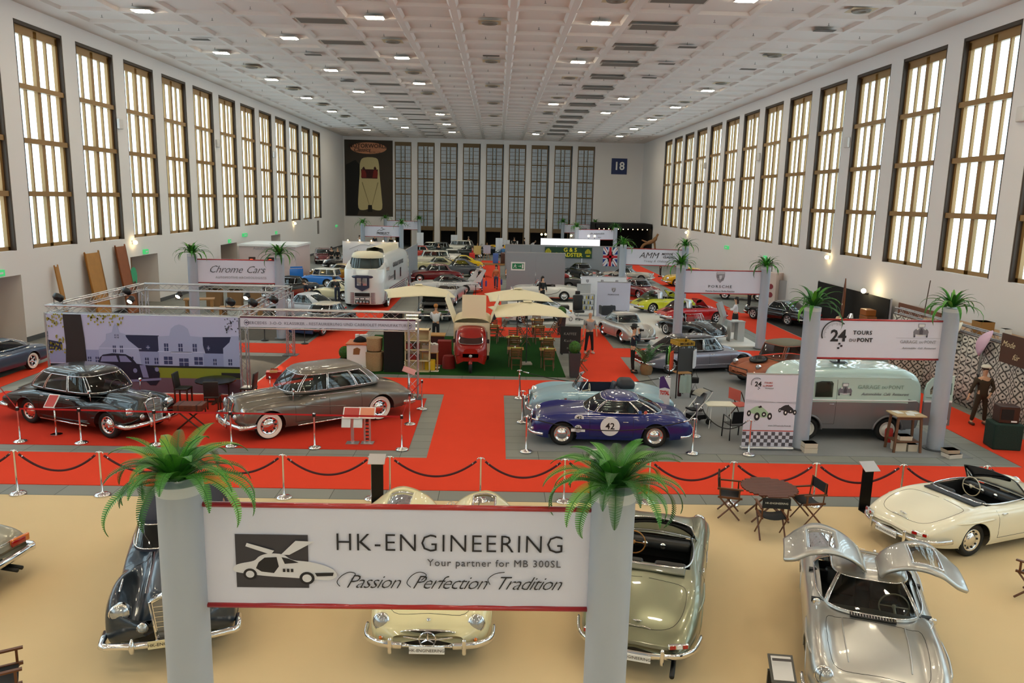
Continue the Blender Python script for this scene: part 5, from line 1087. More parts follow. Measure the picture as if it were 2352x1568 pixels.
fern_px = []
def column(label, x, y, h, r=.215, base=True):
    t = thing('display_column', label, 'column', (x, y, 0))
    q = MB(); q.lathe([(r, .02), (r, h-.12), (r*1.015, h-.10), (r*1.015, h-.02)], 40, (0, 0, 0), m=0, cap=False); q.obj('shaft', COLM, t, 'all')
    q = MB(); q.lathe([(r*1.02, h-.10), (r*1.02, h), (r*.95, h+.005), (0, h+.005)], 40, (0, 0, 0)); q.obj('cap', CAPM, t, True)
    q = MB(); q.lathe([(0, .014), (r*1.45, .014), (r*1.45, .035), (r*1.0, .04)], 36, (0, 0, 0)); q.obj('base_plate', BASEM, t, True)
    return t
def banner(label, A, B, z0, z1, off=.205):
    """white cloth banner with red rails between two columns; local +x runs left to right, face towards -y"""
    A, B = Vector(A), Vector(B); d = (B-A); L = d.length-2*off; c = (A+B)/2; t = thing('portal_banner', label, 'banner', (c.x, c.y, (z0+z1)/2), atan2(d.y, d.x)); h = (z1-z0)/2
    q = MB(); n = 24; q.loft([[Vector((-L/2+L*i/n, .006*sin(i*1.9)*(1 if 2 < i < 22 else .3), z)) for i in range(n+1)] for z in (-h, -h*.3, h*.3, h)], 0, False); q.loft([[Vector((-L/2+L*i/n, .012+.006*sin(i*1.9)*(1 if 2 < i < 22 else .3), z)) for i in range(n, -1, -1)] for z in (-h, h)], 0, False); q.obj('cloth', BANM, t, 'all')
    for z in (-h, h): q = MB(); q.tube([(-L/2, .005, z), (L/2, .005, z)], .028, 10); q.obj('rail', REDR, t, 'all')
    t['_w'] = L; w = L; del t['_w']; return t, L, h
def strokes(t, paths, m, r, sc, o, name='lettering', y=-.014):
    q = MB()
    for P in paths: q.tube([Vector((o[0]+x*sc, y, o[1]+z*sc)) for x, z in cr(P, 5)], r, 4, flat=1, up=Vector((0, 1, 0.01)))
    return q.obj(name, m, t, 'all')
# columns measured from the photograph: (x, y, height, label, fern size)
y0 = 7.13
pL = G(412, 1105, 3.85); pR = G(1414, 1130, 3.85)
CO = [(pL.x, 7.13, 3.85, 'left foreground column of the engineering banner', .82), (pR.x, 7.13, 3.85, 'right foreground column of the engineering banner', .80),
      (8.52, 20.35, 3.95, 'column left of the black and white speedometer banner', .85), (12.36, 20.45, 3.98, 'column right of the garage banner beside the panel van', .85),
      (8.45, 35.1, 3.82, 'column at the left end of the crest banner', .85), (12.4, 35.2, 3.82, 'column at the right end of the crest banner', .85),
      (-13.75, 35.2, 3.85, 'column left of the handwritten chrome banner', .85), (-9.9, 35.4, 3.85, 'column right of the handwritten chrome banner', .9)]
for i, (px, z) in enumerate((((1432, 562), 3.85), ((1575, 566), 3.85), ((833, 513), 3.85), ((922, 515), 3.85), ((885, 502), 3.85), ((963, 504), 3.85), ((1325, 522), 3.85), ((1414, 523), 3.85), ((1293, 511), 3.85), ((1367, 512), 3.85))):
    p = G(px[0], px[1], z); nm = ['left column of the motor classic banner', 'right column of the motor classic banner', 'left column of the horse logo banner far left', 'right column of the horse logo banner far left', 'left column of the plain banner before the far windows', 'right column of the plain banner before the far windows', 'left column of the automobile banner far right', 'right column of the automobile banner far right', 'left column of the trader banner at the far wall', 'right column of the trader banner at the far wall'][i]
    CO.append((p.x, p.y, 3.85, nm, .9))
for i, (x, y, h, nm, fr_) in enumerate(CO):
    column('grey round '+nm, x, y, h); fern(('green fern on the '+nm), (x, y+(-.05 if i < 2 else 0), h+.03), fr_*(1.2 if i > 1 else 1.05), 11+i, i < 2)
def B2(i, j, lab, z0=2.56, z1=3.62): return banner(lab, (CO[i][0], CO[i][1], 0), (CO[j][0], CO[j][1], 0), z0, z1)
t, w, h = B2(0, 1, 'large white engineering banner with gullwing picture in the foreground')
q = MB(); S_ = w/3.96
q.box(-1.66*S_, -.92*S_, -.010, -.008, -.33, .23); q.obj('picture', mat('picture_dark', '#3a383f', .6), t)
def flatcar(t, c, s, colr, dark, flip=1, y=-.016):
    q = MB(); P = lambda pts: [Vector((c[0]+flip*x*s, y, c[1]+z*s*.72)) for x, z in pts]
    bd = cr([(-1, -.02), (-.98, .14), (-.85, .22), (-.6, .30), (-.48, .44), (-.30, .52), (-.02, .50), (.18, .34), (.55, .28), (.85, .16), (1.02, .02), (1.05, -.14), (.9, -.26), (.62, -.24), (.2, -.2), (-.3, -.16), (-.7, -.1)], 4, True)
    q.poly(P(bd), 0)
    y -= .002; q.poly(P([(-.56, .08), (-.50, .26), (-.38, .40), (-.14, .42), (-.10, .14), (-.2, -.06), (-.45, -.02)]), 1); q.poly(P([(-.04, .42), (.10, .38), (.30, .26), (.02, .22)]), 1)
    for x, z, r in ((-.68, -.10, .17), (.46, -.20, .19)):
        y -= .001; q.poly(P([(x+r*.8*cos(a), z+r*sin(a)) for a in [2*pi*k/18 for k in range(18)]]), 1); y -= .001; q.poly(P([(x+r*.5*cos(a), z+r*.62*sin(a)) for a in [2*pi*k/18 for k in range(18)]]), 0)
    q.poly(P([(.62, -.04), (1.0, -.02), (.98, -.12), (.66, -.14)]), 1)
    for x in (-.02, .06, .14): q.poly(P([(x, -.02), (x+.05, -.02), (x+.05, .08), (x, .08)]), 1)
    y -= .002
    for s2 in ((-.25, .50, -.75, .74, -.72, .84, -.18, .62), (-.05, .50, .25, .92, .62, .90, .12, .50)): q.poly(P([(s2[0], s2[1]), (s2[2], s2[3]), (s2[4], s2[5]), (s2[6], s2[7])]), 0)
    return q.obj('car_picture', [colr, dark], t)
flatcar(t, (-1.17*S_, -.15), .49, mat('print_white', '#d6d6dc', .6), mat('print_black', '#1c1b20', .6))
text('HK-ENGINEERING', .262, INK, t, (.53*S_, -.014, .155), sp=1.12, sx=.97, bold=-.003)
text('Your partner for MB 300SL', .105, mat('soft_ink', '#4c4b55', .6), t, (1.68*S_, -.014, -.045), align='RIGHT', sp=1.12)
for s_, x in (('Passion', -.27), ('Perfection', .52), ('Tradition', 1.33)): text(s_, .205, INK, t, (x*S_, -.014, -.26), shear=.55, sp=.88, bold=-.003)
strokes(t, [[(-.60, -.32), (-.63, -.27), (-.58, -.2), (-.5, -.16), (-.44, -.18), (-.48, -.24)], [(.13, -.32), (.09, -.27), (.14, -.19), (.22, -.15), (.29, -.18), (.24, -.24)], [(.95, -.28), (.93, -.22), (1.0, -.16), (1.1, -.14)]], INK, .004, S_, (0, 0), 'flourish')
# speedometer / garage banner
t, w, h = B2(2, 3, 'white banner with big 24 speedometer logo and garage car drawing')
def logo24(t, c, s, y=-.014, ink=INK, red=None):
    strokes(t, [[(c[0]+cos(a)*.36*s, c[1]+.02*s+sin(a)*.36*s) for a in [radians(200-k*10) for k in range(16)]]], ink, .014*s, 1, (0, 0), 'speedometer_arc', y)
    q = MB(); [q.tube([(c[0]+cos(a)*.33*s, y, c[1]+sin(a)*.33*s), (c[0]+cos(a)*(.25 if k % 4 == 0 else .28)*s, y, c[1]+sin(a)*(.25 if k % 4 == 0 else .28)*s)], .003*s, 3) for k, a in enumerate([radians(195-k*7) for k in range(20)])]; q.obj('speedometer_ticks', ink, t)
    text('24', .44*s, ink, t, (c[0]+.10*s, y, c[1]-.04*s), bold=.012*s); text('TOURS', .15*s, red or ink, t, (c[0]+.76*s, y, c[1]+.06*s), sp=1.15, bold=.003*s); text('DU', .12*s, red or ink, t, (c[0]+.50*s, y, c[1]-.15*s), sp=1.1); text('PONT', .15*s, red or ink, t, (c[0]+.84*s, y, c[1]-.14*s), sp=1.1, bold=.005*s)
    q = MB(); [q.box(c[0]+(x-.02)*s+.1*s, c[0]+(x+.035)*s+.1*s, y-.002, y, c[1]+(z-.05)*s, c[1]+z*s) for x, z in ((.04, -.22), (.10, -.28), (.02, -.34))]; q.obj('chequer_marks', ink, t)
logo24(t, (-1.25, .12), 1.0)
logo_car(t, Vector((1.13, -.014, .26)), .42, Vector((1, 0, 0)), Vector((0, -1, 0)))
q = MB(); q.box(.45, 1.75, -.014, -.012, .055, .06); q.obj('rule', GINK, t)
text('GARAGE', .12, GINK, t, (.82, -.014, -.05), sp=1.05); text('DU', .08, GINK, t, (1.17, -.014, -.06)); text('PONT', .12, GINK, t, (1.42, -.014, -.05), sp=1.05); text('Automobiles  Café  Restaurant', .075, GINK, t, (1.12, -.014, -.22), shear=.4)
def crest(t, c, s, y=-.014):
    q = MB(); P = lambda pts, yy: [Vector((c[0]+x*s, yy, c[1]+z*s)) for x, z in pts]
    q.poly(P([(-.4, .5), (.4, .5), (.42, .1), (.3, -.25), (0, -.52), (-.3, -.25), (-.42, .1)], y), 1)
    for i in range(3): q.poly(P([(-.36, .2-.1*i), (-.05, .2-.1*i), (-.05, .16-.1*i), (-.36, .16-.1*i)], y-.002), 0); q.poly(P([(.36, -.05-.1*i), (.05, -.05-.1*i), (.05, -.09-.1*i), (.36-.05*i, -.09-.1*i)], y-.002), 0)
    q.poly(P([(-.14, .18), (.14, .18), (.12, -.1), (0, -.22), (-.12, -.1)], y-.003), 2); q.poly(P([(-.36, .46), (.36, .46), (.36, .34), (-.36, .34)], y-.003), 2)
    q.obj('crest', [mat('crest_dark', '#43424c', .5), mat('crest_mid', '#8c8a94', .5), mat('crest_light', '#c0bfc8', .5)], t)
t, w, h = B2(4, 5, 'white crest banner hanging above the sports cars of the white stand')
crest(t, (-.12, .22), .48); text('PORSCHE', .17, INK, t, (-.12, -.014, -.21), sp=1.3, sx=1.25); text('Porsche Zentrum Berlin-Potsdam', .1, INK, t, (-.1, -.014, -.42))
t, w, h = B2(6, 7, 'white banner with handwritten chrome lettering on the left')
text('Chrome', .46, mat('char_ink', '#45464c', .6), t, (-.50, -.014, .08), shear=.5, sp=.95, bold=-.004); text('Cars', .46, mat('char_ink', '#45464c', .6), t, (.82, -.014, .08), shear=.5, sp=.95, bold=-.004); text('AUTOMOTIVE ARCHEOLOGISTS', .14, GINK, t, (.2, -.014, -.28), sp=1.15)
t, w, h = B2(8, 9, 'white motor classic banner between two columns right of the flag')
text('AMM', .55, INK, t, (-.35, -.014, .1), shear=.35, bold=-.004); text('MOTOR', .2, INK, t, (.85, -.014, .22), shear=.3, bold=.004); text('CLASSIC', .2, INK, t, (.95, -.014, .02), shear=.3, bold=.004); text('Young & Oldtimer', .2, GINK, t, (.2, -.014, -.26), shear=.3, sp=1.15)
t, w, h = B2(10, 11, 'white banner with rearing horse sketch far left'); text('PRESELECT', .32, INK, t, (.1, -.014, -.2), sp=.8, bold=.006); text('DER OLDTIMER-CLUB', .09, INK, t, (.5, -.014, -.4)); strokes(t, [[(-.5, 0), (-.3, .15), (-.1, .1), (.1, .2), (.0, .4), (-.1, .3)], [(.1, .2), (.3, .22)]], INK, .02, 1, (0, 0), 'horse_sketch')
t, w, h = B2(12, 13, 'pale plain banner standing before the far tall windows'); text('C', .5, GINK, t, (.9, -.014, 0))
t, w, h = B2(14, 15, 'white automobile banner above the lit white booth'); text('die automobile', .28, INK, t, (.1, -.014, .12), shear=.4); text('BERLIN', .12, INK, t, (.4, -.014, -.28))
t, w, h = B2(16, 17, 'white trader banner close to the far wall'); text('CLASSIC  TRADER', .26, INK, t, (0, -.014, 0), sp=1.1)
# ---------------- barriers ----------------
BURG = mat('burgundy_rope', '#43101a', .8, bump=(200, .4)); REDB = mat('red_belt', '#b3161b', .6); BLK = mat('black_rope', '#141416', .7)
def post_mesh(h=1.0, ring=True, m=CHROME):
    q = MB(); q.lathe([(0, .0), (.17, .0), (.17, .02), (.12, .045), (.04, .06), (.022, .08), (.022, h-.06), (.03, h-.05), (.03, h), (0, h+.01)], 24)
    return q.mesh('post', [m], 'all')
def posts(pts, labels, group, h=1.0, hooks=True, m=CHROME, base_m=None):
    pm_ = post_mesh(h, m=m); hk = MB()
    if hooks:
        for s in (1, -1): hk.tube([(0, 0, h-.03), (s*.05, 0, h-.01), (s*.09, 0, h-.05)], .012, 6)
    hm = hk.mesh('hook_ring', [m], 'all') if hooks else MB().box(-.035, .035, -.035, .035, h-.10, h-.02).mesh('belt_head', [BLACK])
    out = []
    for i, p in enumerate(pts):
        t = thing('barrier_post', labels if isinstance(labels, str) else labels[i], 'barrier post', (p[0], p[1], p[2] if len(p) > 2 else .013), 0, group); P_(pm_, 'post', t); P_(hm, 'hook_ring' if hooks else 'belt_head', t); out.append(t)
    return out
def rope(a, b, label, sag=.35, z=.92, r=.025, m=None, cat='barrier rope', group=None, ends=True, name='barrier_rope'):
    a, b = Vector((a[0], a[1], z)), Vector((b[0], b[1], z)); d = (b-a).normalized(); t = thing(name, label, cat, a, 0, group); A, Bb = d*.10, (b-a)-d*.10
    q = MB(); q.tube([A+(Bb-A)*u+Vector((0, 0, -sag*4*u*(1-u))) for u in [i/22 for i in range(23)]], r, 8); q.obj('cord', m or BURG, t, 'all')
    if ends:
        for p, o in ((A, 1), (Bb, -1)): e = p+(Bb-A)*o*.045+Vector((0, 0, -sag*.16)); q = MB(); q.tube([p, e], [.012, .026], 8); q.obj('end_cap', CHROME, t, 'all')
    return t
fx_ = [G(x, y) for x, y in ((-150, 1128), (44, 1133), (236, 1137), (648, 1150), (853, 1150), (895, 1150), (1103, 1150), (1295, 1155), (1490, 1160), (1683, 1165), (1870, 1165), (2065, 1165), (2243, 1160))]
fx_ = [(p.x, 16.2) for p in fx_]
nmp = ['out of frame', 'at the far left', 'above the dark blue cabriolet', 'left of the cream gullwing', 'at the left side of the barrier gap', 'at the right side of the barrier gap', 'behind the cream gullwing doors', 'left of the right foreground fern', 'behind the right foreground fern', 'behind the left director chair', 'right of the round wooden table', 'right of the black pedestal stand', 'behind the ivory roadster windscreen']
posts(fx_[1:], ['polished rope post '+s for s in nmp[1:]], None, 1.0)
fx_.insert(3, ((fx_[2][0]+fx_[3][0])/2, 16.2)); posts([fx_[3]], ['polished rope post hidden by the left foreground fern'], None)
fx_.append((12.9, 16.2))
for i in range(len(fx_)-1):
    if abs(fx_[i+1][0]-fx_[i][0]) < .8: continue
    rope(fx_[i], fx_[i+1], 'burgundy velvet rope span %s' % ['entering the frame at the far left', 'left of the dark blue cabriolet', 'passing behind the left foreground fern', 'right of the left foreground fern', 'ending at the barrier gap', '', 'starting right of the barrier gap', 'behind the cream gullwing right door', 'under the right foreground fern', 'behind the olive roadster', 'behind the round wooden table', 'behind the black pedestal stand', 'behind the ivory roadster tail', 'leaving the frame at the right'][i], .36)
# red belts of the limousine stand
bp = [G(12, 968), G(47, 1015), G(187, 1018), G(358, 1022), G(532, 1025), G(723, 1029), G(923, 1033), G(941, 975), G(969, 940)]
bp[0] = Vector((-16.0, 24.0, 0)); posts([(p.x, p.y, .014) for p in bp], ['chrome belt post '+s for s in ('at the left end near the black limousine tail', 'beside the black limousine rear wheel', 'in front of the black limousine door', 'in front of the black limousine grille', 'in front of the grey limousine bumper', 'in front of the grey limousine door', 'at the right front corner of the limousine stand', 'behind the corner post of the limousine stand', 'near the truss foot by the grey limousine tail')], None, .95, False)
for i in range(len(bp)-1):
    a, b = bp[i], bp[i+1]; t = thing('barrier_belt', 'flat red belt '+['from the left end post', 'before the black limousine rear wheel', 'before the black limousine front wheel', 'before the leather trunk', 'before the grey limousine front wheel', 'before the two text stands', 'at the corner behind the grey limousine', 'ending at the truss foot'][i], 'barrier belt', (a.x, a.y, .89)); d = Vector((b.x-a.x, b.y-a.y, 0)); u = d.normalized()*.05
    q = MB(); q.loft([[u, u+Vector((0, 0, .045))], [d-u, d-u+Vector((0, 0, .045))]], 0, False); n = Vector((-u.y, u.x, 0)).normalized()*.003; q.loft([[u+n+Vector((0, 0, .045)), u+n], [d-u+n+Vector((0, 0, .045)), d-u+n]], 0, False); q.obj('belt', REDB, t)
# black ropes round the blue cars
kp = [G(1192, 915), G(1199, 970), G(1208, 1038), G(1590, 1042), G(1597, 1003), G(1719, 1045), G(1532, 930)]
posts([(p.x, p.y, .014) for p in kp], ['chrome rope post '+s for s in ('at the far left corner of the blue cars', 'left of the light blue roadster bumper', 'at the front left corner of the blue coupe stand', 'right of the blue coupe tail', 'behind the blue coupe tail near the buggy', 'in front of the chequered roll-up banner', 'behind the light blue roadster tail')], None, .98)
for i, j, s_, sg in ((0, 1, 'between the two posts left of the blue cars', .45), (1, 2, 'at the nose of the blue coupe', .4), (2, 3, 'hanging in front of the blue coupe', .32), (4, 5, 'hanging beside the white folding table', .42), (0, 6, 'behind the light blue roadster', .3)):
    rope(kp[i], kp[j], 'black rope '+s_, sg, .94, .014, BLK)
posts([(p.x, p.y, .014) for p in [G(x, y) for x, y in ((608, 782), (700, 790), (742, 762), (1078, 725), (1092, 690), (1104, 664))]], 'black belt post around the middle car stands', 'black belt posts', 1.0, False, BLACK)
for k, (x, y) in enumerate(((1058, 765), (1070, 735), (1080, 712), (1092, 690), (1100, 668), (1108, 650))): pass
# ---------------- truss stand ----------------
ALU = mat('aluminium_truss', '#c3c6cb', .28, .85)
def truss(q, a, b, w=.26, r=.025, step=.32, n=4):
    a, b = Vector(a), Vector(b); d = b-a; L = d.length; u, v = fr(d); h = w/2; cs = [(-h, -h), (h, -h), (h, h), (-h, h)]
    for x, y in cs: o = u*x+v*y; q.tube([a+o, b+o], r, 6)
    k = max(2, int(L/step)); 
    for i in range(4):
        c0, c1 = cs[i], cs[(i+1) % 4]
        P = [a+d*(j/k)+(u*c0[0]+v*c0[1] if j % 2 == 0 else u*c1[0]+v*c1[1]) for j in range(k+1)]; q.tube(P, .009, n)
    return q
t = thing('lighting_truss', 'silver aluminium box truss frame above the limousine stand', 'truss'); TH = 2.75
A_, B_, C_, D_, E_ = (-14.5, 25.15), (-8.3, 25.15), (-14.45, 31.7), (-8.5, 31.7), (-2.55, 25.0)
for nm_, a, b in (('beam', (A_[0]-.1, 25.15), (E_[0]+.1, 25.1)), ('beam', A_, C_), ('beam', C_, D_), ('beam', B_, D_)):
    truss(MB(), (a[0], a[1], TH), (b[0], b[1], TH)).obj(nm_, ALU, t, 60)
for p in (A_, B_, C_, D_, (-2.68, 25.0)): truss(MB(), (p[0], p[1], .02), (p[0], p[1], TH-.1), .30 if p[0] > -3 else .26).obj('tower', ALU, t, 60); q = MB(); q.box(p[0]-.3, p[0]+.3, p[1]-.25, p[1]+.25, .013, .025); q.obj('foot_plate', BASEM, t)
sm_ = mat('lamp_housing', '#17171a', .4); on = mat('stage_lamp_on', '#fff0d0', .4, emit='#ffd9a0', es=60)
def spot(px, py, y, lit, lab):
    p = GY(px, py, y); t = thing('stage_spotlight', lab, 'spotlight', p)
    q = MB(); q.lathe([(0, -.14), (.09, -.13), (.12, -.05), (.12, .14), (.105, .14), (.105, .10), (0, .10)], 18, (0, 0, 0), 'X'); o = q.obj('housing', sm_, t, 'all'); o.rotation_euler = (0, .6, radians(-100 if lit else 60))
    q = MB(); q.lathe([(.10, .105), (0, .11)], 16, (0, 0, 0), 'X'); l = q.obj('lens', on if lit else LENS, o, 'all')
    q = MB(); q.tube([(-.14, 0, 0), (-.14, 0, -.2), (.14, 0, -.2), (.14, 0, 0)], .012, 5); q.obj('yoke', sm_, t)
    if lit:
        L_ = bpy.data.lights.new('spot_beam', 'SPOT'); L_.energy = 260; L_.color = (1, .86, .66); L_.spot_size = 1.2; L_.shadow_soft_size = .08; b = bpy.data.objects.new('spot_beam', L_); COL.objects.link(b); b.location = p+Vector((0, -.2, -.05)); b.rotation_euler = (radians(50), 0, radians(180))
    return t
for a in ((133, 682, 25.15, 0, 'black stage spotlight on the left truss corner'), (528, 692, 25.15, 0, 'black stage spotlight left of the truss junction'), (580, 694, 25.3, 0, 'brownish stage spotlight at the truss junction'), (628, 687, 27.8, 0, 'black stage spotlight on the right truss beam'), (291, 668, 29, 0, 'small stage lamp under the left truss beam'),
          (301, 688, 29, 1, 'glowing small lamp below the left truss beam'), (411, 677, 31.6, 1, 'glowing lamp left on the rear truss beam'), (567, 680, 31.6, 1, 'glowing lamp right on the rear truss beam')): spot(*a)
# manor mural (flat print stretched in the truss)
MU = thing('mural_banner', 'large photo mural of a manor house with a dark car and tree trunk', 'mural', (-11.45, 24.95, 0)); MW, M0, M1 = 3.08, .05, 2.62
def mm(k, c): return mat('mural_'+k, c, .75)
q = MB(); q.box(-MW, MW, 0, .02, M0, M1); q.obj('cloth', mm('sky', '#b6b9de'), MU)
def MPoly(nm_, c, polys, y, k=None):
    q = MB(); [q.poly([Vector((-MW+2*MW*x, -y, M1-(M1-M0)*z)) for x, z in P]) for P in polys]; return q.obj(nm_, mm(k or nm_, c), MU)
R_ = lambda a, b, c, d: [(a, b), (c, b), (c, d), (a, d)]
MPoly('lawn', '#7f8b27', [R_(0, .655, 1, .86)], .004); MPoly('gravel', '#6a5568', [R_(0, .80, 1, 1)], .006); MPoly('hedge_shadow', '#1a1c20', [R_(0, .635, 1, .665), R_(.90, .72, 1, .79)], .008)
MPoly('slate_roof', '#24284a', [[(.40, .25), (.58, .25), (.58, .46), (.46, .46)], [(.80, .26), (1, .25), (1, .47), (.82, .47)], [(0, .33), (.07, .36), (.07, .46), (0, .46)]], .007)
MPoly('manor_facade', '#8b95c2', [R_(.46, .46, .58, .64), R_(.81, .47, .99, .64), R_(.08, .45, .27, .62), R_(0, .46, .08, .62)], .009)
MPoly('manor_wing', '#9fa7cf', [[(.26, .64), (.26, .42), (.30, .32), (.305, .24), (.335, .22), (.345, .14), (.355, .10), (.365, .14), (.375, .22), (.405, .24), (.41, .30), (.47, .42), (.48, .64)], [(.575, .64), (.575, .26), (.635, .25), (.645, .16), (.665, .12), (.69, .10), (.715, .12), (.735, .16), (.745, .25), (.81, .26), (.81, .64)], [(.915, .64), (.915, .40), (.95, .32), (.96, .24), (1, .24), (1, .64)]], .011)
win = [R_(x, z, x+w, z+h) for x, z, w, h in ((.348, .245, .008, .05), (.362, .245, .008, .05), (.335, .39, .016, .09), (.372, .39, .016, .09), (.605, .35, .022, .1), (.68, .35, .022, .1), (.755, .35, .022, .1), (.60, .52, .045, .10), (.76, .52, .045, .10), (.68, .54, .05, .1), (.50, .54, .02, .08), (.55, .54, .02, .08), (.86, .54, .018, .08), (.94, .54, .02, .08), (.20, .54, .018, .07), (.24, .54, .018, .07), (.30, .53, .02, .07), (.42, .53, .02, .07), (.51, .38, .02, .05), (.83, .37, .016, .06))]
MPoly('manor_window', '#333a66', win, .013); MPoly('window_cross', '#b9c0e2', [R_((P[0][0]+P[1][0])/2-.001, P[0][1], (P[0][0]+P[1][0])/2+.001, P[2][1]) for P in win]+[R_(.64, .455, .75, .475), R_(.57, .45, .815, .462), R_(.25, .42, .485, .43)]+[R_(P[0][0], (P[0][1]+P[2][1])/2-.003, P[1][0], (P[0][1]+P[2][1])/2+.003) for P in win], .014)
MPoly('tree_trunk', '#2a2427', [[(.085, 0), (.18, 0), (.19, .3), (.195, .62), (.20, .72), (.08, .72), (.09, .4)]], .016)
rnd = random.Random(5); lv = []
for i in range(150):
    if i < 70: x, z = rnd.uniform(0, .085), rnd.choice((rnd.uniform(0, .16), rnd.uniform(.26, .5)))
    elif i < 120: x, z = rnd.uniform(.21, .40), rnd.uniform(0, .13)*(1 if rnd.random() < .6 else .4)
    else: x, z = rnd.uniform(.93, 1), rnd.uniform(.02, .2)
    a = rnd.uniform(0, 6); s = .006 if i < 120 else .004; lv.append([(x+cos(a+k*1.57)*s*(1 if k % 2 else .6), z+sin(a+k*1.57)*s*2.6) for k in range(4)])
MPoly('leaves', '#99912c', lv[:120], .018); MPoly('twigs', '#2e2f3c', lv[120:], .018)
MPoly('printed_car', '#14122e', [[(.235, .78), (.235, .70), (.25, .66), (.262, .55), (.28, .51), (.33, .49), (.40, .50), (.43, .54), (.455, .62), (.52, .64), (.56, .68), (.575, .74), (.57, .84), (.55, .90), (.52, .90), (.50, .85), (.44, .86), (.42, .82), (.40, .88), (.38, .88), (.36, .80)]], .017)
MPoly('printed_chrome', '#7d7fae', [[(.265, .60), (.275, .53), (.35, .52), (.36, .60)], [(.37, .60), (.365, .52), (.40, .52), (.43, .60)], [(.47, .64), (.50, .63), (.515, .80), (.485, .80)], [(.42, .83), (.58, .80), (.58, .83), (.42, .86)]]+[[(x+.011*cos(a), z+.03*sin(a)) for a in [2*pi*k/12 for k in range(12)]] for x, z in ((.445, .71), (.56, .69))], .019)
q = MB(); q.tube([(-MW-.05, -.01, .02), (-MW-.05, -.01, M1+.05)], .03, 8); q.obj('side_pole', ALU, MU); q = MB(); q.tube([(-MW, -.01, M0), (MW, -.01, M0)], .012, 6); q.obj('hem', ALU, MU)
bt_ = thing('truss_banner', 'long lavender banner with thin dark capital lettering on the truss', 'banner', (-5.45, 24.93, 2.47)); q = MB(); q.box(-2.85, 2.85, 0, .015, -.15, .15); q.obj('cloth', mat('lavender_cloth', '#cfcde0', .7), bt_)
q = MB(); q.box(-2.85, 2.85, -.004, 0, .15, .19); q.obj('maroon_edge', mat('maroon_edge', '#5d2340', .6), bt_); [MB().tube([(-2.85, 0, z), (2.85, 0, z)], .022, 8).obj('pole', ALU, bt_) for z in (-.19, .21)]
mi = mat('banner_ink', '#5a586e', .6); text('MERCEDES  3-O-O  KLASSIKER - RESTAURIERUNG UND CABRIOLET MANUFAKTUR', .135, mi, bt_, (-.05, -.006, -.01), sp=1.05, bold=-.001)
for x in (-2.65, 2.65): q = MB(); q.tube([(x+cos(a)*.07, -.006, sin(a)*.09) for a in [2*pi*k/16 for k in range(16)]], .006, 4, closed=True); q.tube([(x-.04, -.006, 0), (x+.04, -.006, 0)], .02, 4); q.obj('seal', mi, bt_)
# ---------------- furniture helpers ----------------
WOOD = mat('teak_slats', '#6e4a28', .55, noise=(14, .25)); WOODL = mat('light_wood', '#b98a4c', .6, noise=(6, .2)); WOODD = mat('dark_wood', '#3b2418', .5)
def legs(t, pts, s, h, m, z=.013, name='leg'):
    for x, y in pts: MB().box(x-s, x+s, y-s, y+s, z, h).obj(name, m, t)
def folding_chair(label, x, y, rz, grp=None):
    t = thing('folding_chair', label, 'chair', (x, y, .013), rz, grp)
    q = MB(); [q.cbox((-.16+.075*k, 0, .44), (.055, .40, .018)) for k in range(5)]; q.obj('seat', WOOD, t)
    q = MB(); [q.cbox((-.235-.02*k, 0, .60+.085*k), (.016, .38, .05), 0, ry=-.18) for k in range(4)]; q.obj('backrest', WOOD, t)
    for s in (1, -1):
        q = MB(); q.tube([(.20, s*.20, 0), (-.30, s*.20, .90)], .017, 4); q.obj('leg', WOOD, t); q = MB(); q.tube([(-.22, s*.17, 0), (.16, s*.17, .44)], .017, 4); q.obj('leg', WOOD, t)
    q = MB(); q.tube([(.14, -.2, .12), (.14, .2, .12)], .013, 4); q.obj('stretcher', WOOD, t)
    return t
def cafe_table(label, x, y, grp=None):
    t = thing('cafe_table', label, 'table', (x, y, .013), 0, grp); q = MB(); [q.cbox((0, -.24+.08*k, .72), (.66, .068, .02)) for k in range(7)]; q.obj('table_top', WOODL, t)
    for s in (1, -1): q = MB(); q.tube([(s*.26, -.22, 0), (s*.24, .2, .71)], .018, 4); q.tube([(s*.24, .22, 0), (s*.26, -.2, .71)], .018, 4); q.obj('leg_frame', WOOD, t)
    return t
tabs = [('front table of the left pair column', 1184, 800, .73), ('second table of the left pair column', 1180, 774, .73), ('front table of the right pair column', 1258, 802, .73), ('second table of the right pair column', 1256, 778, .73), ('rear right table beside the red aisle', 1237, 750, .73), ('furthest right table beside the red aisle', 1234, 734, .73), ('table beside the three-wheeled van box', 1132, 748, .73)]
LIME = mat('lime_placemat', '#c3d64a', .7); seen = []
for nm_, px, py, z in tabs:
    p = G(px, py, z); t = cafe_table('slatted folding cafe table, '+nm_, p.x, p.y); seen.append((p.x, p.y))
    o = MB().box(-.22, .22, -.14, .14, 0, .004).obj('placemat', LIME); o.location = (p.x, p.y, .7445); tag(o, 'lime green placemat on the '+nm_, 'placemat')
    t2 = thing('sugar_jar', 'small glass sugar jar on the '+nm_, 'jar', (p.x-.02, p.y+.06, .749)); MB().lathe([(.035, 0), (.035, .07), (.025, .08)], 12, (0, 0, 0)).obj('jar', WHITE, t2, True); MB().lathe([(.03, .08), (.03, .10), (0, .105)], 12, (0, 0, 0)).obj('lid', BLACK, t2, True)
for i, (x, y) in enumerate(seen):
    nm_ = tabs[i][0]
    folding_chair('wooden folding chair on the near side of the '+nm_, x+.02, y-.52, pi/2); 
    if i in (1, 3, 5, 6): folding_chair('wooden folding chair on the far side of the '+nm_, x, y+.55, -pi/2)
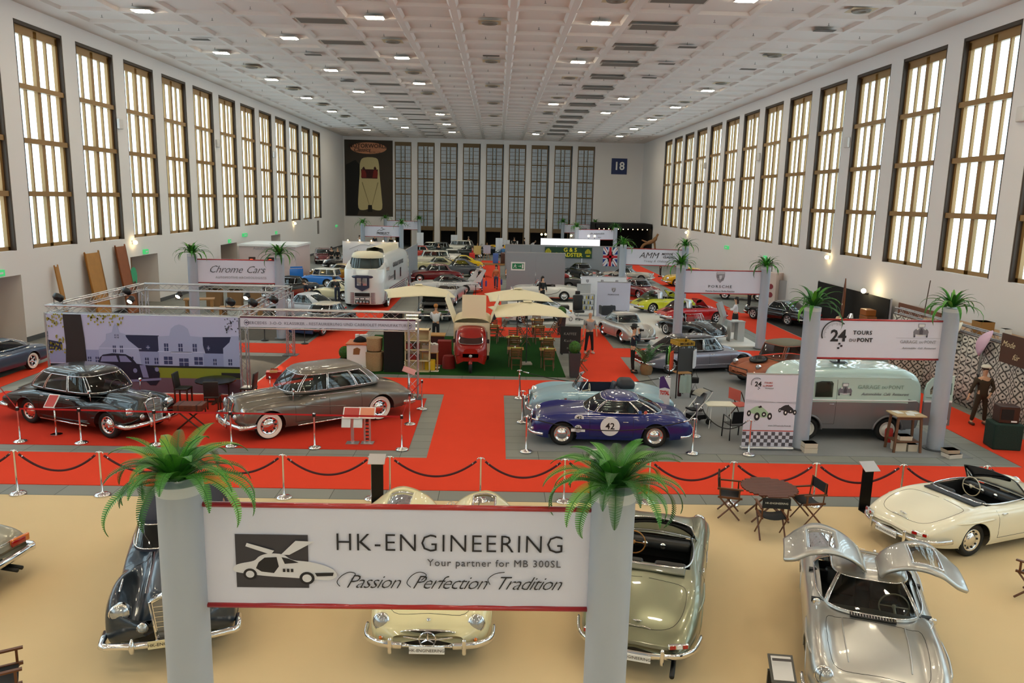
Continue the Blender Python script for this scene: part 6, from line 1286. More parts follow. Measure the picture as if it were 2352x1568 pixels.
for x, y, r_, s_ in ((1335, 845, 160, 'tilted at the right edge of the turf, nearer one'), (1322, 818, 160, 'tilted at the right edge of the turf, further one'), (1262, 775, 195, 'facing left behind the right parasol pole'), (1205, 785, 20, 'angled left of the parasol pole, front'), (1212, 760, 20, 'angled left of the parasol pole, rear'), (1148, 770, 200, 'angled behind the van table'), (1275, 762, 160, 'angled beside the second planter')):
    p = G(x, y+8); folding_chair('wooden folding chair '+s_, p.x, p.y, radians(r_))
CREAM = mat('cream_canvas', '#e3d8b6', .85)
def parasol(label, px, py, h, w, rz=0, base=None):
    p = G(px, py, h); t = thing('cafe_parasol', label, 'parasol', (p.x, p.y, .013), rz)
    q = MB(); c = (0, 0, h); n = 8; E = []
    for k in range(4):
        a, b = radians(45+90*k), radians(135+90*k); E += [Vector((cos(a)*w*.707*(1-0)*1, sin(a)*w*.707, h-.42)), Vector(((cos(a)+cos(b))/2*w*.68, (sin(a)+sin(b))/2*w*.68, h-.34))]
    q.loft([[Vector((0, 0, h))+(e-Vector((0, 0, h)))*u+Vector((0, 0, .02*sin(pi*u))) for e in E] for u in (.01, .3, .6, .85, 1)], 0, True); o = q.obj('canopy', CREAM, t, 30); md = o.modifiers.new('s', 'SOLIDIFY'); md.thickness = .012
    MB().rbox((0, 0, h+.02), (.34, .34, .03), .01).obj('vent_cap', CREAM, t)
    MB().tube([(0, 0, .05), (0, 0, h)], .022, 10).obj('pole', mat('pole_grey', '#5b6064', .4, .5), t, 'all')
    MB().box(-.22, .22, -.22, .22, 0, .06).obj('base', mat('concrete_base', '#a9a598', .8), t)
parasol('cream square parasol over the cafe tables in front of the white coupe', 1212, 694, 2.55, 2.9, .12)
parasol('cream parasol behind the nearer one, left of the white grand tourer', 1190, 664, 2.5, 2.9, .1)
parasol('cream parasol over the black muscle car left of the aisle', 962, 655, 2.5, 3.1, .2)
BUSH = mat('box_tree', '#2f5c17', .7, bump=(60, 1)); POTM = mat('anthracite_pot', '#38393e', .5)
def planter(label, px, py, r=.23, ph=.95, top=.22, bot=.16):
    p = G(px, py); t = thing('box_tree_planter', label, 'planter', (p.x, p.y, .013)); q = MB(); q.loft([[Vector((sx*w, sy*w, z)) for sx, sy in ((-1, -1), (1, -1), (1, 1), (-1, 1))] for w, z in ((bot, 0), (top, ph), (top-.03, ph), (top-.03, ph-.05))], 0, True, True); q.obj('pot', POTM, t)
    q = MB(); rn = random.Random(3); q.ball((0, 0, ph+r*.85), r, 22); 
    for i in range(420):
        a, b = rn.uniform(0, 2*pi), acos(rn.uniform(-1, 1)); d = Vector((sin(b)*cos(a), sin(b)*sin(a), cos(b))); c = Vector((0, 0, ph+r*.85))+d*r; u, v = fr(d); s = .022; q.add([c-u*s, c+d*.022+v*s*.6, c+u*s, c-d*.004-v*s*.4], [(0, 1, 2, 3)], rn.choice((0, 1)))
    q.obj('foliage', [BUSH, mat('box_tree_light', '#4f8a22', .6)], t)
planter('dark planter with clipped box ball in front of the chalkboard', 1318, 866); planter('dark planter with clipped box ball behind the chalkboard', 1288, 768, .24); planter('low dark planter with bright box ball left of the coffee counter', 793, 842, .24, .36, .2, .18)
p = G(1309, 815); t = thing('chalkboard', 'standing chalkboard with Kaffee and Kuchen written in chalk', 'chalkboard', (p.x, p.y, .013), .0); MB().box(-.44, .44, -.02, .02, .05, 1.25).obj('board', mat('chalk_black', '#2a2a2b', .8), t); 
for s, y in (('KAFFEE', .92), ('Kuchen', .62), ('mm', .3)): text(s, .17, mat('chalk', '#b9b8b2', .9), t, (-.03, -.026, y), shear=.1, bold=-.003)
[MB().box(x-.02, x+.02, -.02, .3, 0, .08).obj('foot', BLACK, t) for x in (-.35, .35)]
# coffee counter, wicker baskets, dark pillar, lit shelf
p = G(827, 850); t = thing('coffee_counter', 'white counter with coffee sack picture left of the wicker baskets', 'counter', (p.x-.1, p.y+.35, .013)); MB().box(-.38, .38, -.45, .45, 0, 1.0).obj('cabinet', WHITE, t); MB().box(-.42, .42, -.5, .5, 1.0, 1.04).obj('worktop', mat('orange_top', '#b5612a', .5), t); q = MB(); q.poly([(-.14, -.456, .62), (.1, -.456, .62), (.14, -.456, .84), (.02, -.456, .9), (-.12, -.456, .84)]); q.obj('sack_picture', mat('sack', '#8a5a30', .7), t)
cx_, cy_ = p.x-.1, p.y+.35
o = MB().lathe([(.0, .0), (.28, .0), (.2, .12), (.05, .2), (0, .2)], 14, (0, 0, 0)).obj('black_cloth', mat('black_cloth', '#0d0d0e', .9, bump=(9, 1, .05)), None, 'all'); o.location = (cx_+.05, cy_+.1, 1.055); tag(o, 'crumpled black cloth heaped on the coffee counter', 'cloth')
for i, (dx, dy) in enumerate(((-.12, .38), (.06, .36), (.2, .40))):
    o = MB().lathe([(0, 0), (.08, 0), (.085, .22), (0, .22)], 16, (0, 0, 0)).obj('paper_cup_stack', WHITE, None, True); o.location = (cx_+dx+.0, cy_+dy, 1.055+.0); tag(o, 'white stack of lids behind the black cloth, '+('left', 'middle', 'right')[i]+' one', 'cup stack')
WICK = mat('wicker', '#a58a62', .8, bump=(60, 1, .02), noise=(30, .35))
for i, (h0, h1, r) in enumerate(((0, .75, .34), (.77, 1.30, .30))):
    p = G(866, 852); t = thing('wicker_basket', ['large lidded wicker basket standing on the turf', 'smaller wicker basket stacked on the large one'][i], 'basket', (p.x-.1, p.y+.1, .013+h0)); hh = h1-h0
    q = MB(); q.lathe([(0, 0), (r*.92, .02), (r, hh*.3), (r*1.02, hh*.8), (r, hh-.08), (0, hh-.08)], 26, (0, 0, 0)); q.obj('body', WICK, t, True); q = MB(); q.lathe([(r*1.03, hh-.09), (r*1.03, hh-.02), (r*.6, hh), (0, hh)], 26, (0, 0, 0)); q.obj('lid', WICK, t, True)
p = G(900, 856); t = thing('dark_pillar', 'tall black display pillar with a small framed poster', 'pillar', (p.x+.05, p.y+.3, .013)); MB().box(-.36, .36, -.25, .25, 0, 2.3).obj('pillar_body', mat('velvet_black', '#0a0a0b', .9), t); f = MB().box(-.19, .19, -.28, -.25, 1.62, 2.1).obj('poster_frame', mat('gilt_frame', '#6b4c2c', .4), t); MB().box(-.15, .15, -.29, -.28, 1.67, 2.05).obj('poster', mat('poster_dark', '#35333b', .5), f)
gx = p.x+.55; t = thing('lit_shelf', 'cream shelf unit with glowing lamps right of the black pillar', 'shelf', (gx+.22, p.y+.35, .013)); SHM = mat('shelf_cream', '#cfc09a', .6)
q = MB(); [q.box(x, x+.04, -.2, .2, 0, 1.65) for x in (-.3, .62)]; [q.box(-.3, .66, -.2, .2, z, z+.03) for z in (0, .42, .84, 1.2, 1.62)]; q.box(-.3, .66, .18, .2, 0, 1.65); q.obj('shelf_frame', SHM, t)
glow = mat('shelf_lamp', '#ffe9b0', .5, emit='#ffd27a', es=9)
for z in (1.55, 1.75, 1.92, 2.06): q = MB(); q.tube([(-.25, -.05, z+.12), (.2, -.05, z+.12)], .018, 6); q.obj('light_tube', glow, t)
for k in range(8):
    o = MB().rbox((0, 0, .11), (.13, .1, .22), .01).obj('coffee_pack', mat('pack_red', '#7d1a18', .5) if k % 3 else mat('pack_dark', '#2b1b16', .5)); o.location = (gx+.0+.14*(k % 4), p.y+.32, .013+(.45, .87)[k//4]); tag(o, 'dark red coffee pack on the cream lit shelf', 'coffee pack', 'coffee packs on the lit shelf')
q = MB(); n = 0
for i in range(7):
    for j in range(6): q.box(-2.05+i*.3-2.2, -1.75+i*.3-2.2, 30.2-1.2+j*.3, 30.5-1.2+j*.3, .013, .02, (i+j) % 2)
tag(q.obj('chequered_mat', [WHITE, BLACK]), 'black and white chequered floor mat beside the red van', 'floor mat')
# yellow folding stool, plastic crate table, red cloth stools
p = G(988, 850); t = thing('crate_table', 'small table with translucent box of crockery beside the truss tower', 'table', (p.x, p.y, .013)); legs(t, ((-.28, -.16), (.28, -.16), (-.28, .16), (.28, .16)), .018, .70, WOODL); MB().box(-.32, .32, -.2, .2, .70, .72).obj('table_top', WOODL, t)
o = MB().box(-.3, .3, -.18, .18, 0, .28).obj('plastic_box', mat('milky_plastic', '#c9b9b4', .3, alpha=.7)); o.location = (p.x, p.y, .736); tag(o, 'milky plastic box standing on the crate table', 'box')
for k in range(7): o = MB().lathe([(0, 0), (.05, 0), (.06, .06), (.055, .06), (.04, .01)], 12, (0, 0, 0)).obj('cup', WHITE, None, 'all'); o.location = (p.x-.24+.08*k, p.y+(.06 if k % 2 else -.06), 1.018); tag(o, 'white coffee cup on the milky plastic box', 'cup', 'white cups on the plastic box')
YEL = mat('yellow_cloth', '#e0b81c', .7); o = MB().rbox((0, 0, .2), (.4, .3, .40), .04).obj('yellow_bag', YEL, None, 60); o.location = (p.x+.0, p.y-.0, .015); tag(o, 'yellow bag under the crate table', 'bag')
p = G(1047, 845); 
RC = mat('dark_red_cloth', '#7c1714', .85, bump=(6, .5, .03)); o = MB().lathe([(0, .5), (.2, .5), (.24, .4), (.26, 0), (0, 0)], 20, (0, 0, 0)).obj('draped_stool', RC, None, True); o.location = (p.x-.28, p.y-.05, .013); tag(o, 'round stool draped in dark red cloth left of the red van', 'stool')
o = MB().loft([[Vector((sx*w, sy*w*.8, z)) for sx, sy in ((-1, -1), (1, -1), (1, 1), (-1, 1))] for w, z in ((.34, 0), (.28, .5), (.27, .95))], 0, True, True).obj('draped_table', RC); o.location = (p.x-.5, p.y+.75, .013); tag(o, 'square table draped in dark red cloth behind the round stool', 'table')
t = thing('service_counter', 'dark red draped serving counter behind the crate table', 'counter', (p.x-1.35, p.y+2.0, .013)); MB().box(-.75, .75, -.3, .3, 0, .95).obj('cabinet', mat('wine_drape', '#3c1618', .8), t); MB().box(-.8, .8, -.34, .34, .95, .99).obj('worktop', WOODL, t)
# leather trunk on a folding stand, table and dark chairs behind
p = G(412, 985); t = thing('luggage_stand', 'black folding luggage stand between the limousines', 'stand', (p.x+.3, p.y+.1, .014), .05)
for s in (1, -1): q = MB(); q.tube([(-.32, s*.2, 0), (.28, s*.2, .52)], .022, 4); q.tube([(.32, s*.2, 0), (-.28, s*.2, .52)], .022, 4); q.obj('leg_frame', WOODD, t)
q = MB(); q.box(-.3, -.26, -.22, .22, .50, .54); q.box(.26, .3, -.22, .22, .50, .54); q.tube([(0, -.2, .26), (0, .2, .26)], .015, 4); q.obj('rail', WOODD, t)
t2 = thing('leather_trunk', 'brown leather trunk lying on the black folding stand', 'trunk', (p.x+.3, p.y+.1, .556), .05); LT = mat('trunk_leather', '#5a2c18', .45, noise=(9, .4)); MB().rbox((0, 0, .09), (.80, .50, .18), .02).obj('trunk_body', LT, t2); [MB().box(x-.02, x+.02, -.255, .255, .0, .186).obj('strap', WOODD, t2) for x in (-.25, .25)]; MB().tube([(-.08, -.26, .1), (0, -.29, .1), (.08, -.26, .1)], .01, 5).obj('handle', WOODD, t2)
p = G(490, 930); t = thing('round_table', 'dark round table behind the leather trunk', 'table', (p.x, p.y+.3, .014)); MB().lathe([(0, .70), (.62, .70), (.62, .74), (0, .74)], 36, (0, 0, 0)).obj('table_top', mat('dark_green_top', '#1c2018', .25), t, True); MB().tube([(0, 0, .05), (0, 0, .7)], .06, 10).obj('pedestal', WOODD, t); MB().box(-.35, .35, -.04, .04, 0, .05).obj('foot', WOODD, t); MB().box(-.04, .04, -.35, .35, 0, .05).obj('foot', WOODD, t); tx_, ty_ = p.x, p.y+.3
for i, (dx, dy, r_) in enumerate(((-1.0, -.1, 0), (.25, -1.0, 100), (0, .8, -90), (1.0, .1, 180))):
    t = thing('dining_chair', ['dark leather chair left of the round dark table', 'dark leather chair nearest, back to the camera, at the round table', 'dark leather chair behind the round dark table', 'dark leather chair right of the round table by the truss tower'][i], 'chair', (tx_+dx, ty_+dy, .014), radians(r_)); legs(t, ((-.19, -.19), (.19, -.19), (-.19, .19), (.19, .19)), .02, .44, WOODD, 0); CL = mat('charcoal_leather', '#232323', .45); MB().rbox((0, 0, .47), (.46, .44, .07), .03).obj('seat', CL, t, 60); MB().rbox((-.21, 0, .72), (.06, .44, .52), .025, ry=-.12).obj('backrest', CL, t, 60)
# text stands in front of the grey limousine
RP_ = mat('info_red', '#b23a34', .5)
for i, (px, py, c, lab) in enumerate(((812, 1022, '#b23a34', 'slanted red text board on a steel stand with brochure shelves'), (846, 1022, '#d98a6a', 'slanted orange text board on a perforated steel stand'))):
    p = G(px-2, py-4); t = thing('info_stand', lab, 'info stand', (p.x, p.y, .014)); MB().box(-.17, .17, -.13, .13, 0, .012).obj('base_plate', SATIN, t)
    if i == 0: MB().box(-.04, .04, -.02, .02, .012, .78).obj('pole', SATIN, t); [MB().cbox((x, -.04, .62), (.24, .012, .34), 0, rx=-.3).obj('brochure_tray', SATIN, t) for x in (-.16, .16)]
    else: [MB().box(x-.025, x+.025, -.02, .02, .012, .78).obj('pole', SATIN, t) for x in (-.07, .07)]; [MB().box(-.045, .045, -.01, .01, z, z+.03).obj('rung', BLACK, t) for z in [.1+.1*k for k in range(7)]]
    b = MB().cbox((0, -.06, .86), (.46, .02, .34), 0, rx=-.75).obj('board', WHITE, t); MB().cbox((0, -.07, .873), (.40, .006, .28), 0, rx=-.75).obj('text_panel', mat('info'+c, c, .5), b)
p = G(130, 1000); t = thing('info_stand', 'slanted red text board on a chrome post by the black limousine door', 'info stand', (p.x, p.y, .014)); MB().lathe([(0, 0), (.15, 0), (.15, .03), (0, .035)], 24, (0, 0, 0)).obj('base_plate', CHROME, t, True); MB().tube([(0, 0, .03), (0, 0, .85)], .022, 10).obj('pole', CHROME, t, 'all'); b = MB().cbox((-.05, 0, .95), (.30, .02, .42), 0, rx=-.8, rz=-.1).obj('board', WHITE, t); MB().cbox((-.05, -.012, .962), (.25, .006, .36), 0, rx=-.8, rz=-.1).obj('text_panel', RP_, b)
p = G(954, 1000); t = thing('info_stand', 'tilted pink text sign on a chrome post at the truss foot', 'info stand', (-2.75, 24.35, .014)); MB().lathe([(0, 0), (.14, 0), (.14, .03), (0, .035)], 24, (0, 0, 0)).obj('base_plate', CHROME, t, True); MB().tube([(0, 0, .03), (0, 0, 1.0)], .02, 10).obj('pole', CHROME, t, 'all'); MB().cbox((0, 0, 1.08), (.42, .02, .22), 0, rx=-.9, ry=.35).obj('board', mat('pink_board', '#c98a8a', .5), t)
p = G(630, 868); t = thing('cardboard_box', 'open red cardboard box with flaps on the tiles behind the grey limousine', 'box', (p.x, p.y, .002), .2); MB().box(-.27, .27, -.18, .18, 0, .26).obj('carton', mat('red_carton', '#a3231d', .6), t); [MB().cbox((x, y, .29), (.27 if y else .1, .14, .008), 0, rx=a).obj('flap', mat('carton', '#b58a55', .8), t) for x, y, a in ((0, -.22, .5), (0, .22, -.5))]
# ---------------- right block things ----------------
p = G(1762, 1036); t = thing('roll_up_banner', 'white roll-up banner with racing cars and chequered bottom', 'banner', (p.x+.02, p.y+.12, .013), 0); pl_ = p
q = MB(); q.box(-.70, .70, 0, .012, .08, 2.12); q.obj('cloth', BANM, t); MB().rbox((0, .0, .045), (1.46, .16, .08), .03).obj('cassette', SATIN, t); MB().box(-.71, .71, -.01, .02, 2.11, 2.14).obj('top_rail', SATIN, t)
q = MB(); [q.box(-.70+.1*i, -.60+.1*i, -.004, 0, .10+.1*j, .20+.1*j) for i in range(14) for j in range(4) if (i+j) % 2]; q.obj('chequer_print', mat('chequer_grey', '#55525c', .6), t); MB().box(-.7, .7, -.004, 0, .52, .545).obj('red_line', mat('print_red', '#b5392b', .6), t)
logo24(t, (-.42, 1.85), .42, -.006, INK, mat('print_red', '#b5392b', .6)); text('POTSDAM', .05, GINK, t, (-.06, -.006, 1.72)); text('www.24Tours-du-Pont.de', .06, GINK, t, (.3, -.006, .68))
def racer(c, s, col):
    q = MB(); P = lambda pts, y: [Vector((c[0]+x*s, -y, c[1]+z*s)) for x, z in pts]; q.poly(P(cr([(-1.1, .3), (-.5, .75), (0, .8), (.6, .45), (1.0, .0), (.9, -.35), (.3, -.45), (-.4, -.1), (-1, .05)], 4, True), .006), 0)
    for x, z, a, b in ((-1.15, .0, .22, .34), (-.25, -.35, .32, .46), (1.15, -.3, .26, .40), (.5, -.1, .25, .28)): q.poly(P([(x+a*cos(k), z+b*sin(k)) for k in [2*pi*i/16 for i in range(16)]], .008), 1); q.poly(P([(x+a*.4*cos(k), z+b*.4*sin(k)) for k in [2*pi*i/12 for i in range(12)]], .010), 2)
    q.poly(P([(-.25, .7), (.1, .9), (.25, .7), (0, .6)], .009), 1); q.obj('racing_car_print', [mat('racer'+col, col, .6), mat('print_black', '#1c1b20', .6), WHITE], t)
racer((-.28, 1.02), .25, '#9fc0a0'); racer((.48, 1.12), .18, '#2a2a30'); q = MB(); [q.tube([(-.68, -.006, 1.4-.03*k), (.7, -.006, 1.30+.02*k)], .002, 3) for k in range(4)]; q.obj('speed_lines', GINK, t)
p = G(2085, 1042); t = thing('bar_table', 'tall wooden table with papers in front of the panel van tail', 'table', (p.x, p.y+.3, .013), .0); TW = mat('walnut', '#6b4a35', .5, noise=(8, .2)); 
for x, y in ((-.34, -.22), (.34, -.22), (-.34, .22), (.34, .22)): MB().loft([[Vector((x*k+sx*.028, y*k+sy*.028, z)) for sx, sy in ((-1, -1), (1, -1), (1, 1), (-1, 1))] for k, z in ((1.08, 0), (.92, 1.0))], 0, True, True).obj('leg', TW, t)
MB().box(-.42, .42, -.3, .3, 1.02, 1.05).obj('table_top', mat('pale_top', '#b9a27c', .5), t); [MB().box(*b, .93, 1.02).obj('apron', TW, t) for b in ((-.34, .34, -.23, -.2), (-.34, .34, .2, .23))]; MB().box(-.34, .34, -.22, .22, .28, .31).obj('lower_shelf', TW, t)
bx_, by_ = p.x, p.y+.3
for i, (dx, dy, a) in enumerate(((-.2, .1, .2), (.05, -.1, -.3), (.22, .08, .5))): o = MB().box(-.1, .1, -.14, .14, 0, .006).obj('brochure', WHITE); o.location = (bx_+dx, by_+dy, 1.066); o.rotation_euler = (0, 0, a); tag(o, 'white brochure on the tall wooden table, '+('left', 'middle', 'right')[i]+' one', 'brochure')
def carton(x, y, z, sx, sy, sz, lab, col='#cfc5b4', rz=0): o = MB().box(-sx/2, sx/2, -sy/2, sy/2, 0, sz).obj('cardboard_box', mat('carton'+col, col, .7)); MB().box(-sx/2-.004, sx/2+.004, -sy/2-.004, sy/2+.004, sz-.04, sz).obj('lid', mat('carton'+col, col, .7), o); o.location = (x, y, z); o.rotation_euler = (0, 0, rz); return tag(o, lab, 'box')
carton(bx_, by_, .325, .34, .28, .12, 'small open white box on the lower shelf of the tall table'); carton(bx_-.12, by_+.0, .013, .3, .28, .24, 'white carton under the tall table, left one'); carton(bx_+.22, by_, .013, .26, .28, .2, 'white carton under the tall table, right one')
p = G(1862, 1042); carton(p.x, p.y+.15, .013, .36, .3, .14, 'cream carton on the floor at the left column foot'); carton(p.x, p.y+.15, .157, .35, .29, .13, 'cream carton stacked on another at the left column foot')
p = G(2190, 1052); carton(p.x, p.y+.1, .002, .42, .3, .11, 'flat white box lying on the tiles right of the column', '#d8d2c8', .25); carton(p.x-.02, p.y+.15, .115, .36, .28, .1, 'brownish lid box on the flat white box', '#b9a791', .1)
p = G(2062, 978, .25); o = MB().lathe([(0, 0), (.1, 0), (.11, .35), (.08, .4), (0, .4)], 14, (0, 0, 0)).obj('red_canister', mat('can_red', '#b3241c', .4), None, True); o.location = (bx_-.02, by_+.75, .013); tag(o, 'red canister on the floor behind the tall wooden table', 'canister')
# folding table, bag, metal chair
p = G(1650, 985); t = thing('folding_table', 'small white folding table beside the roll-up banner', 'table', (p.x+.05, p.y+.25, .013)); MB().box(-.42, .42, -.28, .28, .68, .71).obj('table_top', mat('cream_top', '#dcd8c6', .5), t); [MB().tube([(x, y, 0), (x*.8, y*.6, .68)], .012, 6).obj('leg', WHITE, t) for x in (-.34, .34) for y in (-.26, .26)]
p = G(1690, 1015); t = thing('garden_chair', 'black metal armchair with mesh seat in front of the roll-up banner', 'chair', (p.x+.05, p.y+.35, .013), pi/2+.2); BM = mat('black_steel', '#16161a', .4, .3); MB().box(-.22, .22, -.24, .24, .42, .44).obj('seat', BM, t); [MB().tube([(-.22, s*.26, 0), (-.22, s*.26, .62), (.2, s*.26, .66), (.24, s*.26, 0)], .02, 6).obj('leg_frame', BM, t) for s in (1, -1)]; MB().cbox((-.26, 0, .68), (.03, .46, .36), 0, ry=-.15).obj('backrest', BM, t)
# pushchair
p = G(1600, 975); t = thing('pushchair', 'black pushchair with a grey seat cloth and small wheels', 'pushchair', (p.x-.05, p.y+.1, .013), radians(200)); FB = mat('frame_black', '#1b1b1f', .4, .4)
for s in (1, -1): MB().tube([(.42, s*.22, .1), (-.30, s*.24, .85), (-.42, s*.24, 1.02)], .018, 6).obj('frame_tube', SATIN, t); MB().tube([(-.34, s*.25, .1), (-.05, s*.23, .60)], .016, 6).obj('leg', FB, t)
[MB().lathe([(0, -.02), (.09, -.02), (.09, .02), (0, .02)], 16, (x, y, .09), 'Y').obj('wheel', RUBBER, t, True) for x in (.42, -.34) for y in (-.24, .24)]
MB().cbox((.05, 0, .45), (.36, .36, .05), 0, ry=-.1).obj('seat', FB, t); MB().cbox((-.16, 0, .70), (.05, .36, .55), 0, ry=-.35).obj('backrest', mat('grey_cloth', '#6e6e72', .8), t); MB().loft([[Vector((-.28+cos(a)*.3, y, .82+sin(a)*.22)) for a in [pi*.1+pi*.6*k/6 for k in range(7)]] for y in (-.2, .2)], 0, False).obj('hood', mat('hood_grey', '#8b887f', .8), t); MB().tube([(-.42, -.24, 1.02), (-.42, .24, 1.02)], .02, 8).obj('handlebar', BLACK, t); MB().box(-.3, .2, -.18, .18, .16, .3).obj('basket', FB, t)
# merchandise rack
p = G(1552, 905); t = thing('clothes_rack', 'black merchandise rack with yellow sign frame and hanging shirts', 'rack', (p.x+.05, p.y-.3, .013), .25); 
for x in (-.28, .28):
    for y in (-.28, .28): MB().box(x-.015, x+.015, y-.015, y+.015, 0, 1.95).obj('post', BLACK, t)
MB().box(-.05, .05, -.05, .05, 0, 1.0).obj('stem', mat('maroon_post', '#3b1216', .5), t); MB().box(-.28, .28, -.3, -.28, .95, 1.75).obj('chalk_panel', mat('panel_grey', '#3c3d40', .8), t); MB().box(-.26, .26, -.3, .1, .86, .89).obj('shelf', WOODL, t)
for r_, y in ((0, -.30), (pi/2, 0)): 
    for s in (1, -1): f = MB().box(-.3, .3, -.01, .01, 1.83, 1.97).obj('sign_board', mat('sign_yellow', '#a9821c', .5), t); f.rotation_euler = (0, 0, r_); f.location = (0, s*.3, 0) if r_ == 0 else (s*.3, 0, 0)
text('MICHELIN', .11, BLACK, t, (0, -.315, 1.9), bold=.003)
rx_, ry_ = p.x+.05, p.y-.3
def shirt(lab, dx, dy, z, col, rz=0): o = MB().loft([[Vector((x*w, .03*cos(i*2), h)) for i, x in enumerate((-1, -.6, -.2, .2, .6, 1))] for h, w in ((0, .18), (-.25, .2), (-.5, .2), (-.62, .18))], 0, False).obj('hanging_shirt', mat('shirt'+col, col, .85)); m_ = o.modifiers.new('s', 'SOLIDIFY'); m_.thickness = .02; o.location = (rx_+dx, ry_+dy, z); o.rotation_euler = (0, 0, rz); tag(o, lab, 'shirt')
shirt('orange-red shirt hanging on the left of the merchandise rack', -.38, -.15, 1.62, '#d94a22', 1.2); shirt('bright green shirt hanging on the merchandise rack', -.40, .12, 1.75, '#6fbf4a', 1.3); shirt('dark green shirt behind the bright green one', -.45, .33, 1.7, '#17382a', 1.4); shirt('white shirt hanging on the right of the merchandise rack', .42, -.1, 1.68, '#c9c9d0', 1.2); shirt('pale grey-green shirt on the lower shelf side of the rack', .1, -.36, .84, '#9fb0ab', .1)
for i, (dx, z, s) in enumerate(((.42, .55, .18), (.45, .12, .16))): t = thing('hand_bag', ['black hand bag hanging under the white shirt', 'black hand bag hanging lowest on the rack'][i], 'bag', (rx_+dx, ry_-.3, z)); MB().rbox((0, 0, s*.6), (s*1.7, .1, s*1.2), .04).obj('bag_body', BLACK, t, 60); MB().tube([(-s*.6, 0, s*1.1), (0, 0, s*2.6), (s*.6, 0, s*1.1)], .01, 5).obj('strap', BLACK, t)
t = thing('advertising_sign', 'narrow white and purple sign with tall red letters beside the rack', 'sign', (G(1522, 975).x, G(1522, 975).y, .013), -.25); MB().box(-.16, .16, 0, .02, .1, 1.45).obj('board', mat('totalwhite', '#dedbe0', .5), t); MB().prism([(-.16, -.004, 1.1), (.0, -.004, 1.15), (.16, -.004, 1.1), (-.05, -.004, 1.5), (-.16, -.004, 1.45)], (0, .002, 0)).obj('purple_field', mat('purple', '#4a2a6a', .5), t); text('TOTAL', .17, mat('total_red', '#c9261c', .5), t, (0, -.006, .98), bold=.008, sx=.5)
t = thing('child_bicycle', 'small old bicycle wheel and frame leaning by the narrow purple sign', 'bicycle', (G(1505, 935).x-.1, G(1505, 935).y, .013), .2); 
for x in (-.25, .42): MB().tube([(x+cos(a)*.2, 0, .22+sin(a)*.2) for a in [2*pi*k/20 for k in range(20)]], .022, 6, closed=True).obj('wheel', mat('brown_tyre', '#5a3a28', .6), t)
MB().tube([(-.25, 0, .22), (-.05, 0, .55), (.3, 0, .5), (.42, 0, .22)], .02, 6).obj('bicycle_frame', BLACK, t); MB().tube([(.3, 0, .5), (.28, 0, .66), (.28, -.15, .68), (.28, .15, .68)], .012, 6).obj('handlebar', CHROME, t)
# potted palm behind the photographer
p = G(1490, 850); t = thing('potted_palm', 'feathery palm in a wrapped brown pot behind the photographer', 'palm', (p.x-.25, p.y-.75, .013)); MB().lathe([(0, 0), (.2, 0), (.25, .2), (.22, .38), (0, .38)], 18, (0, 0, 0)).obj('pot', mat('jute', '#8a6a48', .9, bump=(8, 1, .04)), t, True)
q = MB(); rn = random.Random(8)
for k in range(15): frond(q, 2.4*k, rn.uniform(.9, 1.3), rn.uniform(1.0, 1.4), 1.2, .13, 16, rn)
o = q.obj('foliage', [mat('palm_green', '#4b7a4a', .6), mat('palm_dark', '#2f5a38', .6), mat('palm_light', '#7d9d62', .6)], t); o.location = (0, 0, .36)
# director chairs and round table on the beige carpet
def director(label, px, py, rz, txt=None):
    p = G(px, py); t = thing('director_chair', label, 'chair', (p.x, p.y, .013), rz); CV = mat('black_canvas', '#17181c', .8); OW = mat('oiled_teak', '#5f3518', .45)
    for s in (1, -1):
        q = MB(); q.tube([(.22, s*.25, .02), (-.22, s*.25, .50)], .018, 4); q.obj('leg', OW, t); q = MB(); q.tube([(-.22, s*.25, .02), (.22, s*.25, .50)], .018, 4); q.obj('leg', OW, t)
        q = MB(); q.box(-.25, .25, s*.25-.018, s*.25+.018, .48, .52); q.obj('side_rail', OW, t); q = MB(); q.box(-.26, .26, s*.27-.025, s*.27+.025, .69, .715); q.box(.17, .2, s*.27-.015, s*.27+.015, .5, .69); q.obj('armrest', OW, t); q = MB(); q.tube([(-.2, s*.25, .5), (-.24, s*.25, .95)], .017, 4); q.obj('back_post', OW, t)
    q = MB(); q.loft([[Vector((x, -.25+.5*k/6, .50-.05*sin(pi*k/6))) for k in range(7)] for x in (-.2, .2)], 0, False); o = q.obj('seat', CV, t, 'all'); o.modifiers.new('s', 'SOLIDIFY').thickness = .012
    MB().box(-.26, -.245, -.27, .27, .72, .93).obj('backrest', CV, t)
    if txt: text(txt, .055, mat('sewn_white', '#d8d4c8', .7), t, (-.264, 0, .83), (pi/2, 0, -pi/2), ext=.001)
director('director chair left of the round wooden table', 1672, 1185, radians(-15)); director('director chair with lettered backrest nearest in front of the round table', 1768, 1235, radians(85), 'HK-ENGINEERING'); director('director chair right of the round wooden table', 1850, 1200, radians(190)); director('director chair with lettered back at the right frame edge', 2372, 1375, radians(130), 'HK-ENGINEERING'); director('dark director chair cut off at the bottom left corner', 8, 1640, radians(30))
p = G(1762, 1195); t = thing('round_table', 'round slatted wooden table on crossed legs among the director chairs', 'table', (p.x, p.y+.05, .013)); q = MB()
for k in range(13): y = -.54+.09*k; w = sqrt(max(.01, .58**2-y*y)); q.box(-w, w, y-.041, y+.041, .70, .725)
q.obj('table_top', mat('reddish_teak', '#5a3020', .4, noise=(10, .25)), t)
for s in (1, -1): q = MB(); q.tube([(-.40, s*.22, .02), (.32, s*.22, .69)], .022, 4); q.tube([(.40, s*.22, .02), (-.32, s*.22, .69)], .022, 4); q.obj('leg_frame', mat('oiled_teak', '#5f3518', .45), t)
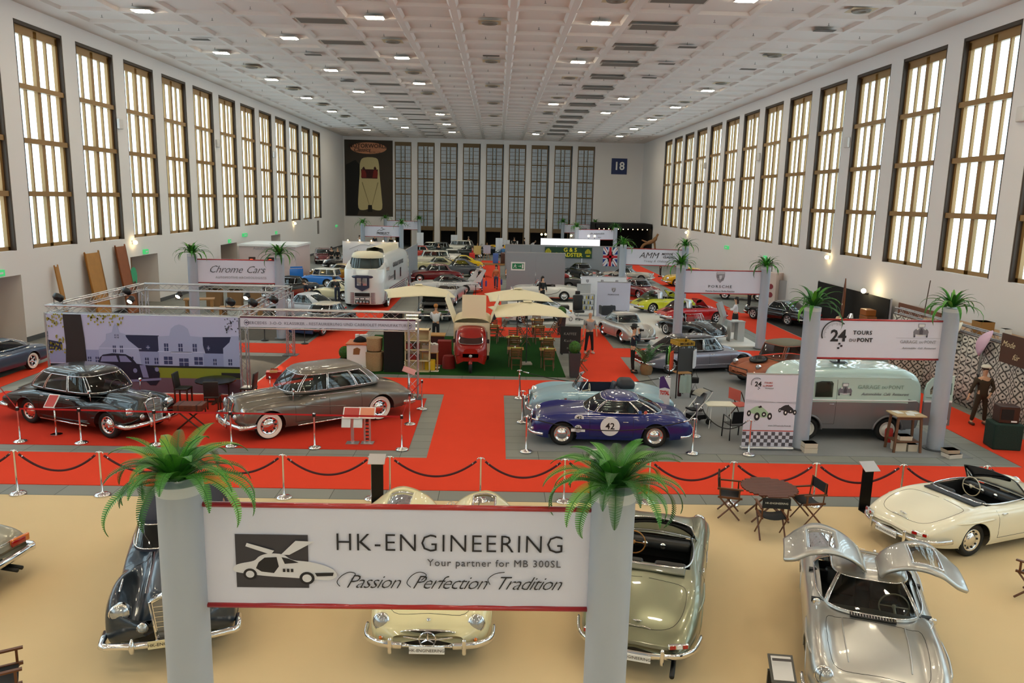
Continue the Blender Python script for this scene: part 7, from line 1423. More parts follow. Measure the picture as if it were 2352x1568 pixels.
for px, py, lab, rz in ((1990, 1180, 'black folded-steel information pedestal left of the ivory roadster', .15), (872, 1165, 'black steel pedestal behind the cream gullwing door', 0), (1372, 1150, 'black steel pedestal half hidden behind the right foreground column', 0)):
    p = G(px-5, py-8); t = thing('info_pedestal', lab, 'pedestal', (p.x, p.y, .013), rz); MB().box(-.13, .13, 0, .03, .012, 1.0).obj('upright', mat('black_metal', '#121214', .3, .4), t); MB().box(-.13, .25, -.32, .03, 0, .012).obj('base_plate', mat('black_metal', '#121214', .3, .4), t); MB().cbox((.0, -.02, 1.02), (.36, .3, .012), 0, rx=.5).obj('reading_plate', SATIN, t)
p = G(1790, 1600); t = thing('info_pedestal', 'dark pedestal with a printed sheet at the bottom edge beside the silver gullwing', 'pedestal', (G(1795, 1533, 1.05).x, G(1795, 1533, 1.05).y, .013), -.12); MB().box(-.16, .16, -.02, .02, 0, 1.0).obj('upright', mat('black_metal', '#121214', .3, .4), t); b = MB().cbox((0, -.03, 1.04), (.30, .015, .36), 0, rx=-1.0).obj('board', mat('dark_board', '#4c4a46', .5), t); MB().cbox((0, -.035, 1.052), (.24, .006, .30), 0, rx=-1.0).obj('printed_sheet', mat('sheet', '#d4d0ce', .6), b); MB().cbox((0, -.005, 1.145), (.24, .007, .03), 0, rx=-1.0).obj('sheet_header', mat('hdr', '#4a4444', .6), b)
# ---------------- partitions and stands further back ----------------
PART = mat('grey_partition', '#8f959c', .6); LIL = mat('lilac_panel', '#c3c6dc', .6); LITW = mat('white_panel', '#dfe2ea', .6)
def panel(label, a, b, h, m, th=.06, name='partition_panel', cat='partition', z=.0145):
    a, b = Vector((a[0], a[1], 0)), Vector((b[0], b[1], 0)); d = b-a; t = thing(name, label, cat, (a.x, a.y, z), atan2(d.y, d.x)); L = d.length; n = max(1, round(L/2.2))
    for i in range(n): MB().box(L*i/n+.01, L*(i+1)/n-.01, -th/2, th/2, .0, h).obj('panel', m, t)
    MB().box(0, L, -th/2-.01, th/2+.01, h, h+.04).obj('top_rail', SATIN, t); return t
pe = panel('grey partition with the green exit sign right of the centre aisle', (.72, 54.9), (4.9, 54.9), 2.9, PART)
t = thing('exit_sign', 'green emergency exit sign with running figure on the grey partition', 'exit sign', (1.55, 54.845, 1.95)); MB().box(-.50, .5, 0, .02, -.30, .30).obj('white_board', WHITE, t); MB().box(-.42, .42, -.01, 0, -.2, .2).obj('green_field', mat('exit_green', '#0f7a4a', .5), t)
q = MB(); q.ball((-.2, -.015, .1), .035, 8); q.tube([(-.2, -.015, .06), (-.24, -.015, -.02), (-.34, -.015, -.12)], .02, 4); q.tube([(-.24, -.015, -.02), (-.14, -.015, -.06), (-.14, -.015, -.14)], .02, 4); q.tube([(-.3, -.015, .05), (-.12, -.015, .03)], .015, 4); q.tube([(0, -.015, 0), (.2, -.015, 0)], .015, 4); q.tube([(.14, -.015, .06), (.2, -.015, 0), (.14, -.015, -.06)], .015, 4); q.box(.27, .38, -.02, -.01, -.15, .15); q.obj('pictogram', WHITE, t)
panel('long grey partition carrying the green dealer sign and the flag', (.75, 68.9), (12.2, 68.9), 2.65, PART)
t = thing('dealer_sign', 'dark green sign with large yellow lettering on the long grey partition', 'sign', (6.4, 68.80, 2.1)); MB().box(-2.1, 2.1, 0, .03, -.5, .45).obj('board', mat('racing_green', '#16402a', .5), t); ye = mat('sign_letter_yellow', '#e6dc2e', .5)
text('G & S', .5, ye, t, (.15, -.01, .2), bold=.01); text('ROADSTER', .48, ye, t, (.05, -.01, -.24), bold=.012); 
for x in (-1.8, 1.75): q = MB(); [q.tube([(x-.25+.07*k, -.01, -.1), (x-.25+.07*k, -.01, .12+.2*sin(pi*k/7))], .018, 4) for k in range(8)]; q.obj('emblem', ye, t); text('G&S', .2, ye, t, (x, -.01, -.3), bold=.006)
t = thing('flag', 'British union flag hanging on the long grey partition', 'flag', (10.15, 68.85, 1.78)); W_, H_ = .64, .84; MB().box(-W_, W_, 0, .015, -H_, H_).obj('cloth', mat('flag_blue', '#1e3a8a', .8), t)
def band(nm_, polys, c, y): q = MB(); [q.poly([(x, y, z) for x, z in P]) for P in polys]; q.obj(nm_, mat(nm_, c, .8), t)
band('flag_white', [[(-W_, H_), (-W_+.2, H_), (W_, -H_+.26), (W_, -H_), (W_-.2, -H_), (-W_, H_-.26)], [(W_, H_), (W_-.2, H_), (-W_, -H_+.26), (-W_, -H_), (-W_+.2, -H_), (W_, H_-.26)], [(-.2, -H_), (.2, -H_), (.2, H_), (-.2, H_)], [(-W_, -.2), (W_, -.2), (W_, .2), (-W_, .2)]], '#dfe0e8', -.004)
band('flag_red', [[(-.11, -H_), (.11, -H_), (.11, H_), (-.11, H_)], [(-W_, -.11), (W_, -.11), (W_, .11), (-W_, .11)], [(-W_, H_), (-W_+.09, H_), (-.2, .26), (-.2, .2)], [(W_, -H_), (W_-.09, -H_), (.2, -.26), (.2, -.2)], [(W_, H_), (W_, H_-.1), (.2, .2), (.26, .26)], [(-W_, -H_), (-W_, -H_+.1), (-.2, -.2), (-.26, -.26)]], '#c01f2e', -.007)
bl = mat('booth_white_glow', '#e9ebef', .5, emit='#f4f6ff', es=.55)  # wall emits a little itself, standing in for the booth lighting
pb = panel('white booth wall with added glow behind the long grey partition', (4.5, 79.5), (10.6, 79.5), 2.75, bl); 
for i, (px, py) in enumerate(((1244, 538), (1253, 538), (1312, 541), (1352, 542), (1366, 542))):
    p = GY(px, py, 79.5); t = thing('booth_floodlight', 'glowing warm floodlight above the white booth, '+['first pair left lamp', 'first pair right lamp', 'single middle lamp', 'right pair left lamp', 'right pair right lamp'][i], 'floodlight', p); MB().ball((0, 0, 0), .10, 12).obj('lamp', mat('flood_on', '#fff0c8', .5, emit='#ffc56a', es=28), t, 'all'); MB().tube([(0, .05, 0), (0, .1, -max(.1, p.z-2.80))], .02, 5).obj('arm', BLACK, t)
pc = panel('white partition with classic lettering behind the touring bus', (-13.2, 66.6), (-8.4, 66.6), 2.75, LITW); text('classic-remise', .5, mat('pale_letter', '#b5aeb4', .6), pc, (2.4, -.05, 1.9)); strokes(pc, [[(.6, 2.1), (1.6, 2.5), (2.3, 2.45), (2.4, 2.6), (2.9, 2.4), (4, 2.2)]], GINK, .012, 1, (0, 0), 'car_outline', -.05)
for k in range(5): t = thing('booth_spotlight', 'small warm spotlight on top of the classic partition', 'spotlight', (-12.7+1.0*k, 66.45, 2.80), 0, 'spotlights on the classic partition'); MB().ball((0, 0, .06), .06, 8).obj('lamp', mat('small_on', '#fff0d0', .5, emit='#ffd28a', es=14), t, 'all'); MB().box(-.01, .01, 0, .12, -.0, .06).obj('arm', BLACK, t)
ps = panel('grey side partition with round red emblem right of the touring bus', (-6.7, 55.8), (-6.7, 65.5), 2.75, PART); q = MB(); q.lathe([(0, 0), (.42, 0), (.42, .01), (0, .01)], 24, (1.1, -.05, 1.9), 'Y'); q.obj('red_emblem', mat('emblem_red', '#b0383a', .5), ps); MB().box(.6, 1.6, -.04, -.035, 1.1, 2.6).obj('poster', WHITE, ps)
t = thing('exhibition_booth', 'pale pink booth with cut-out shelves against the left wall', 'booth', (-17.7, 58.4, .0145)); pk = mat('pale_pink_wall', '#cdbcbc', .6)
MB().box(-1.6, 2.6, 0, .1, 0, 2.7).obj('front_wall', pk, t); MB().box(2.5, 2.6, .1, 4.5, 0, 2.7).obj('side_wall', pk, t); MB().box(-1.7, 2.7, -.1, 4.5, 2.7, 2.85).obj('fascia', WHITE, t); text('AutoLichtwerk', .3, GINK, t, (.4, -.11, 2.55))
for x in (-.9, .5): MB().box(x, x+.5, -.02, 0, 1.3, 1.9).obj('display_niche', mat('niche', '#3a2420', .5), t); MB().box(x+.1, x+.3, -.03, -.02, 1.4, 1.75).obj('lit_lamp', mat('niche_red', '#d2452a', .5, emit='#ff5a30', es=1.2), t)
t = thing('black_marquee', 'large black booth with small stage lamps in the far right corner', 'booth', (15.65, 95.4, .002)); bm_ = mat('black_drape', '#0e0d0e', .9); MB().box(-3.6, 3.4, 0, .1, 3.4, 3.9).obj('fascia', bm_, t); MB().box(-3.6, 3.4, 5, 5.1, 0, 3.9).obj('back_wall', bm_, t); MB().box(-3.6, -3.5, 0, 5, 0, 3.9).obj('side_wall', bm_, t); MB().box(3.3, 3.4, 0, 5, 0, 3.9).obj('side_wall', bm_, t); MB().box(-3.6, 3.4, 0, 5, 3.9, 4.0).obj('canvas_top', bm_, t)
for k in range(11): MB().ball((-3.0+.6*k, .8, 3.3), .05, 8).obj('stage_lamp', mat('small_on', '#fff0d0', .5, emit='#ffd28a', es=14), t, 'all')
t = thing('sculpture', 'brown animal-shaped sculpture standing on the booths at the far right', 'sculpture', (16.9, 86, 1.22)); 
q = MB(); q.tube(cr([(-.9, 0, 0), (-.6, 0, .7), (0, 0, 1.0), (.6, 0, 1.3), (1.0, 0, 2.0)], 4), [.16]*8+[.22]*6+[.12]*3, 8); q.tube([(0, 0, .95), (-.8, 0, 1.3)], [.15, .06], 6); q.tube([(.6, 0, 1.3), (.8, 0, 0)], [.14, .07], 6); q.obj('figure', mat('driftwood', '#8a6038', .7), t, 'all'); MB().box(-1.3, 1.3, -.6, .6, -1.2, 0).obj('plinth', bm_, t)
# white stand: crest partition and furniture
pl = panel('lilac crest partition behind the silver rounded coupe', (5.85, 44.2), (7.78, 44.2), 1.98, LIL, z=.052); crest(pl, (.95, 1.55), .28, -.04); text('PORSCHE', .11, INK, pl, (.95, -.04, 1.28), sx=1.2, sp=1.2)
pw = panel('pale partition with a row of small crests behind the lilac one', (5.2, 47.0), (8.0, 47.0), 2.02, LITW, z=.052); [crest(pw, (x, 1.75), .2, -.04) for x in (.4, 1.3, 2.2)]
panel('grey end panel beside the bottle shelf', (4.9, 46.4), (5.75, 46.4), 1.6, mat('end_panel', '#aeb2b4', .6), z=.052)
t = thing('bottle_shelf', 'white shelf full of small bottles left of the lilac partition', 'shelf', (5.15, 44.3, .052)); q = MB(); [q.box(x, x+.03, -.2, .2, 0, 1.25) for x in (-.55, .55)]; [q.box(-.55, .58, -.2, .2, z, z+.03) for z in (0, .35, .65, .95, 1.25)]; q.obj('shelf_frame', mat('shelf_grey', '#a8adb0', .5), t)
bcol = [('bottle_white', '#dfe0da'), ('bottle_yellow', '#d8c23a'), ('bottle_dark', '#2b2d33')]
for j, z in enumerate((.39, .69, .99)):
    for k in range(9): o = MB().lathe([(0, 0), (.035, 0), (.035, .14), (.015, .17), (.015, .2), (0, .2)], 8, (0, 0, 0)).obj('bottle', mat(bcol[(k+j) % 3][0], bcol[(k+j) % 3][1], .4), None, True); o.location = (5.15-.46+.115*k, 44.25, .052+z); tag(o, 'small care product bottle on the white shelf', 'bottle', 'bottles on the white shelf')
AL = mat('navy_leather', '#22272f', .4)
for x, y, r_, lab in ((6.35, 43.3, 100, 'dark navy tub armchair close to the lilac partition'), (6.75, 41.3, 80, 'dark navy tub armchair nearer the silver coupe')):
    t = thing('tub_armchair', lab, 'armchair', (x, y, .052), radians(r_)); MB().rbox((0, 0, .36), (.7, .7, .14), .05).obj('seat', AL, t, 60); MB().rbox((-.32, 0, .52), (.12, .76, .56), .05).obj('backrest', AL, t, 60); [MB().rbox((0, s*.34, .5), (.7, .12, .5), .05).obj('armrest', AL, t, 60) for s in (1, -1)]; [MB().tube([(a, b, 0), (a, b, .3)], .015, 6).obj('leg', CHROME, t) for a in (.28, -.28) for b in (.28, -.28)]
t = thing('car_seat_chair', 'black high-back office chair made like a car seat', 'chair', (4.65, 42.6, .052), radians(-80)); MB().rbox((0, 0, .50), (.55, .55, .14), .05).obj('seat', BLACK, t, 60); MB().rbox((-.25, 0, .95), (.16, .56, .85), .06, ry=-.12).obj('backrest', BLACK, t, 60); MB().rbox((-.32, 0, 1.5), (.1, .28, .2), .04).obj('headrest', BLACK, t, 60); MB().tube([(0, 0, .05), (0, 0, .45)], .03, 8).obj('column', CHROME, t); [MB().tube([(0, 0, .08), (cos(a)*.28, sin(a)*.28, .03)], .018, 5).obj('foot', BLACK, t) for a in [2*pi*k/5 for k in range(5)]]
o = MB().rbox((0, 0, .22), (.5, .4, .44), .02).obj('display_cube', WHITE, None, 60); o.location = (4.1, 41.55, .052); tag(o, 'white cube with a small round emblem before the office chair', 'display cube'); q = MB(); q.tube([(cos(a)*.09, -.205, .24+sin(a)*.11) for a in [2*pi*k/14 for k in range(14)]], .012, 4, closed=True); q.obj('emblem', BLACK, o)
o = MB().rbox((0, 0, .3), (.7, .6, .6), .03).obj('black_ottoman', mat('blk_leather', '#17181a', .4), None, 60); o.location = (3.9, 44.2, .052); tag(o, 'black square leather stool left of the office chair', 'stool')
t = thing('tilted_display', 'angular grey display stand with dark red screen beside the red targa', 'display', (12.0, 40.6, .002), radians(-30)); t.location.z = .052; MB().prism([(-.1, -.35, 0), (.12, -.35, 0), (.3, -.35, .7), (.0, -.35, 1.45), (-.15, -.35, 1.38), (.12, -.35, .7)], (0, .7, 0)).obj('frame', mat('display_grey', '#a7a9a8', .4), t); MB().cbox((.0, 0, .95), (.04, .62, .8), 0, ry=-.35).obj('screen', mat('wine_screen', '#4a1418', .2), t)
t = thing('leaflet_counter', 'light grey leaflet counter near the right column of the white stand', 'counter', (11.75, 36.9, .052), .12); cg_ = mat('counter_grey', '#b3b6b6', .5); MB().box(-.36, .02, -.22, .22, 0, .06).obj('plinth', cg_, t); MB().box(-.36, -.32, -.22, .22, 0, .95).obj('side_panel', cg_, t); MB().box(.02, .36, -.22, .22, 0, .95).obj('cabinet', cg_, t); MB().box(-.38, .38, -.24, .24, .95, .99).obj('worktop', cg_, t); MB().box(-.30, .0, .18, .2, .4, .9).obj('portrait_print', mat('print_grey', '#d5d6d8', .5), t); MB().box(-.2, .1, -.1, .1, .99, 1.04).obj('leaflet_stack', WHITE, t)
# ---------------- walls: signs, lamps, boards ----------------
t = thing('wall_banner', 'huge dark banner with pale vintage roadster and two riders high on the far wall', 'banner', ((-20.19-13.89)/2, YF-.05, 8.9)); w, h = 3.15, 4.92; MB().box(-w, w, -.02, .03, -h, h).obj('cloth', mat('banner_brown', '#3a3128', .8), t)
def VP(nm_, polys, c, y, es=0): q = MB(); [q.poly([(x*w, -y, z*h) for x, z in P]) for P in polys]; return q.obj(nm_, mat('vp'+nm_, c, .8), t)
VP('dark_shadow', [[(-.95, .35), (-.55, .48), (-.3, .3), (-.35, -.7), (-.5, -.98), (-.95, -.98)]], '#100d0c', .03)
VP('oval_sign', [[(cos(a)*.75, .79+sin(a)*.15) for a in [2*pi*k/30 for k in range(30)]]], '#c98a68', .04)
VP('roadster_body', [cr([(-.2, .54), (.3, .54), (.42, .40), (.45, .1), (.52, -.4), (.55, -.78), (.35, -.84), (.05, -.8), (-.25, -.84), (-.45, -.78), (-.44, -.4), (-.38, .1), (-.36, .40)], 3, True)], '#c2b486', .04)
VP('bonnet_crease', [[(-.30, -.1), (-.26, -.1), (.02, -.7), (.0, -.7)], [(.36, -.1), (.40, -.1), (.14, -.7), (.12, -.7)]], '#8a7d58', .05); VP('cockpit', [[(-.32, .24), (.38, .24), (.36, 0), (-.30, 0)]], '#3a0f10', .05); VP('riders', [[(-.3, .2), (-.2, .28), (-.1, .12), (-.1, .02), (-.32, .02)], [(.2, .2), (.28, .28), (.38, .15), (.36, .02), (.15, .02)]], '#7a2520', .06); VP('rider_hair', [[(-.28, .26), (-.2, .31), (-.14, .24), (-.2, .2)], [(.2, .27), (.26, .32), (.33, .26), (.26, .21)]], '#3b1a14', .065)
VP('radiator_grille', [[(-.04, -.7), (.12, -.7), (.14, -.88), (-.06, -.88)]], '#17130f', .06)
text('MOTORWORLD', .75, mat('logo_brown', '#3a2018', .6), t, (0, -.06, 4.15), bold=.012, sx=.95); text('Classics', .7, mat('logo_brown', '#3a2018', .6), t, (-.9, -.06, 3.65), shear=.4, bold=.01); text('BERLIN', .36, mat('logo_brown', '#3a2018', .6), t, (.85, -.06, 3.35), sp=1.4)
t = thing('hall_number_sign', 'square dark blue sign with white number 18 on the far wall', 'sign', (16.02, YF-.06, 11.24)); MB().box(-1.03, 1.03, 0, .04, -1.03, 1.03).obj('board', mat('sign_blue', '#15295c', .5), t); text('18', 1.45, WHITE, t, (0, -.02, 0), bold=.03)
wl = mat('wall_lamp_on', '#fff0cf', .4, emit='#ffe0a0', es=22)
for x, s, ys in ((XL, 1, (43.8, 78.4)), (XR, -1, (44.2, 77.9))):
    for i, y in enumerate(ys): t = thing('wall_lamp', 'small glowing wall lamp under the %s windows, %s one' % ('left' if s > 0 else 'right', ('nearer', 'farther')[i]), 'wall lamp', (x, y, 3.75)); MB().box(*sorted((0, s*.08)), -.1, .1, -.1, .1).obj('bracket', SATIN, t); MB().ball((s*.16, 0, .0), .11, 10).obj('bulb', wl, t, 'all')
eg = mat('exit_lit', '#2fa860', .4, emit='#48c070', es=.45)
for i, (x, s, y, z, lab, hx) in enumerate(((XL, 1, 31.9, 3.15, 'green lit exit box above the nearest left doorway', .25), (XL, 1, 45.2, 3.15, 'green lit exit box above the second left doorway', .25), (XL, 1, 59.4, 3.0, 'round exit lamp above the third left doorway', .2), (XL, 1, 72, 3.1, 'exit lamp above the fourth left doorway', .2), (XR, -1, 54.7, 2.95, 'green lit exit box above the right doorway', .25),
        (XL, 1, 63.0, 3.3, 'green exit arrow sign on the left wall past the third doorway', .5), (XL, 1, 99, 2.8, 'green exit arrow sign at the far end of the left wall', .5), (XR, -1, 64.1, 3.1, 'green exit arrow sign on the right wall', .5))):
    o = MB().box(*sorted((s*.005, s*.12)), -hx, hx, -.13, .13).obj('exit_box', eg); o.location = (x, y, z); tag(o, lab, 'exit sign'); MB().box(*sorted((s*.12, s*.13)), -hx*.5, hx*.5, -.04, .04).obj('arrow', WHITE, o)
for x, s, ys in ((XL, 1, (43.2, 57.9, 72.1)), (XR, -1, (29, 43.3, 57.9, 72.8))):
    for i, y in enumerate(ys): o = MB().rbox((s*.10, 0, 0), (.18, .42, .55), .05).obj('wall_loudspeaker', mat('speaker_white', '#d6d2cf', .5), None, 60); o.location = (x, y-.15, 10.1); tag(o, 'small white loudspeaker box on the pier between the %s windows, %s from the camera' % ('left' if s > 0 else 'right', ('first', 'second', 'third', 'fourth')[i]), 'loudspeaker')
BW = [mat('plank_oak', '#b07c3a', .5, noise=(2.5, .2)), mat('plank_cherry', '#8f4f28', .5, noise=(2.5, .2))]
for y, wd, hh, m, lab in ((39.0, 1.25, 3.5, BW[0], 'wide light oak slab leaning on the left wall'), (42.0, 1.0, 3.65, BW[1], 'reddish cherry slab leaning on the left wall'), (35.7, .26, 3.1, BW[0], 'narrow light plank leaning on the left wall')):
    q = MB(); L_ = cr([(-wd/2, 0), (-wd/2, 0), (-wd/2*.93, hh*.3), (-wd/2*1.03, hh*.65), (-wd/2*.97, hh), (-wd/2*.97, hh), (wd/2, hh), (wd/2, hh), (wd/2*.95, hh*.6), (wd/2*1.03, hh*.3), (wd/2, 0), (wd/2, 0)], 3, True); q.prism([(0, a, b) for a, b in L_], (.06, 0, 0)); o = q.obj('wooden_slab', m); o.location = (XL+.62, y, .02); o.rotation_euler = (0, -.14, 0); tag(o, lab, 'wooden slab')
o = MB().lathe([(0, 0), (.42, 0), (.42, .03), (0, .03)], 28, (0, 0, 0), 'X').obj('green_paddle', mat('surf_green', '#3aa97a', .4), None, True); o.location = (XL+.30, 43.0, 1.9); o.scale = (1, .9, 1.3); tag(o, 'green rounded board standing left of the second doorway', 'board')
MB().box(-.03, .03, -.03, .03, -1.89/1.3, -.4).obj('stand', BLACK, o)
for k, (dy, c) in enumerate(((-.9, '#6b3f22'), (-.6, '#2e2622'))): o = MB().loft([[Vector((0, cos(a)*w_, z))+Vector((sin(a)*.03, 0, 0)) for a in [2*pi*j/10 for j in range(10)]] for z, w_ in ((0, .04), (.4, .1), (1.2, .13), (2.0, .08), (2.3, .01))], 0, True, True).obj('slim_board', mat('board'+c, c, .4)); o.location = (XL+.5, 42.95+dy*.5+.45, .02); o.rotation_euler = (0, -.12, 0); tag(o, 'slim pointed %s board leaning beside the green board' % ('brown', 'black')[k], 'board')
o = MB().lathe([(.0, 0), (.3, 0), (.34, .3), (.32, .7), (.0, .7)], 18, (0, 0, 0)).obj('log_stool', mat('brown_log', '#4a2a1c', .7), None, True); o.location = (-19.1, 33.9+.5, .002); tag(o, 'dark brown stacked stool by the nearest left doorway', 'stool')
o = MB().rbox((0, 0, 0), (.1, .5, .7), .02).obj('framed_notice', mat('notice', '#cfc9bd', .5), None); o.location = (XL+.06, 52, 2.9); tag(o, 'wood framed notice high on the left wall', 'picture'); MB().box(.05, .055, -.3, .3, -.4, -.35).obj('frame_edge', WOODL, o)
o = MB().box(0, .03, -.4, .4, -.75, .75).obj('poster', mat('grey_poster', '#7b7370', .6)); o.location = (XL+.005, 89, 3.0); tag(o, 'tall grey poster on the left wall far back', 'poster')
# wooden furniture behind the truss
LW = mat('raw_oak', '#a3794a', .6, noise=(5, .2))
def bench(x, y, rz, L, W_, h, lab, nm_='wooden_bench', th=.06): 
    t = thing(nm_, lab, nm_.split('_')[1], (x, y, .002), rz); MB().box(-L/2, L/2, -W_/2, W_/2, h-th, h).obj('top', LW, t); [MB().box(a-.07, a+.07, -W_/2+.02, W_/2-.02, 0, h-th).obj('leg_panel', LW, t) for a in (-L/2+.15, L/2-.15)]
bench(-13.3, 40.2, .15, 2.2, .9, .76, 'raw oak dining table under the handwritten banner', 'wooden_table', .09); bench(-13.4, 39.1, .1, 1.6, .35, .45, 'raw oak bench in front of the oak table'); bench(-13.9, 41.6, .1, 1.7, .35, .45, 'raw oak bench behind the oak table'); bench(-15.8, 37.6, .1, 3.0, 1.3, .4, 'low wide oak platform near the second left doorway', 'wooden_table', .12); bench(-16.6, 43.2, .3, 1.6, .8, .75, 'dark oak table by the wall behind the left column', 'wooden_table')
for k, (x, y, s) in enumerate(((-16.6, 45.6, 1.0), (-15.5, 45.9, .95), (-14.4, 46.1, .8), (-11.3, 39.2, .4))): carton(x, y, .002, s*.8, s*.6, s, ['tall wooden crate left of the left column', 'wooden crate right of the tall crate', 'small wooden crate behind the left column', 'beige carton on the floor near the oak bench'][k], '#8d6a45')
# ---------------- right side stall ----------------
def lace_mat():
    m = bpy.data.materials.new('black_lace_on_white'); m.use_nodes = True; N = m.node_tree.nodes; L = m.node_tree.links; b = N['Principled BSDF']; b.inputs['Roughness'].default_value = .85
    t = N.new('ShaderNodeTexCoord'); sp = N.new('ShaderNodeSeparateXYZ'); cb = N.new('ShaderNodeCombineXYZ'); ad = N.new('ShaderNodeMath'); mp = N.new('ShaderNodeMapping'); mp.inputs['Scale'].default_value = (4.4, 4.4, 1); mp.inputs['Rotation'].default_value = (0, 0, .785)
    L.new(t.outputs['Object'], sp.inputs[0]); L.new(sp.outputs[0], ad.inputs[0]); L.new(sp.outputs[1], ad.inputs[1]); L.new(ad.outputs[0], cb.inputs[0]); L.new(sp.outputs[2], cb.inputs[1]); L.new(cb.outputs[0], mp.inputs['Vector'])
    v = N.new('ShaderNodeTexVoronoi'); v.voronoi_dimensions = '2D'; v.inputs['Randomness'].default_value = .3; v.inputs['Scale'].default_value = 1; v.feature = 'DISTANCE_TO_EDGE'; L.new(mp.outputs[0], v.inputs['Vector'])
    v2 = N.new('ShaderNodeTexVoronoi'); v2.voronoi_dimensions = '2D'; v2.inputs['Randomness'].default_value = .3; v2.inputs['Scale'].default_value = 1; L.new(mp.outputs[0], v2.inputs['Vector'])
    r = N.new('ShaderNodeValToRGB'); r.color_ramp.elements[0].position = .03; r.color_ramp.elements[1].position = .16; r.color_ramp.elements[0].color = srgb('#2a2624'); r.color_ramp.elements[1].color = srgb('#c9c4bb'); L.new(v.outputs['Distance'], r.inputs[0])
    r2 = N.new('ShaderNodeValToRGB'); r2.color_ramp.elements[0].position = .10; r2.color_ramp.elements[1].position = .16; r2.color_ramp.elements[0].color = srgb('#1d1a19'); r2.color_ramp.elements[1].color = (1, 1, 1, 1); L.new(v2.outputs['Distance'], r2.inputs[0])
    mx = N.new('ShaderNodeMix'); mx.data_type = 'RGBA'; mx.blend_type = 'MULTIPLY'; mx.inputs[0].default_value = 1; L.new(r.outputs[0], mx.inputs[6]); L.new(r2.outputs[0], mx.inputs[7]); L.new(mx.outputs[2], b.inputs['Base Color']); return m
t = thing('lace_curtain_wall', 'stall wall covered in white cloth with black lace behind the tweed visitor', 'curtain', (16.12, 21.6, .0145))
for k, (a, b_, dx) in enumerate(((-1.5, 3.1, 0), (3.12, 5.2, -.06), (5.22, 9.0, -.02))):
    q = MB(); n = 30; q.loft([[Vector((dx+.03*sin(i*1.3), a+(b_-a)*i/n, z)) for i in range(n+1)] for z in (0, .8, 1.6, 2.4)], 0, False); o = q.obj('lace_panel', lace_mat() if k == 0 else bpy.data.materials['black_lace_on_white'], t, 'all'); o.modifiers.new('s', 'SOLIDIFY').thickness = .02
truss(MB(), (.15, -1.5, 2.55), (.15, 9.0, 2.55), .22).obj('top_beam', ALU, t, 60)
q = MB(); q.box(-1.4, 0.02, 6.3, 6.34, 0, 2.4); o = q.obj('side_curtain', bpy.data.materials['black_lace_on_white'], t)
def sunshade(lab, x, y, z, col, r=.42, tilt=1.2): t = thing('lace_umbrella', lab, 'umbrella', (x, y, z), 0); q = MB(); rings = [[Vector((cos(2*pi*k/24)*r*u*(1+.04*(k % 2)), sin(2*pi*k/24)*r*u*(1+.04*(k % 2)), .26*(1-u*u))) for k in range(24)] for u in (.02, .3, .6, .85, 1)]; q.loft(rings, 0, True); o = q.obj('canopy', mat('lace'+col, col, .9), t, 'all'); o.modifiers.new('s', 'SOLIDIFY').thickness = .01; o.rotation_euler = (0, -tilt, -.5); q = MB(); q.tube([(.0, 0, 0), (.55, 0, -.2)], .012, 6); o2 = q.obj('shaft', WOODD, t)
sunshade('white lace umbrella hanging left on the stall truss', 16.0, 26.0, 2.45, '#d8d3c2', .36); sunshade('pink lace umbrella hanging on the stall truss', 16.0, 24.4, 2.35, '#c9a9bf', .45)
o = MB().box(-.02, .02, -.65, .65, -.45, .45).obj('fashion_sign', mat('brown_sign', '#4a2a18', .6)); o.location = (15.85, 22.75, 2.42); tag(o, 'brown stall sign with cream script at the right edge', 'sign'); text('Mode', .26, mat('cream_script', '#d8c9a0', .6), o, (-.025, .3, .14), (pi/2, 0, -pi/2), shear=.4); text('für', .26, mat('cream_script', '#d8c9a0', .6), o, (-.025, -.1, -.2), (pi/2, 0, -pi/2), shear=.4)
t = thing('market_shelf', 'high stall deck of boards behind the lace curtain wall', 'shelf', (17.3, 21, .002)); MB().box(-.7, .9, -1, 9, 2.30, 2.36).obj('deck', LW, t); [MB().box(x-.04, x+.04, y-.04, y+.04, 0, 2.3).obj('leg', WOODD, t) for x in (-.6, .8) for y in (-.9, 3.5, 8.9)]
def onsh(y): return 2.365
carton(17.0, 26.2, onsh(0), .5, .5, .45, 'brown hat box on the stall deck above the lace curtain', '#9a6f38'); carton(16.95, 24.9, onsh(0), .25, .25, .4, 'small white box on the stall deck', '#d8d6d2')
t = thing('pedal_car', 'red vintage pedal car displayed on the stall deck at the right edge', 'toy car', (17.0, 23.0, onsh(0)), radians(-100)); pr_ = paint('#8e1a16'); q = MB(); q.loft([[Vector((x, y*w_, z)) for y, z in ((-1, .15), (-1, hh), (0, hh+.05), (1, hh), (1, .15))] for x, w_, hh in ((.65, .14, .28), (.4, .2, .40), (0, .24, .42))], 0, False); q.box(-.6, 0, -.24, .24, .14, .18); q.box(-.6, -.55, -.24, .24, .14, .5); q.box(-.6, 0, -.25, -.22, .14, .42); q.box(-.6, 0, .22, .25, .14, .42); q.obj('body', pr_, t); [MB().lathe([(0, -.03), (.13, -.03), (.13, .03), (0, .03)], 16, (x, y, .13), 'Y').obj('wheel', CHROME, t, True) for x in (.42, -.45) for y in (-.28, .28)]; MB().tube([(.02, cos(a)*.1, .55+sin(a)*.08) for a in [2*pi*k/12 for k in range(12)]], .012, 5, closed=True).obj('steering_wheel', WHITE, t)
t = thing('black_backdrop', 'black fabric backdrop before the right wall with luggage in front', 'backdrop', (18.75, 36.0, .002)); MB().box(-.05, .0, 0, 8.3, 0, 2.35).obj('fabric', mat('velvet_black', '#0a0a0b', .9), t); [MB().box(-.02, .06, y, y+.06, 0, 2.4).obj('pole', SATIN, t) for y in (-.06, 8.3)]
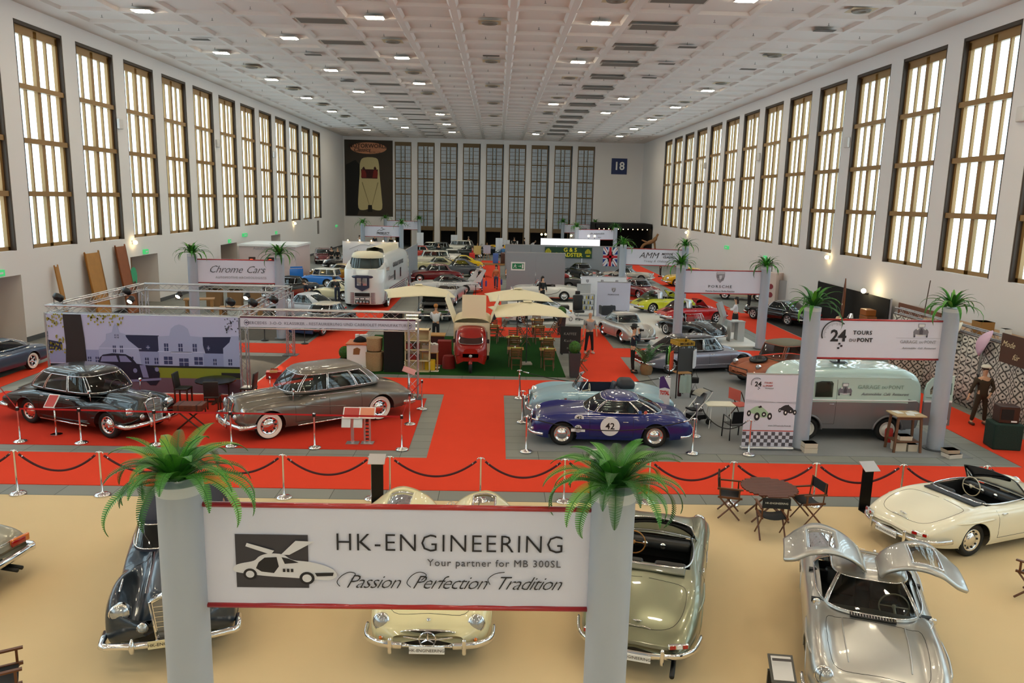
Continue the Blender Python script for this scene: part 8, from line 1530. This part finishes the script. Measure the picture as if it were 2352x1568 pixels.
o = MB().loft([[Vector((cos(a)*.03, sin(a)*w_, z)) for a in [2*pi*j/10 for j in range(10)]] for z, w_ in ((0, .05), (.5, .15), (1.5, .2), (2.4, .14), (2.95, .02))], 0, True, True).obj('wooden_propeller', mat('varnished_wood', '#6b3a1c', .25, 0, .6)); o.location = (18.2, 39.7, .02); tag(o, 'tall varnished propeller blade standing before the black backdrop', 'propeller')
for k, (y, z, sx, sz, lab) in enumerate(((36.7, 0, 1.0, .5, 'brown leather trunk at the bottom of the luggage pile'), (36.7, .51, .8, .35, 'tan suitcase in the middle of the luggage pile'), (36.75, .87, .65, .3, 'small tan suitcase on top of the luggage pile'))): o = MB().rbox((0, 0, sz/2), (.5, sx, sz), .03).obj('suitcase', mat('tan%d' % k, ('#6b3c1c', '#8a5424', '#9a5a22')[k], .4)); o.location = (18.1, y, .6+z); tag(o, lab, 'suitcase')
t = thing('market_table', 'table with the luggage pile and polished ornaments before the backdrop', 'table', (18.1, 37.6, .002)); MB().box(-.45, .45, -2.1, 2.1, .55, .6).obj('table_top', LW, t); [MB().box(x-.03, x+.03, y-.03, y+.03, 0, .55).obj('leg', WOODD, t) for x in (-.4, .4) for y in (-2.0, 2.0)]
for k, y in enumerate((38.6, 39.4)): o = MB().ball((0, 0, .22), .22, 16).obj('chrome_ornament', mat('copper_shine', '#d8b59a', .1, .9), None, 'all'); o.location = (17.95, y, .605); tag(o, 'shiny round metal ornament on the market table, %s one' % ('right', 'left')[k], 'ornament')
o = MB().lathe([(0, 0), (.1, 0), (.02, .04), (.02, .5), (.03, .52), (.22, .52), (.1, .75), (0, .75)], 16, (0, 0, 0)).obj('silver_lamp', CHROME, None, True); o.location = (18.0, 38.2, .605); tag(o, 'silver shaded lamp on the market table', 'lamp')
lp = GX(1986, 665, 18.5); t = thing('clip_spotlight', 'bright clip-on lamp on the black backdrop', 'spotlight', (18.45, lp.y, 2.5)); MB().ball((0, 0, 0), .12, 10).obj('lamp', mat('clip_on', '#fff4d8', .4, emit='#ffe6b0', es=45), t, 'all'); MB().box(-.02, .28, -.02, .02, -.2, -.1).obj('clip', BLACK, t)
o = MB().box(-.03, .03, -1.7, 1.7, 1.2, 2.35).obj('brown_board', mat('brown_board', '#6e4430', .7)); o.location = (18.6, 33.2, .002); MB().box(-.03, .03, -1.7, -1.6, 0, 1.2).obj('leg', WOODD, o); MB().box(-.03, .03, 1.6, 1.7, 0, 1.2).obj('leg', WOODD, o); tag(o, 'large plain brown board above the garage banner by the right wall', 'board')
o = MB().tube([(0, 0, 0), (.25, 0, 3.55)], .02, 6).obj('thin_pole', mat('dark_pole', '#4a3328', .5)); o.location = (18.7, 33.3-.1, .002); tag(o, 'thin dark pole rising behind the brown board', 'pole')
t = thing('flea_market_table', 'table with orange cloth and small white pieces behind the brown board', 'table', (18.0, 31.7, .002)); MB().box(-.4, .4, -1.6, 1.6, 1.75, 1.8).obj('table_top', WHITE, t); [MB().box(x-.03, x+.03, y-.03, y+.03, 0, 1.75).obj('leg', SATIN, t) for x in (-.36, .36) for y in (-1.5, 1.5)]
o = MB().lathe([(0, .3), (.12, .26), (.3, .0), (0, 0)], 12, (0, 0, 0)).obj('orange_cloth', mat('orange_cloth', '#e0502a', .8)); o.location = (18.0, 32.0, 1.805); tag(o, 'orange-red cloth peak above the garage banner rail', 'cloth')
p = G(2298, 1040); t = thing('draped_pedestal', 'dark green pleated pedestal under an old radio at the right edge', 'pedestal', (p.x+.35, p.y+.5, .002), -.15); q = MB(); q.rbox((0, 0, .38), (.76, .62, .76), .05); q.obj('drape', mat('bottle_green_cloth', '#15302a', .9, bump=(25, .6, .02)), t); rx2, ry2 = p.x+.35, p.y+.5
t = thing('old_radio', 'dark wooden radio cabinet standing on the green pedestal', 'radio', (rx2, ry2, .765), -.15); MB().rbox((0, 0, .24), (.52, .42, .48), .02).obj('cabinet', mat('radio_wood', '#3a2018', .35), t); MB().box(-.22, .1, -.22, -.21, .1, .4).obj('speaker_cloth', mat('radio_black', '#14100e', .8), t); MB().box(.05, .2, -.225, -.21, .04, .08).obj('label_plate', WHITE, t)
t = thing('advertising_totem', 'lit white three-sided totem with round red pictures near the right wall', 'totem', (18.2, 50.9, .002), radians(-50)); MB().box(-.5, .5, 0, .9, 0, 2.2).obj('panel_body', mat('totem_pink', '#e2cfc6', .5), t); [q_.obj('round_picture', mat('totem_red', '#8a2a34', .5), t) for q_ in (MB().lathe([(0, 0), (.18, 0), (.18, .01), (0, .01)], 18, (.15, -.012, z), 'Y') for z in (1.3, .75))]; text('www.classic-data.de', .14, GINK, t, (-.2, -.01, 1.1), (pi/2, -pi/2, 0)); MB().box(.52, 1.5, .4, .45, 0, 1.75).obj('side_board', mat('totem_grey', '#a9a8ac', .6), t)
# things on top of or behind the van
p = G(1985, 832, 2.12); t = thing('television', 'flat black television standing on the panel van roof', 'television', (va.location.x-.05+.05, va.location.y+.1, 2.12)); MB().box(-.22, .22, -.12, .12, 0, .02).obj('foot', BLACK, t); MB().box(-.03, .03, -.02, .02, .02, .12).obj('neck', BLACK, t); MB().rbox((0, 0, .42), (1.05, .06, .62), .02).obj('screen', mat('tv_black', '#101216', .2), t)
cr_ = gen('cream rounded car roof showing above the roll-up banner', '#e8e2dc', 'coupe', 3.7, .75, 1.5, fend=.1, belt=.98, lod=1); loc(cr_, 10.9, 25.1, 182)
t = thing('folding_chair', 'red canvas chair behind the roll-up banner', 'chair', (7.75, 23.3, .013), .4); RCV = mat('salmon_canvas', '#c4584a', .8); MB().box(-.25, .25, -.25, .25, .42, .44).obj('seat', RCV, t); MB().box(-.27, -.25, -.27, .27, .6, .95).obj('backrest', RCV, t); [MB().tube([(a, s*.25, 0), (-a, s*.25, .9 if a > 0 else .42)], .02, 4).obj('leg', WOODD, t) for a in (.22, -.22) for s in (1, -1)]
# far doors: white boards and easels
for i, (px, py, hh) in enumerate(((965, 577, 2.3), (1043, 570, 2.0), (1146, 588, 2.1), (1163, 575, 1.5), (1182, 575, 1.4))):
    p = G(px, py); d = min(p.y, 99); s = d/p.y; o = MB().box(-.42, .42, -.03, .03, 0, hh).obj('white_display_board', LITW); o.location = (p.x*s, d, .015); MB().box(-.005, .005, -.035, -.03, 0, hh).obj('fold', GINK, o); tag(o, 'white folding display board near the far doors, '+['left of the cream car', 'above the white saloon', 'right of the painter easels', 'behind the grey partition, left', 'behind the grey partition, right'][i], 'display board')
for i, (px, py) in enumerate(((1096, 600), (1118, 598))):
    p = G(px, py); t = thing('easel', 'wooden easel with a painting at the end of the centre aisle, %s one' % ('left', 'right')[i], 'easel', (p.x, p.y, .015)); [MB().tube([(a, b, 0), (0, 0, 1.9)], .03, 4).obj('leg', LW, t) for a, b in ((-.4, 0), (.4, 0), (0, .5))]; MB().cbox((0, -.08, 1.2), (.8, .04, .9), 0).obj('painting', mat('painting%d' % i, ('#c9b06a', '#b5b6c9')[i], .6), t); MB().box(-.4, .4, -.12, -.02, .7, .74).obj('ledge', LW, t)
o = MB().box(-3.2, 3.2, -.6, .6, 0, .16).obj('wooden_pallet_step', LW); o.location = (G(1120, 608).x, G(1120, 608).y, .015); tag(o, 'low wooden pallet edge closing the far end of the centre aisle', 'pallet')
for i, (dx, c) in enumerate(((-1.6, '#c9261c'), (.8, '#4a6ab0'), (1.6, '#4a2a1c'), (2.4, '#5a1c1c'))): o = MB().rbox((0, 0, .5), (.55, .5, 1.0), .05).obj('storage_bin', mat('bin'+c, c, .5), None, 60); o.location = (G(1120, 608).x+dx, G(1120, 608).y, .18); tag(o, '%s upright object standing on the wooden pallet' % ('bright red', 'blue', 'dark brown', 'dark wine red')[i], 'display item')
# ---------------- people ----------------
def skin(name, J, E, m, parent, sub=1, loc=None):
    V = [j[0] for j in J]; me = bpy.data.meshes.new(name); me.from_pydata(V, E, []); o = bpy.data.objects.new(name, me); COL.objects.link(o)
    o.modifiers.new('k', 'SKIN'); sv = me.skin_vertices[0].data
    for i, j in enumerate(J): sv[i].radius = (j[1], j[2] if len(j) > 2 else j[1]); sv[i].use_root = (i == 0)
    s = o.modifiers.new('s', 'SUBSURF'); s.levels = s.render_levels = sub
    dg = bpy.context.evaluated_depsgraph_get(); m2 = bpy.data.meshes.new_from_object(o.evaluated_get(dg)); bpy.data.objects.remove(o); bpy.data.meshes.remove(me)
    m2.materials.clear(); m2.materials.append(m); m2.polygons.foreach_set('use_smooth', [True]*len(m2.polygons)); n = bpy.data.objects.new(name, m2); COL.objects.link(n); n.parent = parent; return n
SKIN = mat('skin', '#c99a7d', .55); HAIRS = {}
def person(label, x, y, deg, top='#222226', legs_='#22242a', hair='#3a2a20', arms=None, lg=None, h=1.75, lean=0, female=False, near=False, skirt=False, shoes='#141414', z=.014, coat=False, bald=False, hat=None, sleeve=.95, cap=None):
    """faces +x; arms: (elbowL, handL, elbowR, handR) offsets in body space"""
    k = h/1.75; t = thing('person', label, 'person', (x, y, z), radians(deg)); t.scale = (k, k, k); la = lean
    def B(p): zz = p[2]-.95; return (p[0]+sin(la)*zz if zz > 0 else p[0], p[1], .95+cos(la)*zz if zz > 0 else p[2])
    sh = .17 if female else .20
    a = arms or ((.02, .25, 1.14), (.06, .27, .88), (.02, -.25, 1.14), (.06, -.27, .88)); l = lg or ((.0, .10, .50), (-.02, .11, .09), (.0, -.10, .50), (-.02, -.11, .09))
    J = [((0, 0, .95), .12, .15), (B((0, 0, 1.15)), .105, .13), (B((0, 0, 1.38)), .10, .15), (B((0, 0, 1.50)), .05), (B((.02, 0, 1.60)), .075, .07), (B((.02, 0, 1.70)), .09, .08), (B((.0, 0, 1.765)), .05)]
    E = [(0, 1), (1, 2), (2, 3), (3, 4), (4, 5), (5, 6)]
    for s, e, hd in ((1, a[0], a[1]), (-1, a[2], a[3])):
        i = len(J); H_ = Vector(B(hd)); El = Vector(B(e)); d = (H_-El).normalized(); J += [(B((0, s*sh, 1.40)), .055), (tuple(El), .042), (tuple(H_), .028), (tuple(H_+d*.07), .036, .022)]; E += [(2, i), (i, i+1), (i+1, i+2), (i+2, i+3)]
        if near:
            u, v = fr(d)
            for f in range(4): b = len(J); J += [(tuple(H_+d*.12+u*(.012*(f-1.5)*1.6)), .010), (tuple(H_+d*(.15+.01*(f in (1, 2)))+u*(.012*(f-1.5)*1.7)-Vector((0, 0, .012))), .008)]; E += [(i+3, b), (b, b+1)]
            b = len(J); J += [(tuple(H_+d*.07+u*.045), .011), (tuple(H_+d*.10+u*.05), .009)]; E += [(i+3, b), (b, b+1)]
    for s, kn, ft in ((1, l[0], l[1]), (-1, l[2], l[3])):
        i = len(J); J += [((0, s*.09, .88), .085), (tuple(kn), .058), (tuple(ft), .038), ((ft[0]+.14, ft[1], ft[2]-.05), .03)]; E += [(0, i), (i, i+1), (i+1, i+2), (i+2, i+3)]
    body = skin('body', J, E, SKIN, t, 2 if near else 1)
    T = [((0, 0, .93), .14, .175), (B((0, 0, 1.15)), .13, .16), (B((0, 0, 1.38)), .115, .16), (B((0, 0, 1.455)), .07, .09)]; TE = [(0, 1), (1, 2), (2, 3)]
    if coat: T[0] = ((0, 0, .80), .14, .18)
    for s, e, hd in ((1, a[0], a[1]), (-1, a[2], a[3])):
        i = len(T); El = Vector(B(e)); H_ = Vector(B(hd)); T += [(B((0, s*sh, 1.40)), .07), (tuple(El), .056)]; TE += [(2, i), (i, i+1)]
        if sleeve > .6: T += [(tuple(El+(H_-El)*.85), .045)]; TE += [(i+1, i+2)]
        else: T[-1] = (tuple(Vector(B((0, s*sh, 1.40)))+(El-Vector(B((0, s*sh, 1.40))))*.75), .062)
    skin('jacket' if coat else 'shirt', T, TE, mat('cloth'+top, top, .85), t)
    if skirt: MB().loft([[Vector((cos(q_)*w_, sin(q_)*w_*1.15, zz)) for q_ in [2*pi*i/16 for i in range(16)]] for zz, w_ in ((.50, .15), (.75, .165), (.98, .135))], 0, True, True).obj('skirt', mat('cloth'+legs_, legs_, .85), t, 'all')
    else:
        T = [((0, 0, .94), .125, .155), ((0, 0, 1.03), .12, .15)]; TE = [(0, 1)]
        for s, kn, ft in ((1, l[0], l[1]), (-1, l[2], l[3])): i = len(T); T += [((0, s*.09, .86), .095), (tuple(kn), .072), (tuple(Vector(kn)+(Vector(ft)-Vector(kn))*(.96)), .062)]; TE += [(0, i), (i, i+1), (i+1, i+2)]
        skin('trousers', T, TE, mat('cloth'+legs_, legs_, .85), t)
    for s, ft in ((1, l[1]), (-1, l[3])): MB().rbox((ft[0]+.06, ft[1], ft[2]-.045), (.27, .09, .085), .035).obj('shoe', mat('shoe'+shoes, shoes, .5), t, 'all')
    c = Vector(B((.01, 0, 1.715)))
    if not bald:
        q = MB(); q.ball((0, 0, 0), .112, 12, 0, (1, .92, .95)); q.v = [v for v in q.v]; o = q.obj('hair', mat('hair'+hair, hair, .7), t, 'all'); o.location = c+Vector((-.025, 0, .03)); 
        if female: q = MB(); q.rbox((0, 0, 0), (.1, .19, .30), .045); q.obj('long_hair', mat('hair'+hair, hair, .7), o, 'all').location = (-.06, 0, -.13)
    if near or bald or hat:
        fx_ = c.x+.095; MB().lathe([(0, .025), (.012, .0), (.016, -.02), (0, -.03)], 8, (fx_, 0, c.z-.02)).obj('nose', SKIN, t, 'all'); [MB().ball((fx_-.012, s*.032, c.z+.012), .010, 8).obj('eye', mat('eye', '#1a1412', .3), t, 'all') for s in (1, -1)]; MB().cbox((fx_-.008, 0, c.z-.06), (.01, .045, .008)).obj('mouth', mat('lips', '#8e5248', .5), t); [MB().ball((c.x, s*.085, c.z-.01), .022, 8, 0, (.7, .4, 1.2)).obj('ear', SKIN, t, 'all') for s in (1, -1)]
    if hat: q = MB(); q.lathe([(.17, 0), (.18, .01), (.11, .02), (.105, .10), (.06, .12), (0, .12)] if hat == 'brim' else [(.0, 0), (.135, .0), (.14, .03), (.10, .08), (0, .09)], 20, (c.x+(.0 if hat == 'brim' else .025), 0, c.z+.06)); q.obj('hat', mat('hat'+(cap or '#141414'), cap or '#141414', .8), t, 'all')
    return t
walk = ((.12, .10, .52), (.20, .10, .10), (-.05, -.10, .50), (-.28, -.10, .14)); wide = ((.02, .13, .50), (.0, .17, .09), (.02, -.13, .50), (.0, -.17, .09))
p = G(1352, 812); person('bald man in grey polo shirt and black trousers standing beside the chalkboard', p.x, p.y, -75, '#8b8d90', '#121216', bald=True, near=True, lg=wide, sleeve=.4, arms=((.02, .27, 1.14), (.05, .30, .90), (.02, -.27, 1.14), (.05, -.30, .90)), shoes='#b9b4b0', h=1.80)
p = G(1463, 856); p.x -= .2; t = person('photographer in black hat and mint vest holding a camera to his face', p.x, p.y, -15, '#1b2434', '#0e0e10', near=True, hat='brim', arms=((.22, .24, 1.30), (.20, .07, 1.60), (.24, -.22, 1.28), (.20, -.06, 1.58)), lg=((0, .1, .5), (0, .13, .09), (0, -.1, .5), (.05, -.12, .09)), h=1.80)
MB().rbox((.24, 0, 1.66), (.08, .14, .10), .015).obj('camera', BLACK, t); MB().lathe([(.035, 0), (.04, .09), (0, .09)], 12, (.28, 0, 1.66), 'X').obj('camera_lens', BLACK, t, 'all'); skin('vest', [((0, 0, 1.02), .138, .17), ((0, 0, 1.2), .13, .165), ((0, 0, 1.38), .125, .165)], [(0, 1), (1, 2)], mat('mint_vest', '#9ec9ae', .8), t)
person('man in brown tweed suit with plus fours and white flat cap by the lace curtain', G(2250, 975).x-.05, G(2250, 975).y, -95, '#3a2c1c', '#33281a', near=True, hat='cap', cap='#d9d4c6', coat=True, lg=((.02, .13, .5), (.0, .16, .09), (.02, -.16, .5), (.02, -.24, .09)), arms=((.04, .30, 1.16), (.14, .16, .98), (.02, -.32, 1.15), (.08, -.42, .92)), shoes='#4a2618', h=1.8, z=.014)
p = G(1686, 764); person('dark-haired woman in white blouse and black skirt on the white stand edge', p.x, p.y, 165, '#dcdce2', '#0e0e12', '#1c1410', female=True, skirt=True, near=True, arms=((.14, .2, 1.16), (.32, .10, 1.18), (.14, -.2, 1.16), (.32, -.10, 1.18)), shoes='#101012', h=1.76, sleeve=.95, z=.052)
p = G(996, 800); person('woman in white blouse behind the cafe counter seen from behind', p.x, p.y+1.2, 80, '#dfe0e6', '#17171c', '#b5773a', female=False, arms=((.14, .26, 1.16), (.3, .2, 1.06), (.14, -.26, 1.16), (.34, -.2, 1.06)), h=1.75)
p = G(1103, 668); person('walking man in black jacket and blue jeans with a carrier bag in the centre aisle', p.x, p.y, -85, '#141416', '#4e6a98', '#8a7a70', lg=walk, h=1.8); p = G(1139, 664); person('walking woman in patterned pullover and jeans in the centre aisle', p.x, p.y, -95, '#c9714a', '#3d4a66', '#2a1c18', female=True, lg=walk, h=1.72)
for i, (px, py, dx) in enumerate(((1114, 655, .35), (1147, 652, .35))): p = G(px, py); o = MB().rbox((0, 0, .2), (.12, .32, .4), .04).obj('carrier_bag', mat('bag_violet', '#4a4aa0', .5), None, 60); o.location = (G(1103, 668).x+.42 if i == 0 else G(1139, 664).x+.40, G(1103, 668).y if i == 0 else G(1139, 664).y, .35); MB().tube([(0, -.12, .38), (0, 0, .56), (0, .12, .38)], .01, 5).obj('strap', BLACK, o); tag(o, 'violet carrier bag held by the walking %s in the centre aisle' % ('man', 'woman')[i], 'bag')
sit = ((.42, .11, .48), (.42, .11, .09), (.42, -.11, .48), (.42, -.11, .09))
PE = [('man in a black suit standing before the grey exit partition', 1262, 665, 90, '#0d0d10', '#0d0d10', 0, 0, 1.8), ('man in black shirt beside the white grand tourer under the parasol', 1245, 700, -60, '#15161a', '#1a1a1e', 0, 1, 1.75), ('dark blurred figure with reddish hair in front of the left booth', 700, 626, -60, '#1a1514', '#1a1516', 0, 0, 1.75), ('second dark figure beside the left booth', 690, 632, -80, '#161416', '#141214', 0, 0, 1.7),
      ('man in black walking before the wood-sided estate car', 762, 612, -90, '#111114', '#141418', 0, 0, 1.78), ('fair woman in black carrying a red bag before the estate car', 776, 612, -90, '#141416', '#121214', 0, 1, 1.7), ('man in dark suit right of the column on the white stand', 1745, 712, 0, '#0d0d10', '#0d0d10', 0, 0, 1.85), ('man in dark suit left of the column on the white stand', 1719, 712, 0, '#101014', '#101014', 0, 0, 1.85),
      ('seated woman with long black hair at the cafe table beside the van', 1140, 762, 200, '#d5d8da', '#2a2a30', 2, 1, 1.7), ('man bending down in a dark blue shirt beside the black-red cabriolet', 716, 703, 160, '#141a2c', '#15151c', 1, 0, 1.72), ('fair-haired man leaning over the cream bubble car', 775, 697, 120, '#1a1c20', '#2a3040', 1, 0, 1.8), ('man in blue cap behind the far car rows', 1007, 598, -90, '#1a1a1c', '#1a1a1c', 0, 0, 1.75),
      ('person in a red jacket by the easels', 1085, 606, 180, '#a31c20', '#1a1416', 0, 0, 1.7), ('person in light blue shirt near the teal panel', 1155, 602, 90, '#3f78a8', '#202a38', 0, 0, 1.75), ('man in grey jacket standing below the horse banner', 861, 574, -90, '#2a2e3a', '#1c1c22', 0, 0, 1.8), ('woman in black standing right of the horse banner lettering', 898, 576, -90, '#121214', '#7a1c1c', 0, 1, 1.7), ('man in white shirt left of the horse banner column', 826, 575, -90, '#d8d8dc', '#2a2a30', 0, 0, 1.75),
      ('dark figure in the far doorway near the aisle', 1076, 560, -90, '#121214', '#121214', 0, 0, 1.8), ('tall dark figure before the lit far door', 1181, 560, -90, '#101012', '#101012', 0, 0, 1.85), ('man in black behind the grey partition top', 1204, 570, 0, '#141418', '#141418', 0, 0, 1.8), ('person in white leaning right behind the partition top', 1219, 575, 10, '#dcdce0', '#3a3a40', 1, 0, 1.75), ('visitor beside the grey text board right of the flag', 1516, 636, 180, '#5a5148', '#2a2622', 0, 0, 1.75)]
for i, (lab, px, py, dg_, c1, c2, mode, fem, hh) in enumerate(PE):
    p = G(px, py); k = min(1, 98/p.y); person(lab, p.x*k, p.y*k, dg_, c1, c2, ('#3a2a20', '#1c1410', '#7a6a58')[i % 3], female=bool(fem), lg=sit if mode == 2 else (walk if i in (4, 5) else None), h=hh, lean=.9 if mode == 1 else 0, z=.014, arms=((.2, .24, 1.1), (.34, .16, .9), (.2, -.24, 1.1), (.34, -.16, .9)) if mode == 1 else None)
